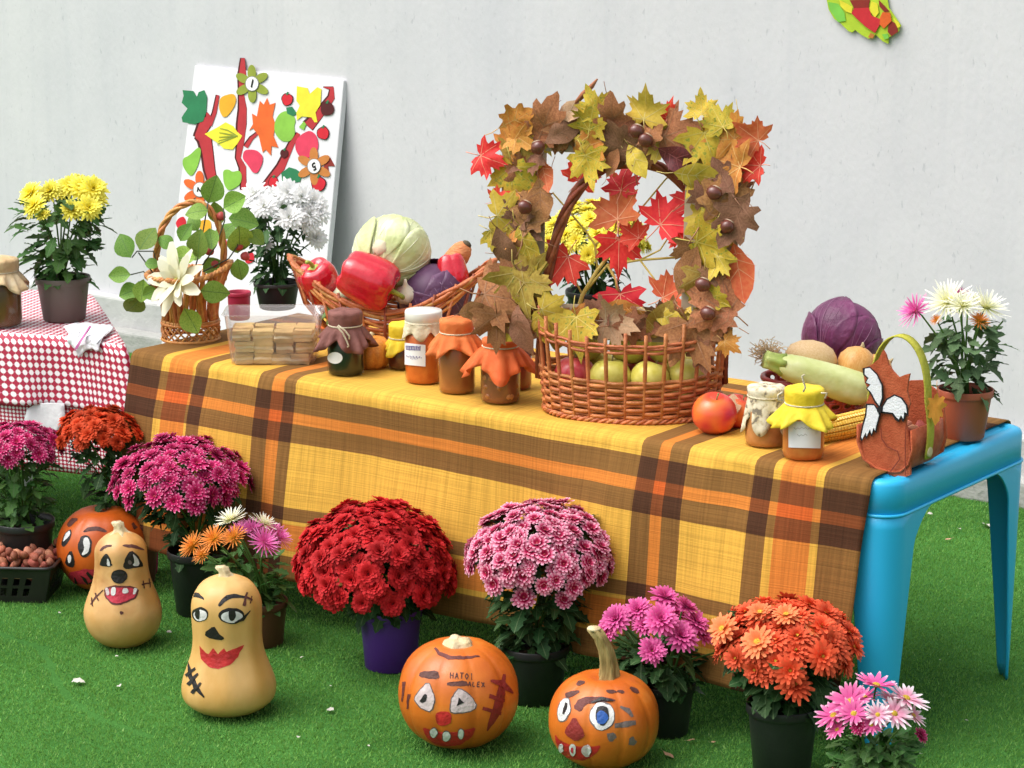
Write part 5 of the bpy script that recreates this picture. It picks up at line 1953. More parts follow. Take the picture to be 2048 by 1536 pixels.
NS = 30
weave(root, lambda th, z: big(th, z), [.008 + i * .0073 for i in range(11)], NS, wk_o, .0038, .0042)
weave(root, lambda th, z: big(th, z), [.140, .1465, .153], NS, wk_o, .003, .0045)
for i in range(3):                 # plaited foot
    mb = MB()
    pts = []
    for k in range(150):
        th = 2 * pi * k / 150
        p, o = big(th, .004)
        ph = 24 * th + i * 2.09
        pts.append(p + o * (.003 + .004 * math.cos(ph)) + ZV * (.003 + .0035 * math.sin(ph)))
    mb.tube(pts, .003, 6, True)
    mb.build('foot_plait', wk_o, root)
q = random.Random(2)
for k in range(NS):
    th = 2 * pi * (k + .5) / NS
    zt_ = .178 + q.uniform(-.012, .014)
    pts = [big(th, z)[0] + big(th, z)[1] * (.0005) for z in (.0, .04, .08, .12, .15, zt_)]
    mb = MB()
    mb.tube(pts, [.0045, .0047, .005, .005, .0048, .0045], 6, flat=.7)
    mb.build('spoke', wk_o, root)
mb = MB()
mb.lathe([(.9, 0), (1, .002), (.9, .004), (.01, .005)], 40)
inst('base', mb.mesh('base', wk_h), root, basis(Pk + ZV * .001, bu * .155, bv_ * .112, ZV))
# handle: three twisted rods
hl, _ = big(pi, .15)
hr, _ = big(0, .15)
hpts = []
for k in range(61):
    t = k / 60
    a = pi * (1 - t)
    hx = math.cos(a)
    hpts.append(Pk + bu * (.176 * (abs(hx) ** .8) * (1 if hx > 0 else -1)) + ZV * (.06 + .42 * math.sin(a) ** .85))
for i in range(4):
    pts = []
    for k, p in enumerate(hpts):
        a = k * .33 + i * pi / 2
        t = (hpts[min(60, k + 1)] - hpts[max(0, k - 1)]).normalized()
        n1 = bv_
        n2 = t.cross(n1)
        pts.append(p + (n1 * math.cos(a) + n2 * math.sin(a)) * .0058)
    mb = MB()
    mb.tube(pts, .0052, 6)
    mb.build('handle_rod', wk_h, root)

# fruit in the big basket
ap_y = M('apple_yellow_green', (.58, .50, .07), (.68, .60, .14), scale=3, rough=.3, bump=.03, spec=.45, rand=.15)
ap_r = M('apple_red', (.46, .02, .05), (.60, .10, .10), scale=3, rough=.28, spec=.5, rand=.15, stretch=(1, 1, .5))
ap_o = M('apple_orange', (.72, .16, .03), (.70, .06, .04), scale=.9, detail=.5, rough=.25, spec=.55, c3=(.55, .02, .08), hi=.58)


def fruit_mesh(nm, mat, seed=0):
    mb = MB()
    pr = []
    for i in range(19):
        a = -pi / 2 + pi * i / 18
        rr = math.cos(a) ** .8 if math.cos(a) > 0 else 0
        z = math.sin(a) * .9
        dip = .22 * math.exp(-(rr / .22) ** 2)
        pr.append((max(.004, rr * (1 - .06 * (a < -.6))), z * (1 - dip)))
    mb.lathe(pr, 28, fn=lambda th, r, z: (r * (1 + .035 * math.cos(5 * th + seed) * (-.3 - z if z < 0 else .2)), z))
    return mb.mesh(nm, mat)


def apple(label, loc, r, mat, group, tilt=(0, 0, 1), name='apple', cat='apple', stalk_=True):
    me = fruit_mesh('flesh', mat, rnd.random() * 5)
    root = thing(name, label, cat, loc, group)
    m = frame_z(loc, V(tilt), rnd.uniform(0, 6), r)
    inst('flesh', me, root, m)
    if stalk_:
        mb = MB()
        mb.tube([V((0, 0, .6)), V((.02, 0, .8)), V((.08, .02, 1.02))], [.04, .035, .05], 5)
        inst('stalk', mb.mesh('stalk', stem_g), root, m)
    return root


fr_ = [(-.105, -.035, ap_r, .040), (-.035, -.055, ap_y, .041), (.04, -.055, ap_y, .038), (.108, -.028, ap_y, .037), (-.065, .04, ap_y, .038), (.02, .035, ap_r, .04), (.095, .045, ap_y, .036), (-.005, -.01, ap_y, .038), (.065, -.005, ap_y, .037), (-.09, .0, ap_y, .036)]
for i, (a, b_, m_, r_) in enumerate(fr_):
    z = .088 if i < 7 else .142
    apple('red apple among the fruit in the big oval basket' if m_ is ap_r else 'yellow green apple among the fruit in the big oval basket', Pk + bu * a + bv_ * b_ + ZV * (z - .012), r_, m_, 'apples in the big basket', (rnd.uniform(-.6, .6), rnd.uniform(-.6, .6), 1))
q = random.Random(4)
for i, (a, b_) in enumerate(((-.09, -.02), (-.03, -.04), (.035, -.04), (.095, -.02), (-.06, .045), (.0, .05), (.07, .045))):
    apple('yellow green apple in the lower layer of the big oval basket', Pk + bu * a + bv_ * b_ + ZV * .040, .036, ap_y, 'lower apples in the big basket', (q.uniform(-1, 1), q.uniform(-1, 1), .6))

# ================================================================ leaf frame
def broad_leaf(name, kind, mats, seed):
    q = random.Random(seed)
    if kind == 'maple':
        pol = [(-90, .22), (-70, .42), (-52, .62), (-40, .55), (-30, .78), (-16, .95), (-6, .66), (2, .60), (12, .80), (20, .74), (30, 1.0), (38, .74), (46, .80), (54, .52), (62, .62), (70, .86), (77, .80), (84, .98), (90, 1.22)]
    elif kind == 'oak':
        pol = [(-90, .75), (-76, .55), (-64, .42), (-52, .62), (-40, .66), (-28, .46), (-14, .50), (-2, .72), (10, .70), (22, .48), (34, .50), (46, .78), (56, .84), (66, .70), (76, .86), (84, .98), (90, 1.08)]
    else:
        pol = [(-90, .85), (-70, .62), (-45, .50), (-20, .50), (0, .52), (20, .56), (45, .66), (65, .80), (80, .98), (90, 1.15)]
    full = pol + [(180 - a, r) for a, r in pol[-2:0:-1]]
    bend, bend2, fz = q.uniform(-.35, .35), q.uniform(-.3, .3), q.uniform(.12, .34)
    sx = q.uniform(-1, 1)

    def pt(a, r):
        x, y = r * math.cos(R(a)), r * math.sin(R(a))
        z = bend * x * x + bend2 * y * y * .8 + .2 * noise.noise(V((x * 1.6, y * 1.6, seed * 3.1))) + fz * .25 * abs(x) + sx * .14 * x * y
        return V((x, y, z))

    n = len(full)
    vs = [pt(0, 0)]
    for f in (.33, .66, 1.):
        vs += [pt(a, r * f * (1 + (q.uniform(-.05, .05) if f == 1 else 0))) for a, r in full]
    fs = [(0, 1 + k, 1 + (k + 1) % n) for k in range(n)]
    for i in range(2):
        for k in range(n):
            fs.append((1 + i * n + k, 1 + (i + 1) * n + k, 1 + (i + 1) * n + (k + 1) % n, 1 + i * n + (k + 1) % n))
    mb = MB()
    mb.add(vs, fs)
    # ribs
    tips = [(90, 1.1), (30, .9), (150, .9), (-20, .8), (200, .8)] if kind == 'maple' else [(90, 1.), (45, .7), (135, .7), (0, .6), (180, .6), (-40, .55), (220, .55)]
    o0 = (-90, .2) if kind == 'maple' else None
    for i, (a, r) in enumerate(tips):
        if kind == 'maple':
            b0 = V((0, -.2, 0))
        else:
            b0 = V((0, -.75, 0)) if i == 0 else V((0, r * math.sin(R(a)) * .6 - .28, 0))
        e = V((r * math.cos(R(a)), r * math.sin(R(a)), 0))
        prev = None
        for k in range(6):
            t = k / 5
            p = b0.lerp(e, t)
            rr, aa = math.hypot(p.x, p.y), math.degrees(math.atan2(p.y, p.x))
            p = pt(aa, rr) + V((0, 0, .012))
            d = (e - b0).normalized()
            w_ = .016 * (1 - t * .7)
            sd = V((-d.y, d.x, 0)) * w_
            cur = (p - sd, p + sd)
            if prev: mb.add([prev[0], prev[1], cur[1], cur[0]], [(0, 1, 2, 3)], None, 1)
            prev = cur
    # stalk
    b0 = -.2 if kind == 'maple' else -.8
    mb.tube([pt(-90, abs(b0)), V((.04, b0 - .3, .08)), V((.1 * sx, b0 - .62, .16))], [.02, .018, .016], 4, mi=1)
    return mb.mesh(name, mats)


LM = dict(brown=(M('leaf_brown', (.28, .105, .042), (.42, .18, .075), scale=18, rough=.65, rand=.25, bump=.3, bscale=60, spec=.25), M('rib_brown', (.34, .16, .08), None)),
          umber=(M('leaf_umber', (.19, .078, .042), (.29, .135, .075), scale=18, rough=.65, rand=.2, bump=.3, bscale=60, spec=.25), M('rib_umber', (.28, .13, .07), None)),
          ygreen=(M('leaf_yellow_green', (.50, .34, .03), (.60, .44, .05), scale=9, rough=.6, rand=.15, bump=.25, bscale=60, spec=.25, c3=(.22, .27, .04), hi=.56), M('rib_yellow', (.64, .5, .12), None)),
          yellow=(M('leaf_yellow', (.62, .42, .05), (.72, .52, .08), scale=9, rough=.6, rand=.12, bump=.2, bscale=60, spec=.25), M('rib_pale', (.7, .56, .2), None)),
          olive=(M('leaf_olive', (.30, .18, .03), (.40, .27, .05), scale=9, rough=.65, rand=.15, bump=.25, bscale=60, spec=.25, c3=(.2, .2, .04), hi=.6), M('rib_olive', (.44, .32, .1), None)),
          red=(M('leaf_red', (.78, .032, .028), (.84, .065, .045), scale=9, rough=.55, rand=.14, bump=.15, bscale=80, spec=.3, transl=.2), M('rib_red', (.80, .28, .18), None)),
          redor=(M('leaf_red_orange', (.72, .12, .05), (.76, .2, .08), scale=6, rough=.55, rand=.1, bump=.15, bscale=80, spec=.3, transl=.2), M('rib_or', (.82, .36, .2), None)),
          orange=(M('leaf_orange', (.56, .20, .04), (.66, .30, .06), scale=8, rough=.6, rand=.15, bump=.2, bscale=60, spec=.25, c3=(.36, .13, .03), hi=.6), M('rib_ora', (.7, .4, .14), None)),
          wine=(M('leaf_wine', (.10, .018, .02), (.18, .03, .035), scale=10, rough=.5, rand=.15, spec=.35), M('rib_wine', (.25, .06, .06), None)),
          beige=(M('leaf_beige', (.42, .24, .14), (.52, .33, .2), scale=14, rough=.7, rand=.1, spec=.2), M('rib_beige', (.56, .4, .26), None)))
_lc = {}


def bleaf(kind, colr, v):
    k = (kind, colr, v)
    if k not in _lc: _lc[k] = broad_leaf('leaf', kind, list(LM[colr]), hash_(kind) + v * 17 + hash_(colr) % 50)
    return _lc[k]


def hash_(s): return sum(ord(c) * (i + 3) for i, c in enumerate(s))


FP = Pk + TOC * .066                  # foot of the frame inside the basket's near side
FU = (RT * math.cos(R(18)) - FW0 * math.sin(R(18))).normalized()
FN = (FU.cross(ZV)).normalized()
if FN.dot(TOC) < 0: FN = -FN
FN = (FN + ZV * .10).normalized()
FZ = FN.cross(FU).normalized()
if FZ.z < 0: FZ = -FZ
frm = thing('leaf_wreath', 'square cardboard frame covered with dried autumn leaves and chestnuts standing in the basket', 'frame', gp(1240, 700, FP, FN))
card = M('cardboard', (.40, .30, .20), (.50, .39, .28), scale=20, rough=.8, spec=.2)


def fpx(x, y, off=0.): return gp(x, y, FP + FN * off, FN)


outer = [(1005, 238), (1490, 262), (1462, 690), (1000, 672)]
inner = [(1092, 302), (1372, 318), (1362, 618), (1085, 606)]
mb = MB()
for k in range(4):
    k2 = (k + 1) % 4
    fr_q = [fpx(*outer[k], -.001 * (k % 2)), fpx(*outer[k2], -.001 * (k % 2)), fpx(*inner[k2], -.001 * (k % 2)), fpx(*inner[k], -.001 * (k % 2))]
    m = MB()
    m.add(fr_q + [p - FN * .006 for p in fr_q], [(0, 1, 2, 3), (7, 6, 5, 4), (0, 4, 5, 1), (1, 5, 6, 2), (2, 6, 7, 3), (3, 7, 4, 0)])
    m.build('frame_bar', card, frm, False)


def Fa(x, y): return 900 + x * .32227, 140 + y * .32227
def Fb(x, y): return 900 + x * .32227, 560 + y * .32227


q = random.Random(21)
LFS = [('a', 215, 540, 115, 'maple', 'red', 100), ('a', 1890, 420, 110, 'maple', 'redor', -60), ('a', 1890, 590, 110, 'maple', 'red', -80), ('a', 1790, 1230, 150, 'ovate', 'redor', 170), ('a', 290, 800, 70, 'maple', 'red', 60),
       ('a', 1350, 280, 80, 'maple', 'red', 10), ('a', 585, 640, 90, 'ovate', 'redor', 170), ('a', 1760, 590, 160, 'maple', 'orange', -70), ('a', 1740, 400, 140, 'maple', 'orange', -40), ('a', 370, 470, 130, 'maple', 'orange', 40),
       ('a', 390, 640, 170, 'maple', 'ygreen', 190), ('a', 400, 310, 120, 'oak', 'orange', 70), ('a', 580, 350, 165, 'oak', 'brown', 20), ('a', 690, 390, 110, 'ovate', 'umber', 60), ('a', 740, 260, 95, 'ovate', 'beige', 80),
       ('a', 870, 340, 120, 'maple', 'ygreen', 20), ('a', 900, 240, 110, 'maple', 'ygreen', -20), ('a', 850, 560, 130, 'maple', 'ygreen', 160), ('a', 1010, 310, 130, 'oak', 'brown', 0), ('a', 1060, 480, 140, 'oak', 'umber', -25),
       ('a', 1000, 590, 75, 'ovate', 'brown', 10), ('a', 1210, 270, 130, 'maple', 'yellow', 10), ('a', 1150, 550, 95, 'ovate', 'yellow', 150), ('a', 1230, 420, 100, 'oak', 'brown', 60), ('a', 1370, 400, 165, 'maple', 'brown', 60),
       ('a', 1400, 545, 115, 'ovate', 'wine', 110), ('a', 1560, 250, 95, 'maple', 'ygreen', 0), ('a', 1680, 330, 110, 'maple', 'ygreen', -40), ('a', 1590, 430, 175, 'maple', 'ygreen', 170), ('a', 1520, 655, 130, 'ovate', 'yellow', 110),
       ('a', 1710, 690, 120, 'oak', 'umber', -30), ('a', 1690, 800, 190, 'oak', 'brown', 30), ('a', 1780, 900, 170, 'oak', 'umber', 200), ('a', 1560, 780, 110, 'oak', 'umber', 70), ('a', 1460, 1270, 130, 'ovate', 'brown', 20),
       ('a', 1570, 1080, 165, 'maple', 'ygreen', 100), ('a', 1660, 1180, 100, 'maple', 'yellow', 200), ('a', 1570, 1300, 130, 'maple', 'olive', 180), ('a', 1640, 1400, 90, 'oak', 'ygreen', 120), ('a', 1680, 1480, 190, 'maple', 'brown', -60),
       ('a', 480, 1290, 140, 'maple', 'olive', 30), ('a', 560, 800, 120, 'ovate', 'brown', 170), ('a', 500, 900, 150, 'oak', 'brown', 20), ('a', 330, 900, 145, 'maple', 'yellow', 90), ('a', 270, 1010, 95, 'maple', 'ygreen', 110),
       ('a', 470, 1090, 130, 'ovate', 'ygreen', 170), ('a', 330, 1100, 120, 'ovate', 'umber', 170), ('a', 430, 1300, 180, 'maple', 'olive', 170), ('a', 260, 1400, 190, 'maple', 'brown', 100), ('a', 130, 1500, 90, 'ovate', 'brown', 80),
       ('b', 290, 250, 150, 'maple', 'brown', 190), ('b', 440, 290, 130, 'ovate', 'umber', 170), ('b', 600, 190, 125, 'maple', 'yellow', 100), ('b', 560, 280, 90, 'ovate', 'ygreen', 150), ('b', 790, 270, 160, 'maple', 'ygreen', 175),
       ('b', 1000, 260, 140, 'maple', 'beige', 100), ('b', 1130, 290, 140, 'oak', 'brown', 80), ('b', 1290, 270, 120, 'ovate', 'olive', 40), ('b', 1340, 230, 90, 'ovate', 'yellow', 110), ('b', 1500, 310, 195, 'maple', 'brown', 150),
       ('b', 1720, 390, 75, 'maple', 'orange', 120), ('b', 1690, 230, 120, 'oak', 'brown', -60), ('b', 1560, 440, 110, 'oak', 'umber', 170), ('b', 1400, 400, 100, 'ovate', 'brown', 190)]
qq = random.Random(77)
fill_ = []
for k in range(64):                   # under layer that closes the gaps between the named leaves
    t = (k + qq.random() * .6) / 64
    side = int(t * 4) % 4
    f = t * 4 % 1
    a0, a1, b0, b1 = outer[side], outer[(side + 1) % 4], inner[side], inner[(side + 1) % 4]
    g = qq.uniform(.2, .85)
    ex = [(a0[i] + (a1[i] - a0[i]) * f) * (1 - g) + (b0[i] + (b1[i] - b0[i]) * f) * g for i in (0, 1)]
    fill_.append(('p', ex[0], ex[1], qq.uniform(85, 125), qq.choice(['maple', 'oak', 'ovate', 'maple']), qq.choice(['brown', 'umber', 'ygreen', 'olive', 'brown', 'orange', 'yellow']), qq.uniform(0, 360)))
LFS = fill_ + LFS
for i, (fr, x, y, r, kd, cl_, rot) in enumerate(LFS):
    px, py = Fa(x, y) if fr == 'a' else Fb(x, y) if fr == 'b' else (x, y)
    off = .004 + .020 * i / len(LFS) + q.uniform(0, .008)
    loc = fpx(px, py, off)
    s_ = r * .32227 / scl(loc) * 1.30
    rr = -R(rot) + q.uniform(-.2, .2)
    tl = V((q.uniform(-.35, .35), q.uniform(-.35, .35)))
    n_ = (FN + FU * tl.x + FZ * tl.y).normalized()
    xx = (FU - n_ * FU.dot(n_)).normalized()
    yy = n_.cross(xx)
    inst('leaf', bleaf(kd, cl_, i % 3), frm, basis(loc, xx * math.cos(rr) + yy * math.sin(rr), yy * math.cos(rr) - xx * math.sin(rr), n_, s_))
# curled leaf and stalks sticking out at the top
for path, r_, m_ in (([(780, 205), (830, 150), (880, 100), (915, 55)], [.008, .013, .010, .003], LM['brown'][0]), ([(985, 210), (970, 140), (955, 70)], [.0014, .0012, .001], LM['umber'][0]),
                     ([(600, 240), (650, 215), (690, 188)], [.0014, .0012, .001], LM['umber'][0]), ([(1790, 330), (1785, 250), (1775, 180)], [.0012, .001, .0008], LM['ygreen'][0])):
    mb = MB()
    mb.tube([fpx(*Fa(x, y), .012) for x, y in path], r_, 6, flat=.5)
    mb.build('leaf_stalk', m_, frm)
chm = M('chestnut_skin', (.10, .025, .018), (.17, .05, .035), scale=20, rough=.25, spec=.6)
chc = M('chestnut_base', (.42, .30, .2), (.5, .38, .27), scale=40, rough=.7)
for fr, x, y in (('a', 545, 480), ('a', 465, 850), ('a', 1215, 435), ('a', 1160, 378), ('a', 1720, 970), ('a', 1570, 1330), ('b', 1600, 205), ('a', 1640, 760)):
    px, py = Fa(x, y) if fr == 'a' else Fb(x, y)
    loc = fpx(px, py, .040)
    mb = MB()
    mb.lathe([(.2, -.85), (.75, -.6), (1, 0), (.85, .5), (.4, .85), (.06, 1.02)], 18, fn=lambda th, r, z: (r * (1 + .08 * math.cos(2 * th)), z))
    m4 = frame_z(loc, (FN * .3 + ZV * q.uniform(-.6, -1) + RT * q.uniform(-.5, .5)), q.uniform(0, 6), .0145)
    o = inst('chestnut', mb.mesh('chestnut', chm), frm, m4)
    mb = MB()
    mb.lathe([(.72, -.64), (.5, -.82), (.05, -.9)], 14)
    inst('chestnut_base', mb.mesh('chestnut_base', chc), o, m4)

# ---- branch of red maple leaves standing in the big basket
brm = M('maple_twig', (.50, .34, .06), (.60, .44, .12), scale=40, rough=.6)
MP = Pk + TOC * .022
br = thing('maple_branch', 'branch of bright red maple leaves on yellow stalks inside the leaf frame', 'branch', Pk + ZV * .14)


def mpx(x, y, off=0.): return gp(x, y, MP + FN * off, FN)


rootp = mpx(1150, 640)
for path, w_ in (([(1150, 640), (1165, 590), (1195, 540), (1215, 515)], .0045), ([(1195, 540), (1190, 490), (1170, 460), (1140, 425), (1105, 385)], .0022), ([(1165, 590), (1215, 530), (1280, 520), (1350, 515)], .003),
                 ([(1215, 530), (1232, 560), (1235, 590)], .003), ([(1215, 515), (1245, 490), (1280, 420), (1330, 360), (1360, 330)], .0022), ([(1190, 490), (1230, 460), (1240, 400)], .0022), ([(1280, 520), (1320, 500), (1340, 470)], .002), ([(1350, 515), (1360, 480), (1375, 440)], .002),
                 ([(1165, 590), (1150, 560), (1135, 540)], .002), ([(1140, 425), (1150, 390), (1160, 360)], .0018), ([(1280, 520), (1310, 560), (1325, 585)], .002)):
    mb = MB()
    n = len(path)
    mb.tube([mpx(x, y, .004) for x, y in path], [w_ * (1 - .35 * k / n) for k in range(n)], 6)
    mb.build('twig', brm, br)
q = random.Random(9)
for i, (x, y, r, cl_, rot) in enumerate(((1160, 352, 48, 'red', 30), (1245, 372, 50, 'red', 10), (1235, 425, 70, 'redor', -10), (1238, 490, 58, 'red', 180), (1330, 440, 66, 'red', 40), (1385, 400, 52, 'red', -20), (1128, 522, 60, 'red', -150),
                                        (1242, 600, 62, 'red', 170), (1335, 590, 55, 'redor', 60), (1270, 470, 40, 'red', -60), (1360, 470, 36, 'red', 150))):
    loc = mpx(x, y, .006 + .003 * i % .02)
    s_ = r / scl(loc)
    rr = -R(rot)
    n_ = (FN + FU * q.uniform(-.4, .4) + FZ * q.uniform(-.1, .5)).normalized()
    xx = (FU - n_ * FU.dot(n_)).normalized()
    yy = n_.cross(xx)
    inst('leaf', bleaf('maple', cl_, i % 3), br, basis(loc, xx * math.cos(rr) + yy * math.sin(rr), yy * math.cos(rr) - xx * math.sin(rr), n_, s_))
# ================================================================ boat shaped basket of vegetables
Pv = gz(785, 690, TZ)
Pv = Pv - TOC * .015
root = thing('vegetable_basket', 'boat shaped open wicker basket with raised ends holding vegetables', 'basket', Pv)
vu, vv_ = (RT * math.cos(R(6)) - FW0 * math.sin(R(6))), None
vv_ = ZV.cross(vu)
VA, VB, ZLO, ZHI = .226, .100, .088, .190


def rim(th, dz=0., k=1.):
    c = abs(math.cos(th))
    z = ZLO + (ZHI - ZLO) * c ** 1.7 + dz * (1 - .75 * c ** 2)
    return Pv + vu * VA * k * math.cos(th) + vv_ * VB * k * math.sin(th) * (1 - .15 * c) + ZV * z


for i in range(9):
    n = 110
    pts = []
    for k in range(n):
        th = 2 * pi * k / n
        o = (vu * math.cos(th) / VA + vv_ * math.sin(th) / VB).normalized()
        lvl = .0060 * i - .046
        pts.append(rim(th, lvl, .965 + .0045 * i) + o * (.0035 * math.cos(13 * th + (pi if i % 2 else 0) + i * .5)) + ZV * (.002 * math.sin(9 * th + i * 2.1)))
    mb = MB()
    mb.tube(pts, .0036 if i < 6 else .0044, 6, True)
    mb.build('weaver', wk_o if i % 3 else wk_g, root)
for i in range(3):
    n = 90
    mb = MB()
    mb.tube([Pv + vu * .125 * math.cos(2 * pi * k / n) * (1 - i * .02) + vv_ * .075 * math.sin(2 * pi * k / n) + ZV * (.004 + .006 * i) for k in range(n)], .004, 6, True)
    mb.build('foot_ring', wk_o, root)
for k in range(26):
    th = 2 * pi * (k + .5) / 26
    a = Pv + vu * .122 * math.cos(th) + vv_ * .073 * math.sin(th) + ZV * .003
    e = rim(th, .012, 1.0)
    m = a.lerp(e, .5) + (vu * math.cos(th) * .02 + vv_ * math.sin(th) * .02) - ZV * .008
    mb = MB()
    mb.tube([a, m, e], .0034, 6)
    mb.build('spoke', wk_h if k % 2 else wk_o, root)
mb = MB()
mb.lathe([(1, 0), (1.01, .002), (.9, .004), (.01, .004)], 40)
inst('base', mb.mesh('base', wk_h), root, basis(Pv + ZV * .001, vu * .124, vv_ * .075, ZV))


def vpx(x, y, off=0.): return gp(x, y, Pv + TOC * off, -TOC)


# cabbages
def cabbage(label, loc, r, cols_, nleaf, seed, core=None, name='cabbage', axis=(0, 0, 1)):
    q = random.Random(seed)
    root = thing(name, label, 'cabbage', loc)
    cin, cout, vein = cols_
    mb = MB()
    mb.lathe([(math.cos(-pi / 2 + pi * i / 16) * r * .96 + .0005, math.sin(-pi / 2 + pi * i / 16) * r * .92) for i in range(17)], 32, loc,
             fn=lambda th, rr, z: (rr * (1 + .03 * noise.noise(V((math.cos(th) * 2, math.sin(th) * 2, z * 20 + seed)))), z))
    mb.build('head', cin, root)
    ax = V(axis).normalized()
    for k in range(nleaf):
        a = 2 * pi * k / nleaf + q.uniform(-.3, .3)
        tip = q.uniform(.3, 1.0)
        m0 = frame_z(loc, ax, a, 1)
        rows = []
        nr, nc = 16, 18
        wmax = q.uniform(.9, 1.2)
        for i in range(nr + 1):
            t = i / nr
            pol = -1.35 + t * (1.35 + tip)         # from the stalk end round towards the crown
            row = []
            for j in range(nc + 1):
                s = (j / nc - .5) * 2
                wd_ = wmax * math.sin(pi * min(1, .12 + t * .80)) ** .6
                edge = max(abs(s) ** 3, t ** 6)
                az = s * wd_ * (1 - .12 * max(0, t - .8) * 5 * abs(s))
                rr = r * (1.0 + .012 * k + .03 * edge * (1 + .8 * noise.noise(V((s * 3, t * 3, k + seed)))) + .018 * noise.noise(V((s * 4 + k, t * 5, seed))) + .012 * math.exp(-(s / .08) ** 2))
                pp = pol - .14 * abs(s) * t
                d = V((math.cos(pp) * math.cos(az), math.cos(pp) * math.sin(az), math.sin(pp)))
                row.append(m0 @ (d * rr))
            rows.append(row)
        m = MB()
        m.grid(rows)
        o = m.build('outer_leaf', cout, root)
        solid(o, .0012, 0)
        m = MB()
        for s in (0, -.35, .35, -.65, .65):
            pts = []
            for i in range(2, nr - 1):
                t = i / nr
                f = s * (t ** 1.1)
                j = (f / 2 + .5) * nc
                j0 = int(j)
                p = rows[i][j0].lerp(rows[i][min(nc, j0 + 1)], j - j0)
                pts.append(p + (p - loc).normalized() * .0006)
            m.tube(pts, [(.0022 if s == 0 else .0012) * (1 - .7 * i / len(pts)) for i in range(len(pts))], 4)
        m.build('leaf_veins', vein, o)
    if core:
        m = MB()
        p = loc + core[0]
        d = core[0].normalized()
        m.lathe([(1.2, -.6), (1.05, .2), (.9, .55), (.05, .6)], 16, fn=lambda th, rr, z: (rr * (1 + .1 * math.cos(5 * th)), z))
        inst('core_stump', m.mesh('core_stump', core[2]), root, frame_z(p, d, 0, core[1]))
    return root


def cabm(nm, a, b_, c):
    return (M(nm + '_head', a, b_, scale=20, rough=.5, spec=.3), M(nm + '_leaf', a, b_, scale=16, rough=.42, bump=.5, bscale=45, spec=.35, c3=c, hi=.6), M(nm + '_vein', c, None, rough=.5))


cg = cabm('white_cabbage', (.52, .58, .26), (.64, .68, .40), (.70, .74, .52))
cr = cabm('red_cabbage', (.105, .022, .075), (.175, .038, .115), (.25, .10, .19))
cr2 = cabm('dark_cabbage', (.075, .030, .075), (.12, .05, .11), (.20, .12, .19))
corem = M('cabbage_stump', (.60, .52, .34), (.70, .62, .46), scale=30, rough=.6)
pc = vpx(785, 505, -.02)
sv = scl(pc)
cabbage('pale green cabbage with its cut stump showing in the vegetable basket', pc, 74 / sv, cg, 6, 3, (V((TOC * .068 + ZV * .022 - RT * .022)), .017, corem), axis=(ZV * .35 - TOC * .9 + RT * .3))
pc = vpx(868, 592, .012)
cabbage('dark purple cabbage at the right side of the vegetable basket', pc, 70 / sv, cr2, 6, 5, axis=(ZV * .8 + RT * -.5 + TOC * .2))
Pz = gz(1688, 760, TZ) 
Pz = V((Pz.x, min(Pz.y, TY1 - .06), TZ))
pc = gp(1686, 672, Pz, -TOC)
cabbage('large red cabbage behind the zucchini and squashes', pc, 76 / scl(pc), cr, 6, 8, axis=(ZV * .7 + RT * .4 + TOC * -.6))

# peppers
pepm = M('pepper_red', (.52, .008, .022), (.60, .014, .034), scale=6, rough=.14, bump=.04, bscale=20, spec=.6, coat=.4)
pepg = M('pepper_stalk', (.30, .38, .05), (.42, .48, .1), scale=20, rough=.5)


def pepper(label, loc, r, ln, axis, roll=0., lobes=4, twist=.0):
    root = thing('bell_pepper', label, 'pepper', loc, 'red peppers in the vegetable basket')
    pr = [(.02, -.78), (.25, -.90), (.52, -.99), (.78, -.88), (.90, -.6), (.96, -.2), (1., .2), (.98, .55), (.86, .82), (.62, .95), (.34, .90), (.14, .78), (.02, .76)]
    fine = []
    for i in range(len(pr) - 1):
        for k in range(3):
            t = k / 3
            fine.append((pr[i][0] + (pr[i + 1][0] - pr[i][0]) * t, pr[i][1] + (pr[i + 1][1] - pr[i][1]) * t))
    fine.append(pr[-1])
    mb = MB()
    mb.lathe([(a, b_ * ln) for a, b_ in fine], 64, fn=lambda th, rr, z: (rr * (1 + .11 * abs(math.cos(lobes / 2 * (th + twist * z))) ** 1.2 - .06), z * (1 + .04 * math.cos(lobes * th + 1))))
    m4 = frame_z(loc, axis, roll, r)
    o = inst('flesh', mb.mesh('flesh', pepm), root, m4)
    sub = o.modifiers.new('smooth', 'SUBSURF')
    sub.levels = 1
    sub.render_levels = 1
    mb = MB()
    mb.lathe([(.36, .76 * ln), (.3, .84 * ln), (.16, .88 * ln)], 16, fn=lambda th, rr, z: (rr * (1 + .2 * math.cos(5 * th)), z), cap0=False)
    mb.tube([V((0, 0, .82 * ln)), V((.03, 0, 1.05 * ln)), V((.18, 0, 1.25 * ln)), V((.38, 0, 1.36 * ln))], [.13, .1, .09, .11], 8)
    inst('stalk', mb.mesh('stalk', pepg), root, m4)


pepper('large glossy red bell pepper lying in front of the pale cabbage', vpx(737, 560, .085), 50 / sv, 1.12, (RT * .80 - ZV * .36 + TOC * .12), 1.0)
pepper('red bell pepper tucked in the raised end of the basket beside the white chrysanthemum', vpx(640, 565, .0), 40 / sv, 1.1, (RT * -.3 + ZV * .8 + TOC * .3), .4)
pepper('red bell pepper beside the carrot, above the dark purple cabbage', vpx(905, 545, .02), 32 / sv, 1.1, (RT * .2 + ZV * -.9 + TOC * .3), 1.6)
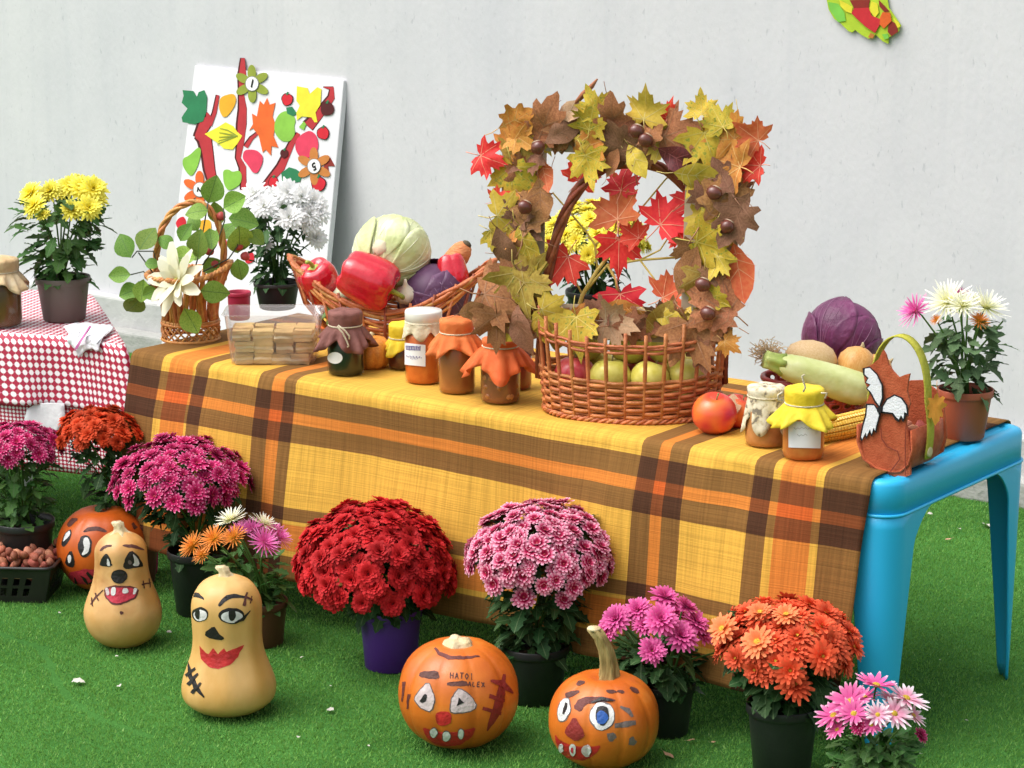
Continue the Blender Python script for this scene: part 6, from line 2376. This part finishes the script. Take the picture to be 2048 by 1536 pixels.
# carrot / root
carm = M('carrot_skin', (.58, .19, .06), (.68, .28, .11), scale=30, rough=.6, bump=.5, bscale=60, stretch=(1, 1, 4))
dk = M('carrot_crown', (.06, .05, .03), (.12, .09, .05), scale=40, rough=.8)
p0, p1 = vpx(880, 560, -.03), vpx(934, 488, -.02)
cr_ = thing('carrot', 'thick orange carrot with a dark cut end leaning against the cabbage', 'carrot', p0)
mb = MB()
mb.tube([p0.lerp(p1, t) for t in (0, .12, .3, .5, .7, .85, .95, 1.)], [.012, .019, .024, .026, .025, .022, .016, .010], 20)
mb.build('root', carm, cr_)
mb = MB()
mb.tube([p1 - (p1 - p0) * .02, p1 + (p1 - p0) * .03, p1 + (p1 - p0) * .06], [.0115, .010, .004], 12)
mb.build('crown', dk, cr_)
# leek and garlic at the basket's foot
lkm = M('leek_white', (.66, .70, .54), (.60, .70, .40), scale=10, rough=.5, stretch=(1, 1, 1), c3=(.2, .34, .12), hi=.6)
lkg = M('leek_green', (.10, .22, .07), (.26, .40, .16), scale=12, rough=.5)
lk = thing('leek', 'white and green leek lying under the red peppers in the vegetable basket', 'leek', vpx(690, 590, .02))
mb = MB()
mb.tube([vpx(x, y, .03) for x, y in ((712, 560), (690, 585), (668, 615))], [.020, .021, .022], 16)
mb.build('shaft', lkm, lk)
for k, (x, y, o_) in enumerate(((640, 640, .04), (655, 650, .05), (676, 652, .06), (648, 610, .03))):
    mb = MB()
    mb.tube([vpx(672, 612, .035 + k * .004), vpx((x + 668) / 2, (y + 612) / 2, o_), vpx(x, y, o_)], [.017, .015, .005], 8, flat=.35)
    mb.build('blade', lkg, lk)
gm_ = M('garlic_skin', (.70, .62, .46), (.78, .72, .60), scale=30, rough=.6, bump=.2, bscale=60, stretch=(1, 1, .3))
gl = thing('garlic', 'garlic bulb between the large red pepper and the purple cabbage', 'garlic', vpx(812, 585, .06))
mb = MB()
mb.lathe([(.3, -.8), (.8, -.6), (1, -.1), (.8, .4), (.35, .7), (.16, 1.1), (.1, 1.5)], 32, fn=lambda th, r, z: (r * (1 + .1 * abs(math.cos(4 * th))), z))
inst('bulb', mb.mesh('bulb', gm_), gl, frame_z(vpx(812, 588, .06), V((.2, -.3, 1)), 0, .024))
# little orange gourd between the jars
Pm = gz(742, 735, TZ)
gr_ = M('gourd_orange', (.60, .20, .03), (.70, .30, .05), scale=12, rough=.4)
root = thing('mini_pumpkin', 'small orange pumpkin between the brown covered jar and the yellow covered jar', 'pumpkin', Pm)
mb = MB()
mb.lathe([(.3, -.7), (.7, -.68), (.95, -.35), (1, 0), (.93, .4), (.65, .7), (.3, .66), (.04, .6)], 60, fn=lambda th, r, z: (r * (1 - .1 * (1 - abs(math.sin(5 * th)) ** .6)), z))
inst('body', mb.mesh('body', gr_), root, basis(Pm + ZV * .032, V((1, 0, 0)), V((0, 1, 0)), ZV, .045))
mb = MB()
mb.tube([Pm + ZV * .056, Pm + ZV * .066, Pm + ZV * .074 + RT * .004], [.007, .0045, .0055], 8)
mb.build('stem', stem_c, root)

# ================================================================ flower basket at the left end
Pf = gz(382, 678, TZ)
sf = scl(Pf)
fb = thing('flower_basket', 'tall golden wicker basket with a twisted handle beside the clear box', 'basket', Pf)
fk = .062


def vase(th, z):
    pr = ((0, .060), (.03, .062), (.045, .058), (.07, .058), (.10, .066), (.125, .078), (.145, .092))
    for (z0, r0), (z1, r1) in zip(pr, pr[1:]):
        if z <= z1:
            r = r0 + (r1 - r0) * (z - z0) / (z1 - z0)
            break
    else:
        r = pr[-1][1]
    o = V((math.cos(th), math.sin(th), 0))
    zz = z + max(0, z - .1) * .55 * max(0, math.cos(th - YAW)) ** 2
    return Pf + o * r + ZV * zz, o


for sg in (-1, 1):                # crossing strips round the foot
    for i in range(22):
        mb = MB()
        pts = []
        for k in range(7):
            t = k / 6
            p, o = vase(2 * pi * i / 22 + sg * t * .55, .004 + .034 * t)
            pts.append(p + o * (.002 * sg * math.cos(t * 6)))
        mb.tube(pts, .0032, 5, flat=.6)
        mb.build('cross_strip', wk_g, fb)
for z in (.003, .039, .044):
    mb = MB()
    mb.tube([vase(2 * pi * k / 60, z)[0] + vase(2 * pi * k / 60, z)[1] * .003 for k in range(60)], .0036, 6, True)
    mb.build('hoop', wk_g, fb)
for i in range(34):
    th = 2 * pi * i / 34
    mb = MB()
    mb.tube([vase(th + .10 * math.sin(z * 30 + i), z)[0] for z in (.04, .06, .08, .1, .12, .135, .146)], .0062, 6, flat=.6)
    mb.build('upright', wk_o if i % 3 == 0 else wk_g, fb)
for j in range(3):
    mb = MB()
    mb.tube([vase(2 * pi * k / 72, .145)[0] + vase(2 * pi * k / 72, .145)[1] * (.004 * math.cos(20 * 2 * pi * k / 72 + j * 2.1)) + ZV * (.004 * math.sin(20 * 2 * pi * k / 72 + j * 2.1)) for k in range(72)], .0042, 6, True)
    mb.build('rim_plait', wk_g, fb)


def fpx2(x, y, off=0.): return gp(x, y, Pf + TOC * off, -TOC)


hp = [(314, 545), (314, 500), (325, 455), (350, 420), (385, 405), (415, 415), (438, 450), (447, 500), (448, 560)]
hw_ = [fpx2(x, y) for x, y in hp]
fine = []
for i in range(len(hw_) - 1):
    p0_, p1_, p2_, p3_ = hw_[max(0, i - 1)], hw_[i], hw_[i + 1], hw_[min(len(hw_) - 1, i + 2)]
    for k in range(8):
        t = k / 8
        fine.append(.5 * ((2 * p1_) + (-p0_ + p2_) * t + (2 * p0_ - 5 * p1_ + 4 * p2_ - p3_) * t * t + (-p0_ + 3 * p1_ - 3 * p2_ + p3_) * t ** 3))
fine.append(hw_[-1])
for j in range(3):
    pts = []
    for k, p in enumerate(fine):
        a = k * .42 + j * 2.09
        tt = (fine[min(len(fine) - 1, k + 1)] - fine[max(0, k - 1)]).normalized()
        n2 = tt.cross(TOC).normalized()
        pts.append(p + (TOC * math.cos(a) + n2 * math.sin(a)) * .0042)
    mb = MB()
    mb.tube(pts, .0042, 6)
    mb.build('handle_rod', wk_g if j else wk_o, fb)
# leafy spray with one large cream flower
gl_l = M('silk_leaf_green', (.14, .28, .035), (.24, .40, .07), scale=20, rough=.55, rand=.3, spec=.3, transl=.15, c3=(.10, .17, .05), hi=.6)
gl_v = M('silk_leaf_vein', (.10, .20, .04), None)
OV = [(0, .01), (.06, .10), (.16, .26), (.3, .38), (.45, .42), (.6, .39), (.75, .30), (.88, .17), (.96, .07), (1, .005)]
SILK = [leaf_outline_mesh('leaf', OV, [gl_l, gl_v], f_, c, .014, i) for i, (c, f_) in enumerate(((.15, .3), (.45, .1), (-.25, .4)))]
sp_ = thing('leaf_spray', 'spray of oval green leaves with a large cream flower in the golden basket', 'flowers', Pf + ZV * .1)
q = random.Random(31)
for i, (x, y, ln, ang, off) in enumerate(((1030, 690, 190, 118, .02), (1100, 630, 185, 62, .03), (1030, 825, 180, 190, .03), (1100, 930, 150, 200, .03), (1110, 1000, 210, 235, .04), (1130, 860, 150, 265, .04), (1240, 940, 130, 205, .06), (1140, 740, 120, 10, .03),
                                        (1330, 680, 200, -10, .05), (1560, 690, 200, 85, .03), (1580, 950, 220, -5, .09), (1450, 1090, 210, -62, .095), (1640, 260, 190, 70, .0), (1640, 320, 180, 178, .02), (1760, 300, 230, 25, .02), (1800, 380, 220, -10, .0), (1880, 440, 240, -85, .03),
                                        (1650, 460, 150, -80, .02), (1870, 700, 190, -80, .01), (1720, 560, 200, 60, -.02), (1600, 800, 160, 30, .0), (1420, 560, 160, 60, .0), (1370, 600, 150, 150, .02), (1820, 600, 160, 20, -.02), (1960, 480, 130, -40, .0), (1560, 480, 150, 120, -.03), (1740, 430, 160, 100, -.03), (1480, 700, 150, 30, .0), (1750, 200, 150, 130, -.03))):
    px, py = cr1((x, y))[0]
    loc = fpx2(px, py, off)
    a = R(ang)
    dr = (RT * math.cos(a) + ZV * math.sin(a) + TOC * q.uniform(-.25, .25)).normalized()
    n_ = (TOC + ZV * q.uniform(0, .8) + RT * q.uniform(-.5, .5)).normalized()
    yx = n_.cross(dr).normalized()
    inst('leaf', SILK[i % 3], sp_, basis(loc, dr, yx, dr.cross(yx), ln * .2539 / sf * q.uniform(.9, 1.2)))
vm = M('spray_stem', (.05, .055, .045), (.09, .10, .07), scale=20, rough=.6)
for path in (((1240, 760), (1210, 640), (1080, 640), (1040, 690)), ((1240, 860), (1140, 720), (1090, 650)), ((1230, 900), (1130, 800), (1030, 825)), ((1250, 930), (1090, 880), (1110, 1000)), ((1500, 900), (1560, 690), (1600, 480), (1640, 250)), ((1560, 800), (1700, 600), (1770, 400), (1760, 300)), ((1600, 800), (1800, 700), (1870, 600), (1880, 440))):
    mb = MB()
    mb.tube([fpx2(*cr1(p)[0], .012) for p in path], .0016, 5)
    mb.build('stem', vm, sp_)
crm = petal_mat('cream_petal', [(0, (.60, .58, .22)), (.25, (.76, .73, .50)), (1, (.82, .80, .66))], .03, .25)
big_f = flower_mesh('large_flower', [(9, 1.0, .40, 20, -8), (8, .86, .36, 34, 6), (6, .5, .24, 55, 35)], [crm, disclime, stalk], 77, .06, .09, .1)
fl_c = fpx2(*cr1((1400, 880))[0], .085)
inst('large_flower', big_f, sp_, frame_z(fl_c, (TOC * .75 + RT * -.62 + ZV * .42), .5, 70 / sf))
for x, y in ((1740, 365), (1650, 640), (1930, 680), (1880, 600), (1700, 740)):
    p = fpx2(*cr1((x, y))[0], .0)
    mb = MB()
    mb.lathe([(.1, -.9), (.75, -.6), (1, 0), (.7, .6), (.2, .95)], 12)
    inst('red_bud', mb.mesh('red_bud', M('bud_red', (.40, .04, .04), (.5, .08, .07), scale=20, rough=.4)), sp_, frame_z(p, V((q.uniform(-.5, .5), 0, 1)), 0, .011))
# red pot standing behind
Pr = gz(478, 640, TZ) - TOC * .01
rpt = thing('red_pot', 'small red plastic pot behind the golden basket', 'pot', Pr)
POTM['red'] = M('red_plastic_pot', (.42, .03, .07), (.5, .05, .09), scale=6, rough=.4)
pot(rpt, Pr, .028, .024, .065, 'red')

# ================================================================ right end of the table
# two red orange fruits
Pt = gz(1428, 866, TZ)
apple('glossy red orange apple between the big basket and the cloth covered jar', Pt + ZV * .037, .042, ap_o, 'apples on the plaid cloth', (.25, -.2, 1))
Pt2 = gz(1474, 856, TZ) - TOC * .01
apple('smaller orange red apple touching the cloth covered jar', Pt2 + ZV * .030, .034, ap_o, 'apples on the plaid cloth', (.5, .1, 1))
dl = inst('dry_leaf', bleaf('ovate', 'beige', 1), None, basis(gp(1468, 812, Pt2 + TOC * .03, -TOC), RT, (ZV * .7 - TOC * .7).normalized(), RT.cross((ZV * .7 - TOC * .7).normalized()), .026))
tag(dl, 'curled dry beige leaf on top of the small orange apple', 'leaf')

# dark red openwork bowl
bw = M('bowl_dark_red', (.24, .02, .02), (.32, .035, .03), scale=8, rough=.35, spec=.5)
Pw = gz(1640, 842, TZ) - TOC * .055
bwl = thing('openwork_bowl', 'dark red openwork bowl holding zucchini and squashes', 'bowl', Pw)
wa, wb, wh = .105, .082, .075


def bowl(th, t):
    k = .74 + .26 * t
    return Pw + RT * wa * k * math.cos(th) + FW0 * wb * k * math.sin(th) + ZV * wh * t


mb = MB()
NB = 20
for i in range(NB):
    for row in range(4):
        t0, t1 = .06 + row * .22, .06 + (row + 1) * .22
        th0 = 2 * pi * (i + (.5 if row % 2 else 0)) / NB
        dth = 2 * pi / NB
        # a cell with an elliptic hole
        ring_o = [(th0, t0), (th0 + dth / 2, t0), (th0 + dth, t0), (th0 + dth, (t0 + t1) / 2), (th0 + dth, t1), (th0 + dth / 2, t1), (th0, t1), (th0, (t0 + t1) / 2)]
        cc = (th0 + dth / 2, (t0 + t1) / 2)
        ring_i = [(cc[0] + (a - cc[0]) * (.62 if abs(a - cc[0]) > 1e-6 and abs(b_ - cc[1]) < 1e-6 else .45 if abs(a - cc[0]) > 1e-6 else 1), cc[1] + (b_ - cc[1]) * (.62 if abs(a - cc[0]) < 1e-6 else .45 if abs(b_ - cc[1]) > 1e-6 else 1)) for a, b_ in ring_o]
        vs = [bowl(*p) for p in ring_o] + [bowl(*p) for p in ring_i]
        mb.add(vs, [(k, (k + 1) % 8, 8 + (k + 1) % 8, 8 + k) for k in range(8)])
o = mb.build('openwork_wall', bw, bwl)
solid(o, .003, 0)
mb = MB()
mb.tube([bowl(2 * pi * k / 60, .97) for k in range(60)], .0055, 8, True)
mb.build('rim', bw, bwl)
mb = MB()
mb.tube([bowl(2 * pi * k / 60, .03) for k in range(60)], .004, 8, True)
mb.add([bowl(2 * pi * k / 60, .04) for k in range(60)], [tuple(range(60))])
mb.build('base', bw, bwl)


def wpx(x, y, off=0.): return gp(x, y, Pw + TOC * off, -TOC)


sw = scl(Pw)
zum = M('zucchini_skin', (.50, .55, .20), (.60, .64, .30), scale=26, rough=.4, bump=.15, bscale=60, spec=.4, c3=(.68, .70, .42), hi=.6)
zus = M('zucchini_stalk', (.26, .36, .06), (.42, .48, .14), scale=20, rough=.5)
a_, e_ = wpx(1558, 728, .075), wpx(1722, 780, .062)
zz_ = thing('zucchini', 'pale green zucchini lying across the dark red bowl', 'zucchini', a_)
ax = (e_ - a_)
L_ = ax.length
m4 = frame_z(a_, ax, .3, 1)
mb = MB()
mb.lathe([(.012, -.006), (.019, .004), (.024, .016), (.027, .04), (.030, .08), (.032, .12), (.032, L_ - .012), (.028, L_ + .006), (.018, L_ + .016), (.004, L_ + .019)], 40, fn=lambda th, r, z: (r * (1 + .02 * math.cos(6 * th)), z))
inst('flesh', mb.mesh('flesh', zum), zz_, m4)
mb = MB()
mb.lathe([(.016, -.030), (.0155, -.018), (.017, -.004), (.021, .008)], 24, fn=lambda th, r, z: (r * (1 + .14 * math.cos(5 * th)), z))
inst('stalk', mb.mesh('stalk', zus), zz_, m4)
sqm = M('squash_tan', (.62, .40, .18), (.70, .50, .28), scale=14, rough=.45, bump=.1, bscale=60)
oni = M('onion_skin', (.60, .28, .07), (.68, .38, .13), scale=12, rough=.35, stretch=(1, 1, .3))
for nm, cat_, lb, x, y, r_, ln_, axs, mt in (('squash', 'squash', 'pale tan squash behind the zucchini', 1622, 716, .034, 1.5, (RT * .95 - ZV * .18), sqm), ('onion', 'onion', 'orange tan onion between the zucchini and the red cabbage', 1712, 732, .037, 1.05, (ZV + RT * .3), oni),
                                            ('onion', 'onion', 'onion partly hidden behind the ears of the felt fox', 1752, 740, .030, 1.05, (ZV * .5 + RT * .8), oni)):
    loc = wpx(x, y, .012)
    rr = thing(nm, lb, cat_, loc)
    mb = MB()
    mb.lathe([(.12, -.98), (.55, -.84), (.86, -.5), (1, -.05), (.95, .38), (.7, .74), (.36, .92), (.1, 1.0)], 32, fn=lambda th, r, z: (r * (1 + .02 * math.cos(5 * th)), z * ln_))
    inst('flesh', mb.mesh('flesh', mt), rr, frame_z(loc, axs, 0, r_))
    mb = MB()
    mb.tube([V((0, 0, .95 * ln_)), V((.05, 0, 1.1 * ln_)), V((.12, 0, 1.22 * ln_))], [.16, .09, .05], 8)
    inst('tip', mb.mesh('tip', stem_c), rr, frame_z(loc, axs, 0, r_))
for i, (x, y) in enumerate(((1600, 785), (1660, 800), (1700, 800))):
    loc = wpx(x, y, -.0) - ZV * .004
    loc = V((loc.x, loc.y, TZ + .042))
    apple('onion in the bottom of the dark red bowl', loc, .036, oni, 'onions in the bowl', (.2 * i - .2, .2, 1), 'onion', 'onion', False)
# corn silk tuft behind
slk = M('corn_silk', (.90, .74, .50), (.95, .82, .62), scale=60, rough=.7, transl=.6)
cs = thing('corn_cob', 'corn cob with a pale silk tuft standing behind the zucchini', 'corn', wpx(1540, 735, -.01))
q = random.Random(12)
mb = MB()
for k in range(160):
    b0 = wpx(1540 + q.uniform(-8, 8), 722 + q.uniform(-6, 6), -.01)
    d = (RT * q.uniform(-1.1, .7) + TOC * q.uniform(-.7, .7) + ZV * q.uniform(.2, 1.2)) * .027
    c = b0 + d + V((q.uniform(-1, 1), q.uniform(-1, 1), q.uniform(-1, 1))) * .008
    mb.tube([b0, b0.lerp(c, .5) + ZV * .006, c, c + V((q.uniform(-1, 1), q.uniform(-1, 1), q.uniform(-.8, .6))) * .014], .0008, 3, cap=False)
tag(mb.build('silk', slk, cs), None, None, None, 'stuff')


def cob(root_, a0, a1, r, nm='kernels'):
    ax_ = a1 - a0
    L2 = ax_.length
    mb = MB()
    nr, nk = 14, int(L2 / .0072)
    base_ = []
    mb.lathe([(r * .5, 0), (r * .82, .008), (r * .86, L2 * .5), (r * .7, L2 - .02), (r * .3, L2)], 28)
    for i in range(nk):
        t = (i + .5) / nk
        rr = r * (1 - .25 * max(0, t - .6) / .4) * (.9 if t < .04 else 1) * (.93)
        for j in range(nr):
            a = 2 * pi * (j + (.0 if 1 else 0)) / nr
            c = V((math.cos(a) * rr, math.sin(a) * rr, t * L2))
            mb.box(c, V((math.cos(a), math.sin(a), 0)) * r * .13, V((-math.sin(a), math.cos(a), 0)) * rr * .20, V((0, 0, .0033)))
    o_ = inst(nm, mb.mesh(nm, M('corn_kernel', (.68, .40, .04), (.76, .50, .08), scale=60, rough=.3, spec=.5), False), root_, frame_z(a0, ax_, 0, 1))
    bevel(o_, .0012, 1, 30)
    tag(o_, None, None, None, 'stuff')


huskm = M('corn_husk', (.52, .22, .10), (.6, .36, .18), scale=20, rough=.7)
cob(cs, wpx(1600, 742, -.02), wpx(1546, 724, -.012), .020)
P1, P2 = gz(1640, 890, TZ) + ZV * .021 - TOC * .012, gz(1748, 868, TZ) + ZV * .022 - TOC * .022
c2_ = thing('corn_cob', 'yellow corn cob lying beside the felt fox bag', 'corn', P1)
cob(c2_, P2, P1 - (P2 - P1) * .1, .0225)

# ---- felt fox bag
felt = M('felt_rust', (.36, .075, .030), (.44, .105, .045), scale=90, rough=.95, bump=.3, bscale=300, spec=.1, sheen=.1)
felt_d = M('felt_seam', (.20, .035, .018), None, rough=.95)
felt_w = M('felt_white', (.66, .67, .72), (.74, .75, .79), scale=120, rough=.95, bump=.3, bscale=300, spec=.1)
felt_k = M('felt_black', (.012, .011, .013), None, rough=.95)
felt_g = M('felt_olive', (.38, .36, .05), (.46, .44, .07), scale=120, rough=.95, bump=.3, bscale=300, spec=.1)
felt_o = M('felt_orange', (.86, .33, .05), (.9, .40, .08), scale=120, rough=.95, bump=.3, bscale=300, spec=.1)
K0 = gz(1822, 951, TZ)
fu = (RT * .60 + FW0 * .80).normalized()      # panel to panel
fw = (RT * .80 - FW0 * .60).normalized()      # across, towards the button side
fox = thing('fox_bag', 'rust felt bag shaped like a fox with a green strap, at the table corner', 'bag', K0)
FXN = -fu


def XP(q_): return J6(q_)


def fcut(nm, q_, mat, off, th=.003):
    return cutout(nm, XP(q_), K0, FXN, mat, fox, th, off, 14)


fcut('fox_panel', [(1450, 268), (1475, 310), (1500, 400), (1540, 460), (1590, 512), (1640, 490), (1688, 478), (1672, 560), (1665, 640), (1690, 740), (1665, 850), (1655, 920), (1690, 1100), (1694, 1380), (1640, 1402), (1560, 1396), (1440, 1350), (1340, 1310),
                  (1292, 1220), (1268, 1120), (1275, 980), (1310, 830), (1300, 740), (1340, 650), (1290, 560), (1268, 430), (1340, 405), (1410, 350)], felt, 0., .005)
fcut('cheek_outline', [(1268, 430), (1330, 415), (1400, 480), (1450, 580), (1455, 700), (1425, 790), (1380, 740), (1340, 660), (1300, 605), (1335, 580), (1290, 560), (1310, 520), (1275, 490)], felt_k, .0052, .001)
fcut('cheek', [(1290, 434), (1330, 428), (1392, 490), (1436, 585), (1440, 690), (1418, 762), (1385, 720), (1350, 650), (1312, 608), (1342, 575), (1302, 556), (1322, 516), (1288, 484)], felt_w, .0064, .0015)
fcut('cheek_outline', [(1434, 830), (1440, 770), (1480, 700), (1550, 662), (1620, 690), (1668, 760), (1678, 860), (1660, 840), (1645, 880), (1630, 912), (1605, 870), (1590, 910), (1560, 890), (1530, 840), (1490, 836)], felt_k, .0052, .001)
fcut('cheek', [(1448, 815), (1454, 772), (1490, 712), (1552, 676), (1610, 702), (1654, 766), (1662, 830), (1640, 820), (1632, 880), (1610, 846), (1592, 886), (1566, 862), (1540, 826), (1492, 820)], felt_w, .0064, .0015)
fcut('chest_outline', [(1300, 745), (1370, 748), (1412, 800), (1430, 840), (1400, 950), (1390, 1010), (1370, 980), (1350, 1040), (1330, 1000), (1300, 1060), (1290, 1030), (1262, 1080), (1245, 1060), (1262, 950), (1290, 840)], felt_k, .0052, .001)
fcut('chest', [(1312, 760), (1368, 762), (1402, 810), (1414, 850), (1390, 940), (1380, 985), (1366, 955), (1350, 1015), (1334, 970), (1306, 1035), (1296, 1000), (1266, 1062), (1258, 1040), (1276, 950), (1304, 850)], felt_w, .0064, .0015)
fcut('nose', ell(1418, 800, 22, 28), felt_k, .0082, .003)
fcut('tail_seam', stroke([(1430, 960), (1440, 1060), (1490, 1130), (1580, 1170), (1600, 1240), (1540, 1320), (1500, 1370)], 9), felt_d, .0052, .0008)
fcut('tail_seam', stroke([(1655, 930), (1648, 1120), (1650, 1390)], 9), felt_d, .0052, .0008)
# tray between the panels
sec = [(-.106, .075), (-.105, .045), (-.093, .016), (-.068, .003), (-.038, .0), (-.020, .004), (-.006, .018), (.001, .045), (-.002, .080)]
TL = .116
rows = [[K0 + fw * a + fu * (-.002 + TL * t / 6) + ZV * b_ for a, b_ in sec] for t in range(7)]
mb = MB()
mb.grid(rows)
o = mb.build('tray', felt, fox)
solid(o, .004, 0)
# far end panel
bp_ = [K0 + fu * (TL + .004) + fw * a + ZV * b_ for a, b_ in ((-.080, .002), (-.102, .014), (-.110, .045), (-.108, .085), (-.096, .118), (-.07, .138), (-.045, .142), (-.018, .128), (-.002, .098), (.006, .05), (.0, .018), (-.022, .002))]
mb = MB()
mb.add(bp_, [tuple(range(len(bp_)))])
o = mb.build('end_panel', felt, fox, False)
solid(o, .004, 0)
# strap over the top
arc = []
w0, w1 = .0035, -.1055
for k in range(31):
    t = k / 30
    if t < .22: w_, z_ = w0 + .004 * math.sin(t / .22 * pi), .022 + (.11 - .022) * t / .22
    elif t > .82: w_, z_ = w1 - .003, .12 - (.12 - .05) * (t - .82) / .18
    else:
        a = (t - .22) / .6 * pi
        w_ = (w0 + w1) / 2 + (w0 - w1) / 2 * math.cos(a)
        z_ = .11 + .01 * (t - .22) / .6 + .118 * math.sin(a) ** .8
    arc.append((w_, z_))
rows = [[K0 + fu * (.036 + d) + fw * (a + (.003 if i < 7 else 0)) + ZV * b_ for i, (a, b_) in enumerate(arc)] for d in (0, .011, .022)]
mb = MB()
mb.grid(rows)
o = mb.build('strap', felt_g, fox)
solid(o, .003, 0)
btn = M('wooden_button', (.52, .42, .24), (.6, .5, .32), scale=30, rough=.5)
mb = MB()
mb.lathe([(.0085, 0), (.009, .002), (.008, .0035), (.005, .003), (.001, .003)], 24)
inst('button', mb.mesh('button', btn), o, frame_z(K0 + fu * .047 + fw * .0085 + ZV * .034, fw, 0, 1))
inst('felt_leaf', (lambda me: me)(broad_leaf('felt_leaf', 'oak', [felt_o, felt_o], 5)), o, basis(K0 + fu * .047 + fw * .018 + ZV * .118, *(lambda n, x: (x, n.cross(x), n))((fw + TOC * .9).normalized(), ((fw + TOC * .9).cross(ZV)).normalized()), .032))
q = random.Random(3)
for k in range(9):
    loc = K0 + fu * (.02 + .028 * (k % 3) + q.uniform(0, .012)) + fw * (-.027 - .028 * (k // 3)) + ZV * (.064 + q.uniform(0, .01))
    o = inst('nut', nme[k % 4], None, frame_z(loc, V((q.uniform(-1, 1), q.uniform(-1, 1), .5)), 0, .013))
    tag(o, 'brown nut inside the felt fox bag', 'nut', 'nuts in the fox bag')
for k in range(9):
    loc = K0 + fu * (.02 + .028 * (k % 3)) + fw * (-.027 - .028 * (k // 3)) + ZV * (.040)
    o = inst('nut', nme[k % 4], None, frame_z(loc, V((q.uniform(-1, 1), q.uniform(-1, 1), .5)), 0, .015))
    tag(o, 'brown nut inside the felt fox bag', 'nut', 'nuts in the fox bag')

# ================================================================ scraps on the turf
scw = M('petal_scrap', (.44, .43, .38), (.56, .54, .48), scale=40, rough=.8, rand=.1)
scb = M('leaf_scrap', (.45, .28, .12), (.55, .38, .2), scale=40, rough=.8, rand=.2)
SCR = [(485, 1308 * 1.0)]
for i, (x, y, ln, m_, lb) in enumerate(((143, 1363, .030, 'w', 'pale scrap of paper lying at the seam in the turf'), (333, 1263, .013, 'w', 'tiny pale petal on the open turf'), (668, 1420, .018, 'w', 'tiny pale petal on the open turf'), (607, 1313, .010, 'w', 'tiny pale petal on the open turf'),
                                   (230, 1312, .008, 'w', 'tiny pale petal on the open turf'), (117, 1226, .009, 'w', 'tiny pale petal on the open turf'), (595, 1475, .010, 'w', 'tiny pale petal on the open turf'), (1980, 1053, .036, 'w', 'pale leaf lying on the turf behind the turquoise table'), (1855, 1027, .015, 'w', 'tiny pale petal behind the turquoise table'),
                                   (1842, 1037, .012, 'w', 'tiny pale petal behind the turquoise table'), (1897, 1078, .018, 'b', 'small tan leaf behind the turquoise table'), (1995, 1098, .014, 'w', 'tiny pale petal behind the turquoise table'), (1920, 1058, .012, 'w', 'tiny pale petal behind the turquoise table'), (2012, 1322, .010, 'w', 'tiny pale petal on the open turf'),
                                   (1838, 1508, .010, 'w', 'tiny pale petal on the open turf'), (1380, 1480, .014, 'b', 'small brown leaf scrap beside the black pots'), (1335, 1508, .022, 'b', 'thin reddish twig scrap beside the long stemmed pumpkin'), (1425, 1484, .012, 'b', 'small brown leaf scrap beside the black pots'), (240, 1373, .014, 'w', 'tiny pale petal on the open turf'),
                                   (735, 1490, .007, 'w', 'tiny pale petal on the open turf'), (660, 1372, .006, 'w', 'tiny pale petal on the open turf'), (1880, 1320, .006, 'w', 'tiny pale petal on the open turf'), (1930, 1440, .007, 'w', 'tiny pale petal on the open turf'))):
    loc = gz(x, y, .0075)
    me = bleaf('ovate', 'beige', 2) if m_ == 'b' else None
    if me is None:
        if 'scrap' not in _lc:
            _lc['scrap'] = leaf_outline_mesh('scrap', OV, [scw, scw], .3, .2, .05, 4, False)
        me = _lc['scrap']
    a = rnd.uniform(0, 6.28)
    d = V((math.cos(a), math.sin(a), .08)).normalized()
    n_ = V((rnd.uniform(-.3, .3), rnd.uniform(-.3, .3), 1))
    yx = n_.cross(d).normalized()
    o = inst('fallen_petal' if m_ == 'w' else 'leaf_scrap', me, None, basis(loc, d, yx, d.cross(yx), ln * (.85 if m_ == 'w' else .55)))
    tag(o, lb, 'petal' if m_ == 'w' else 'leaf', 'scraps on the turf')
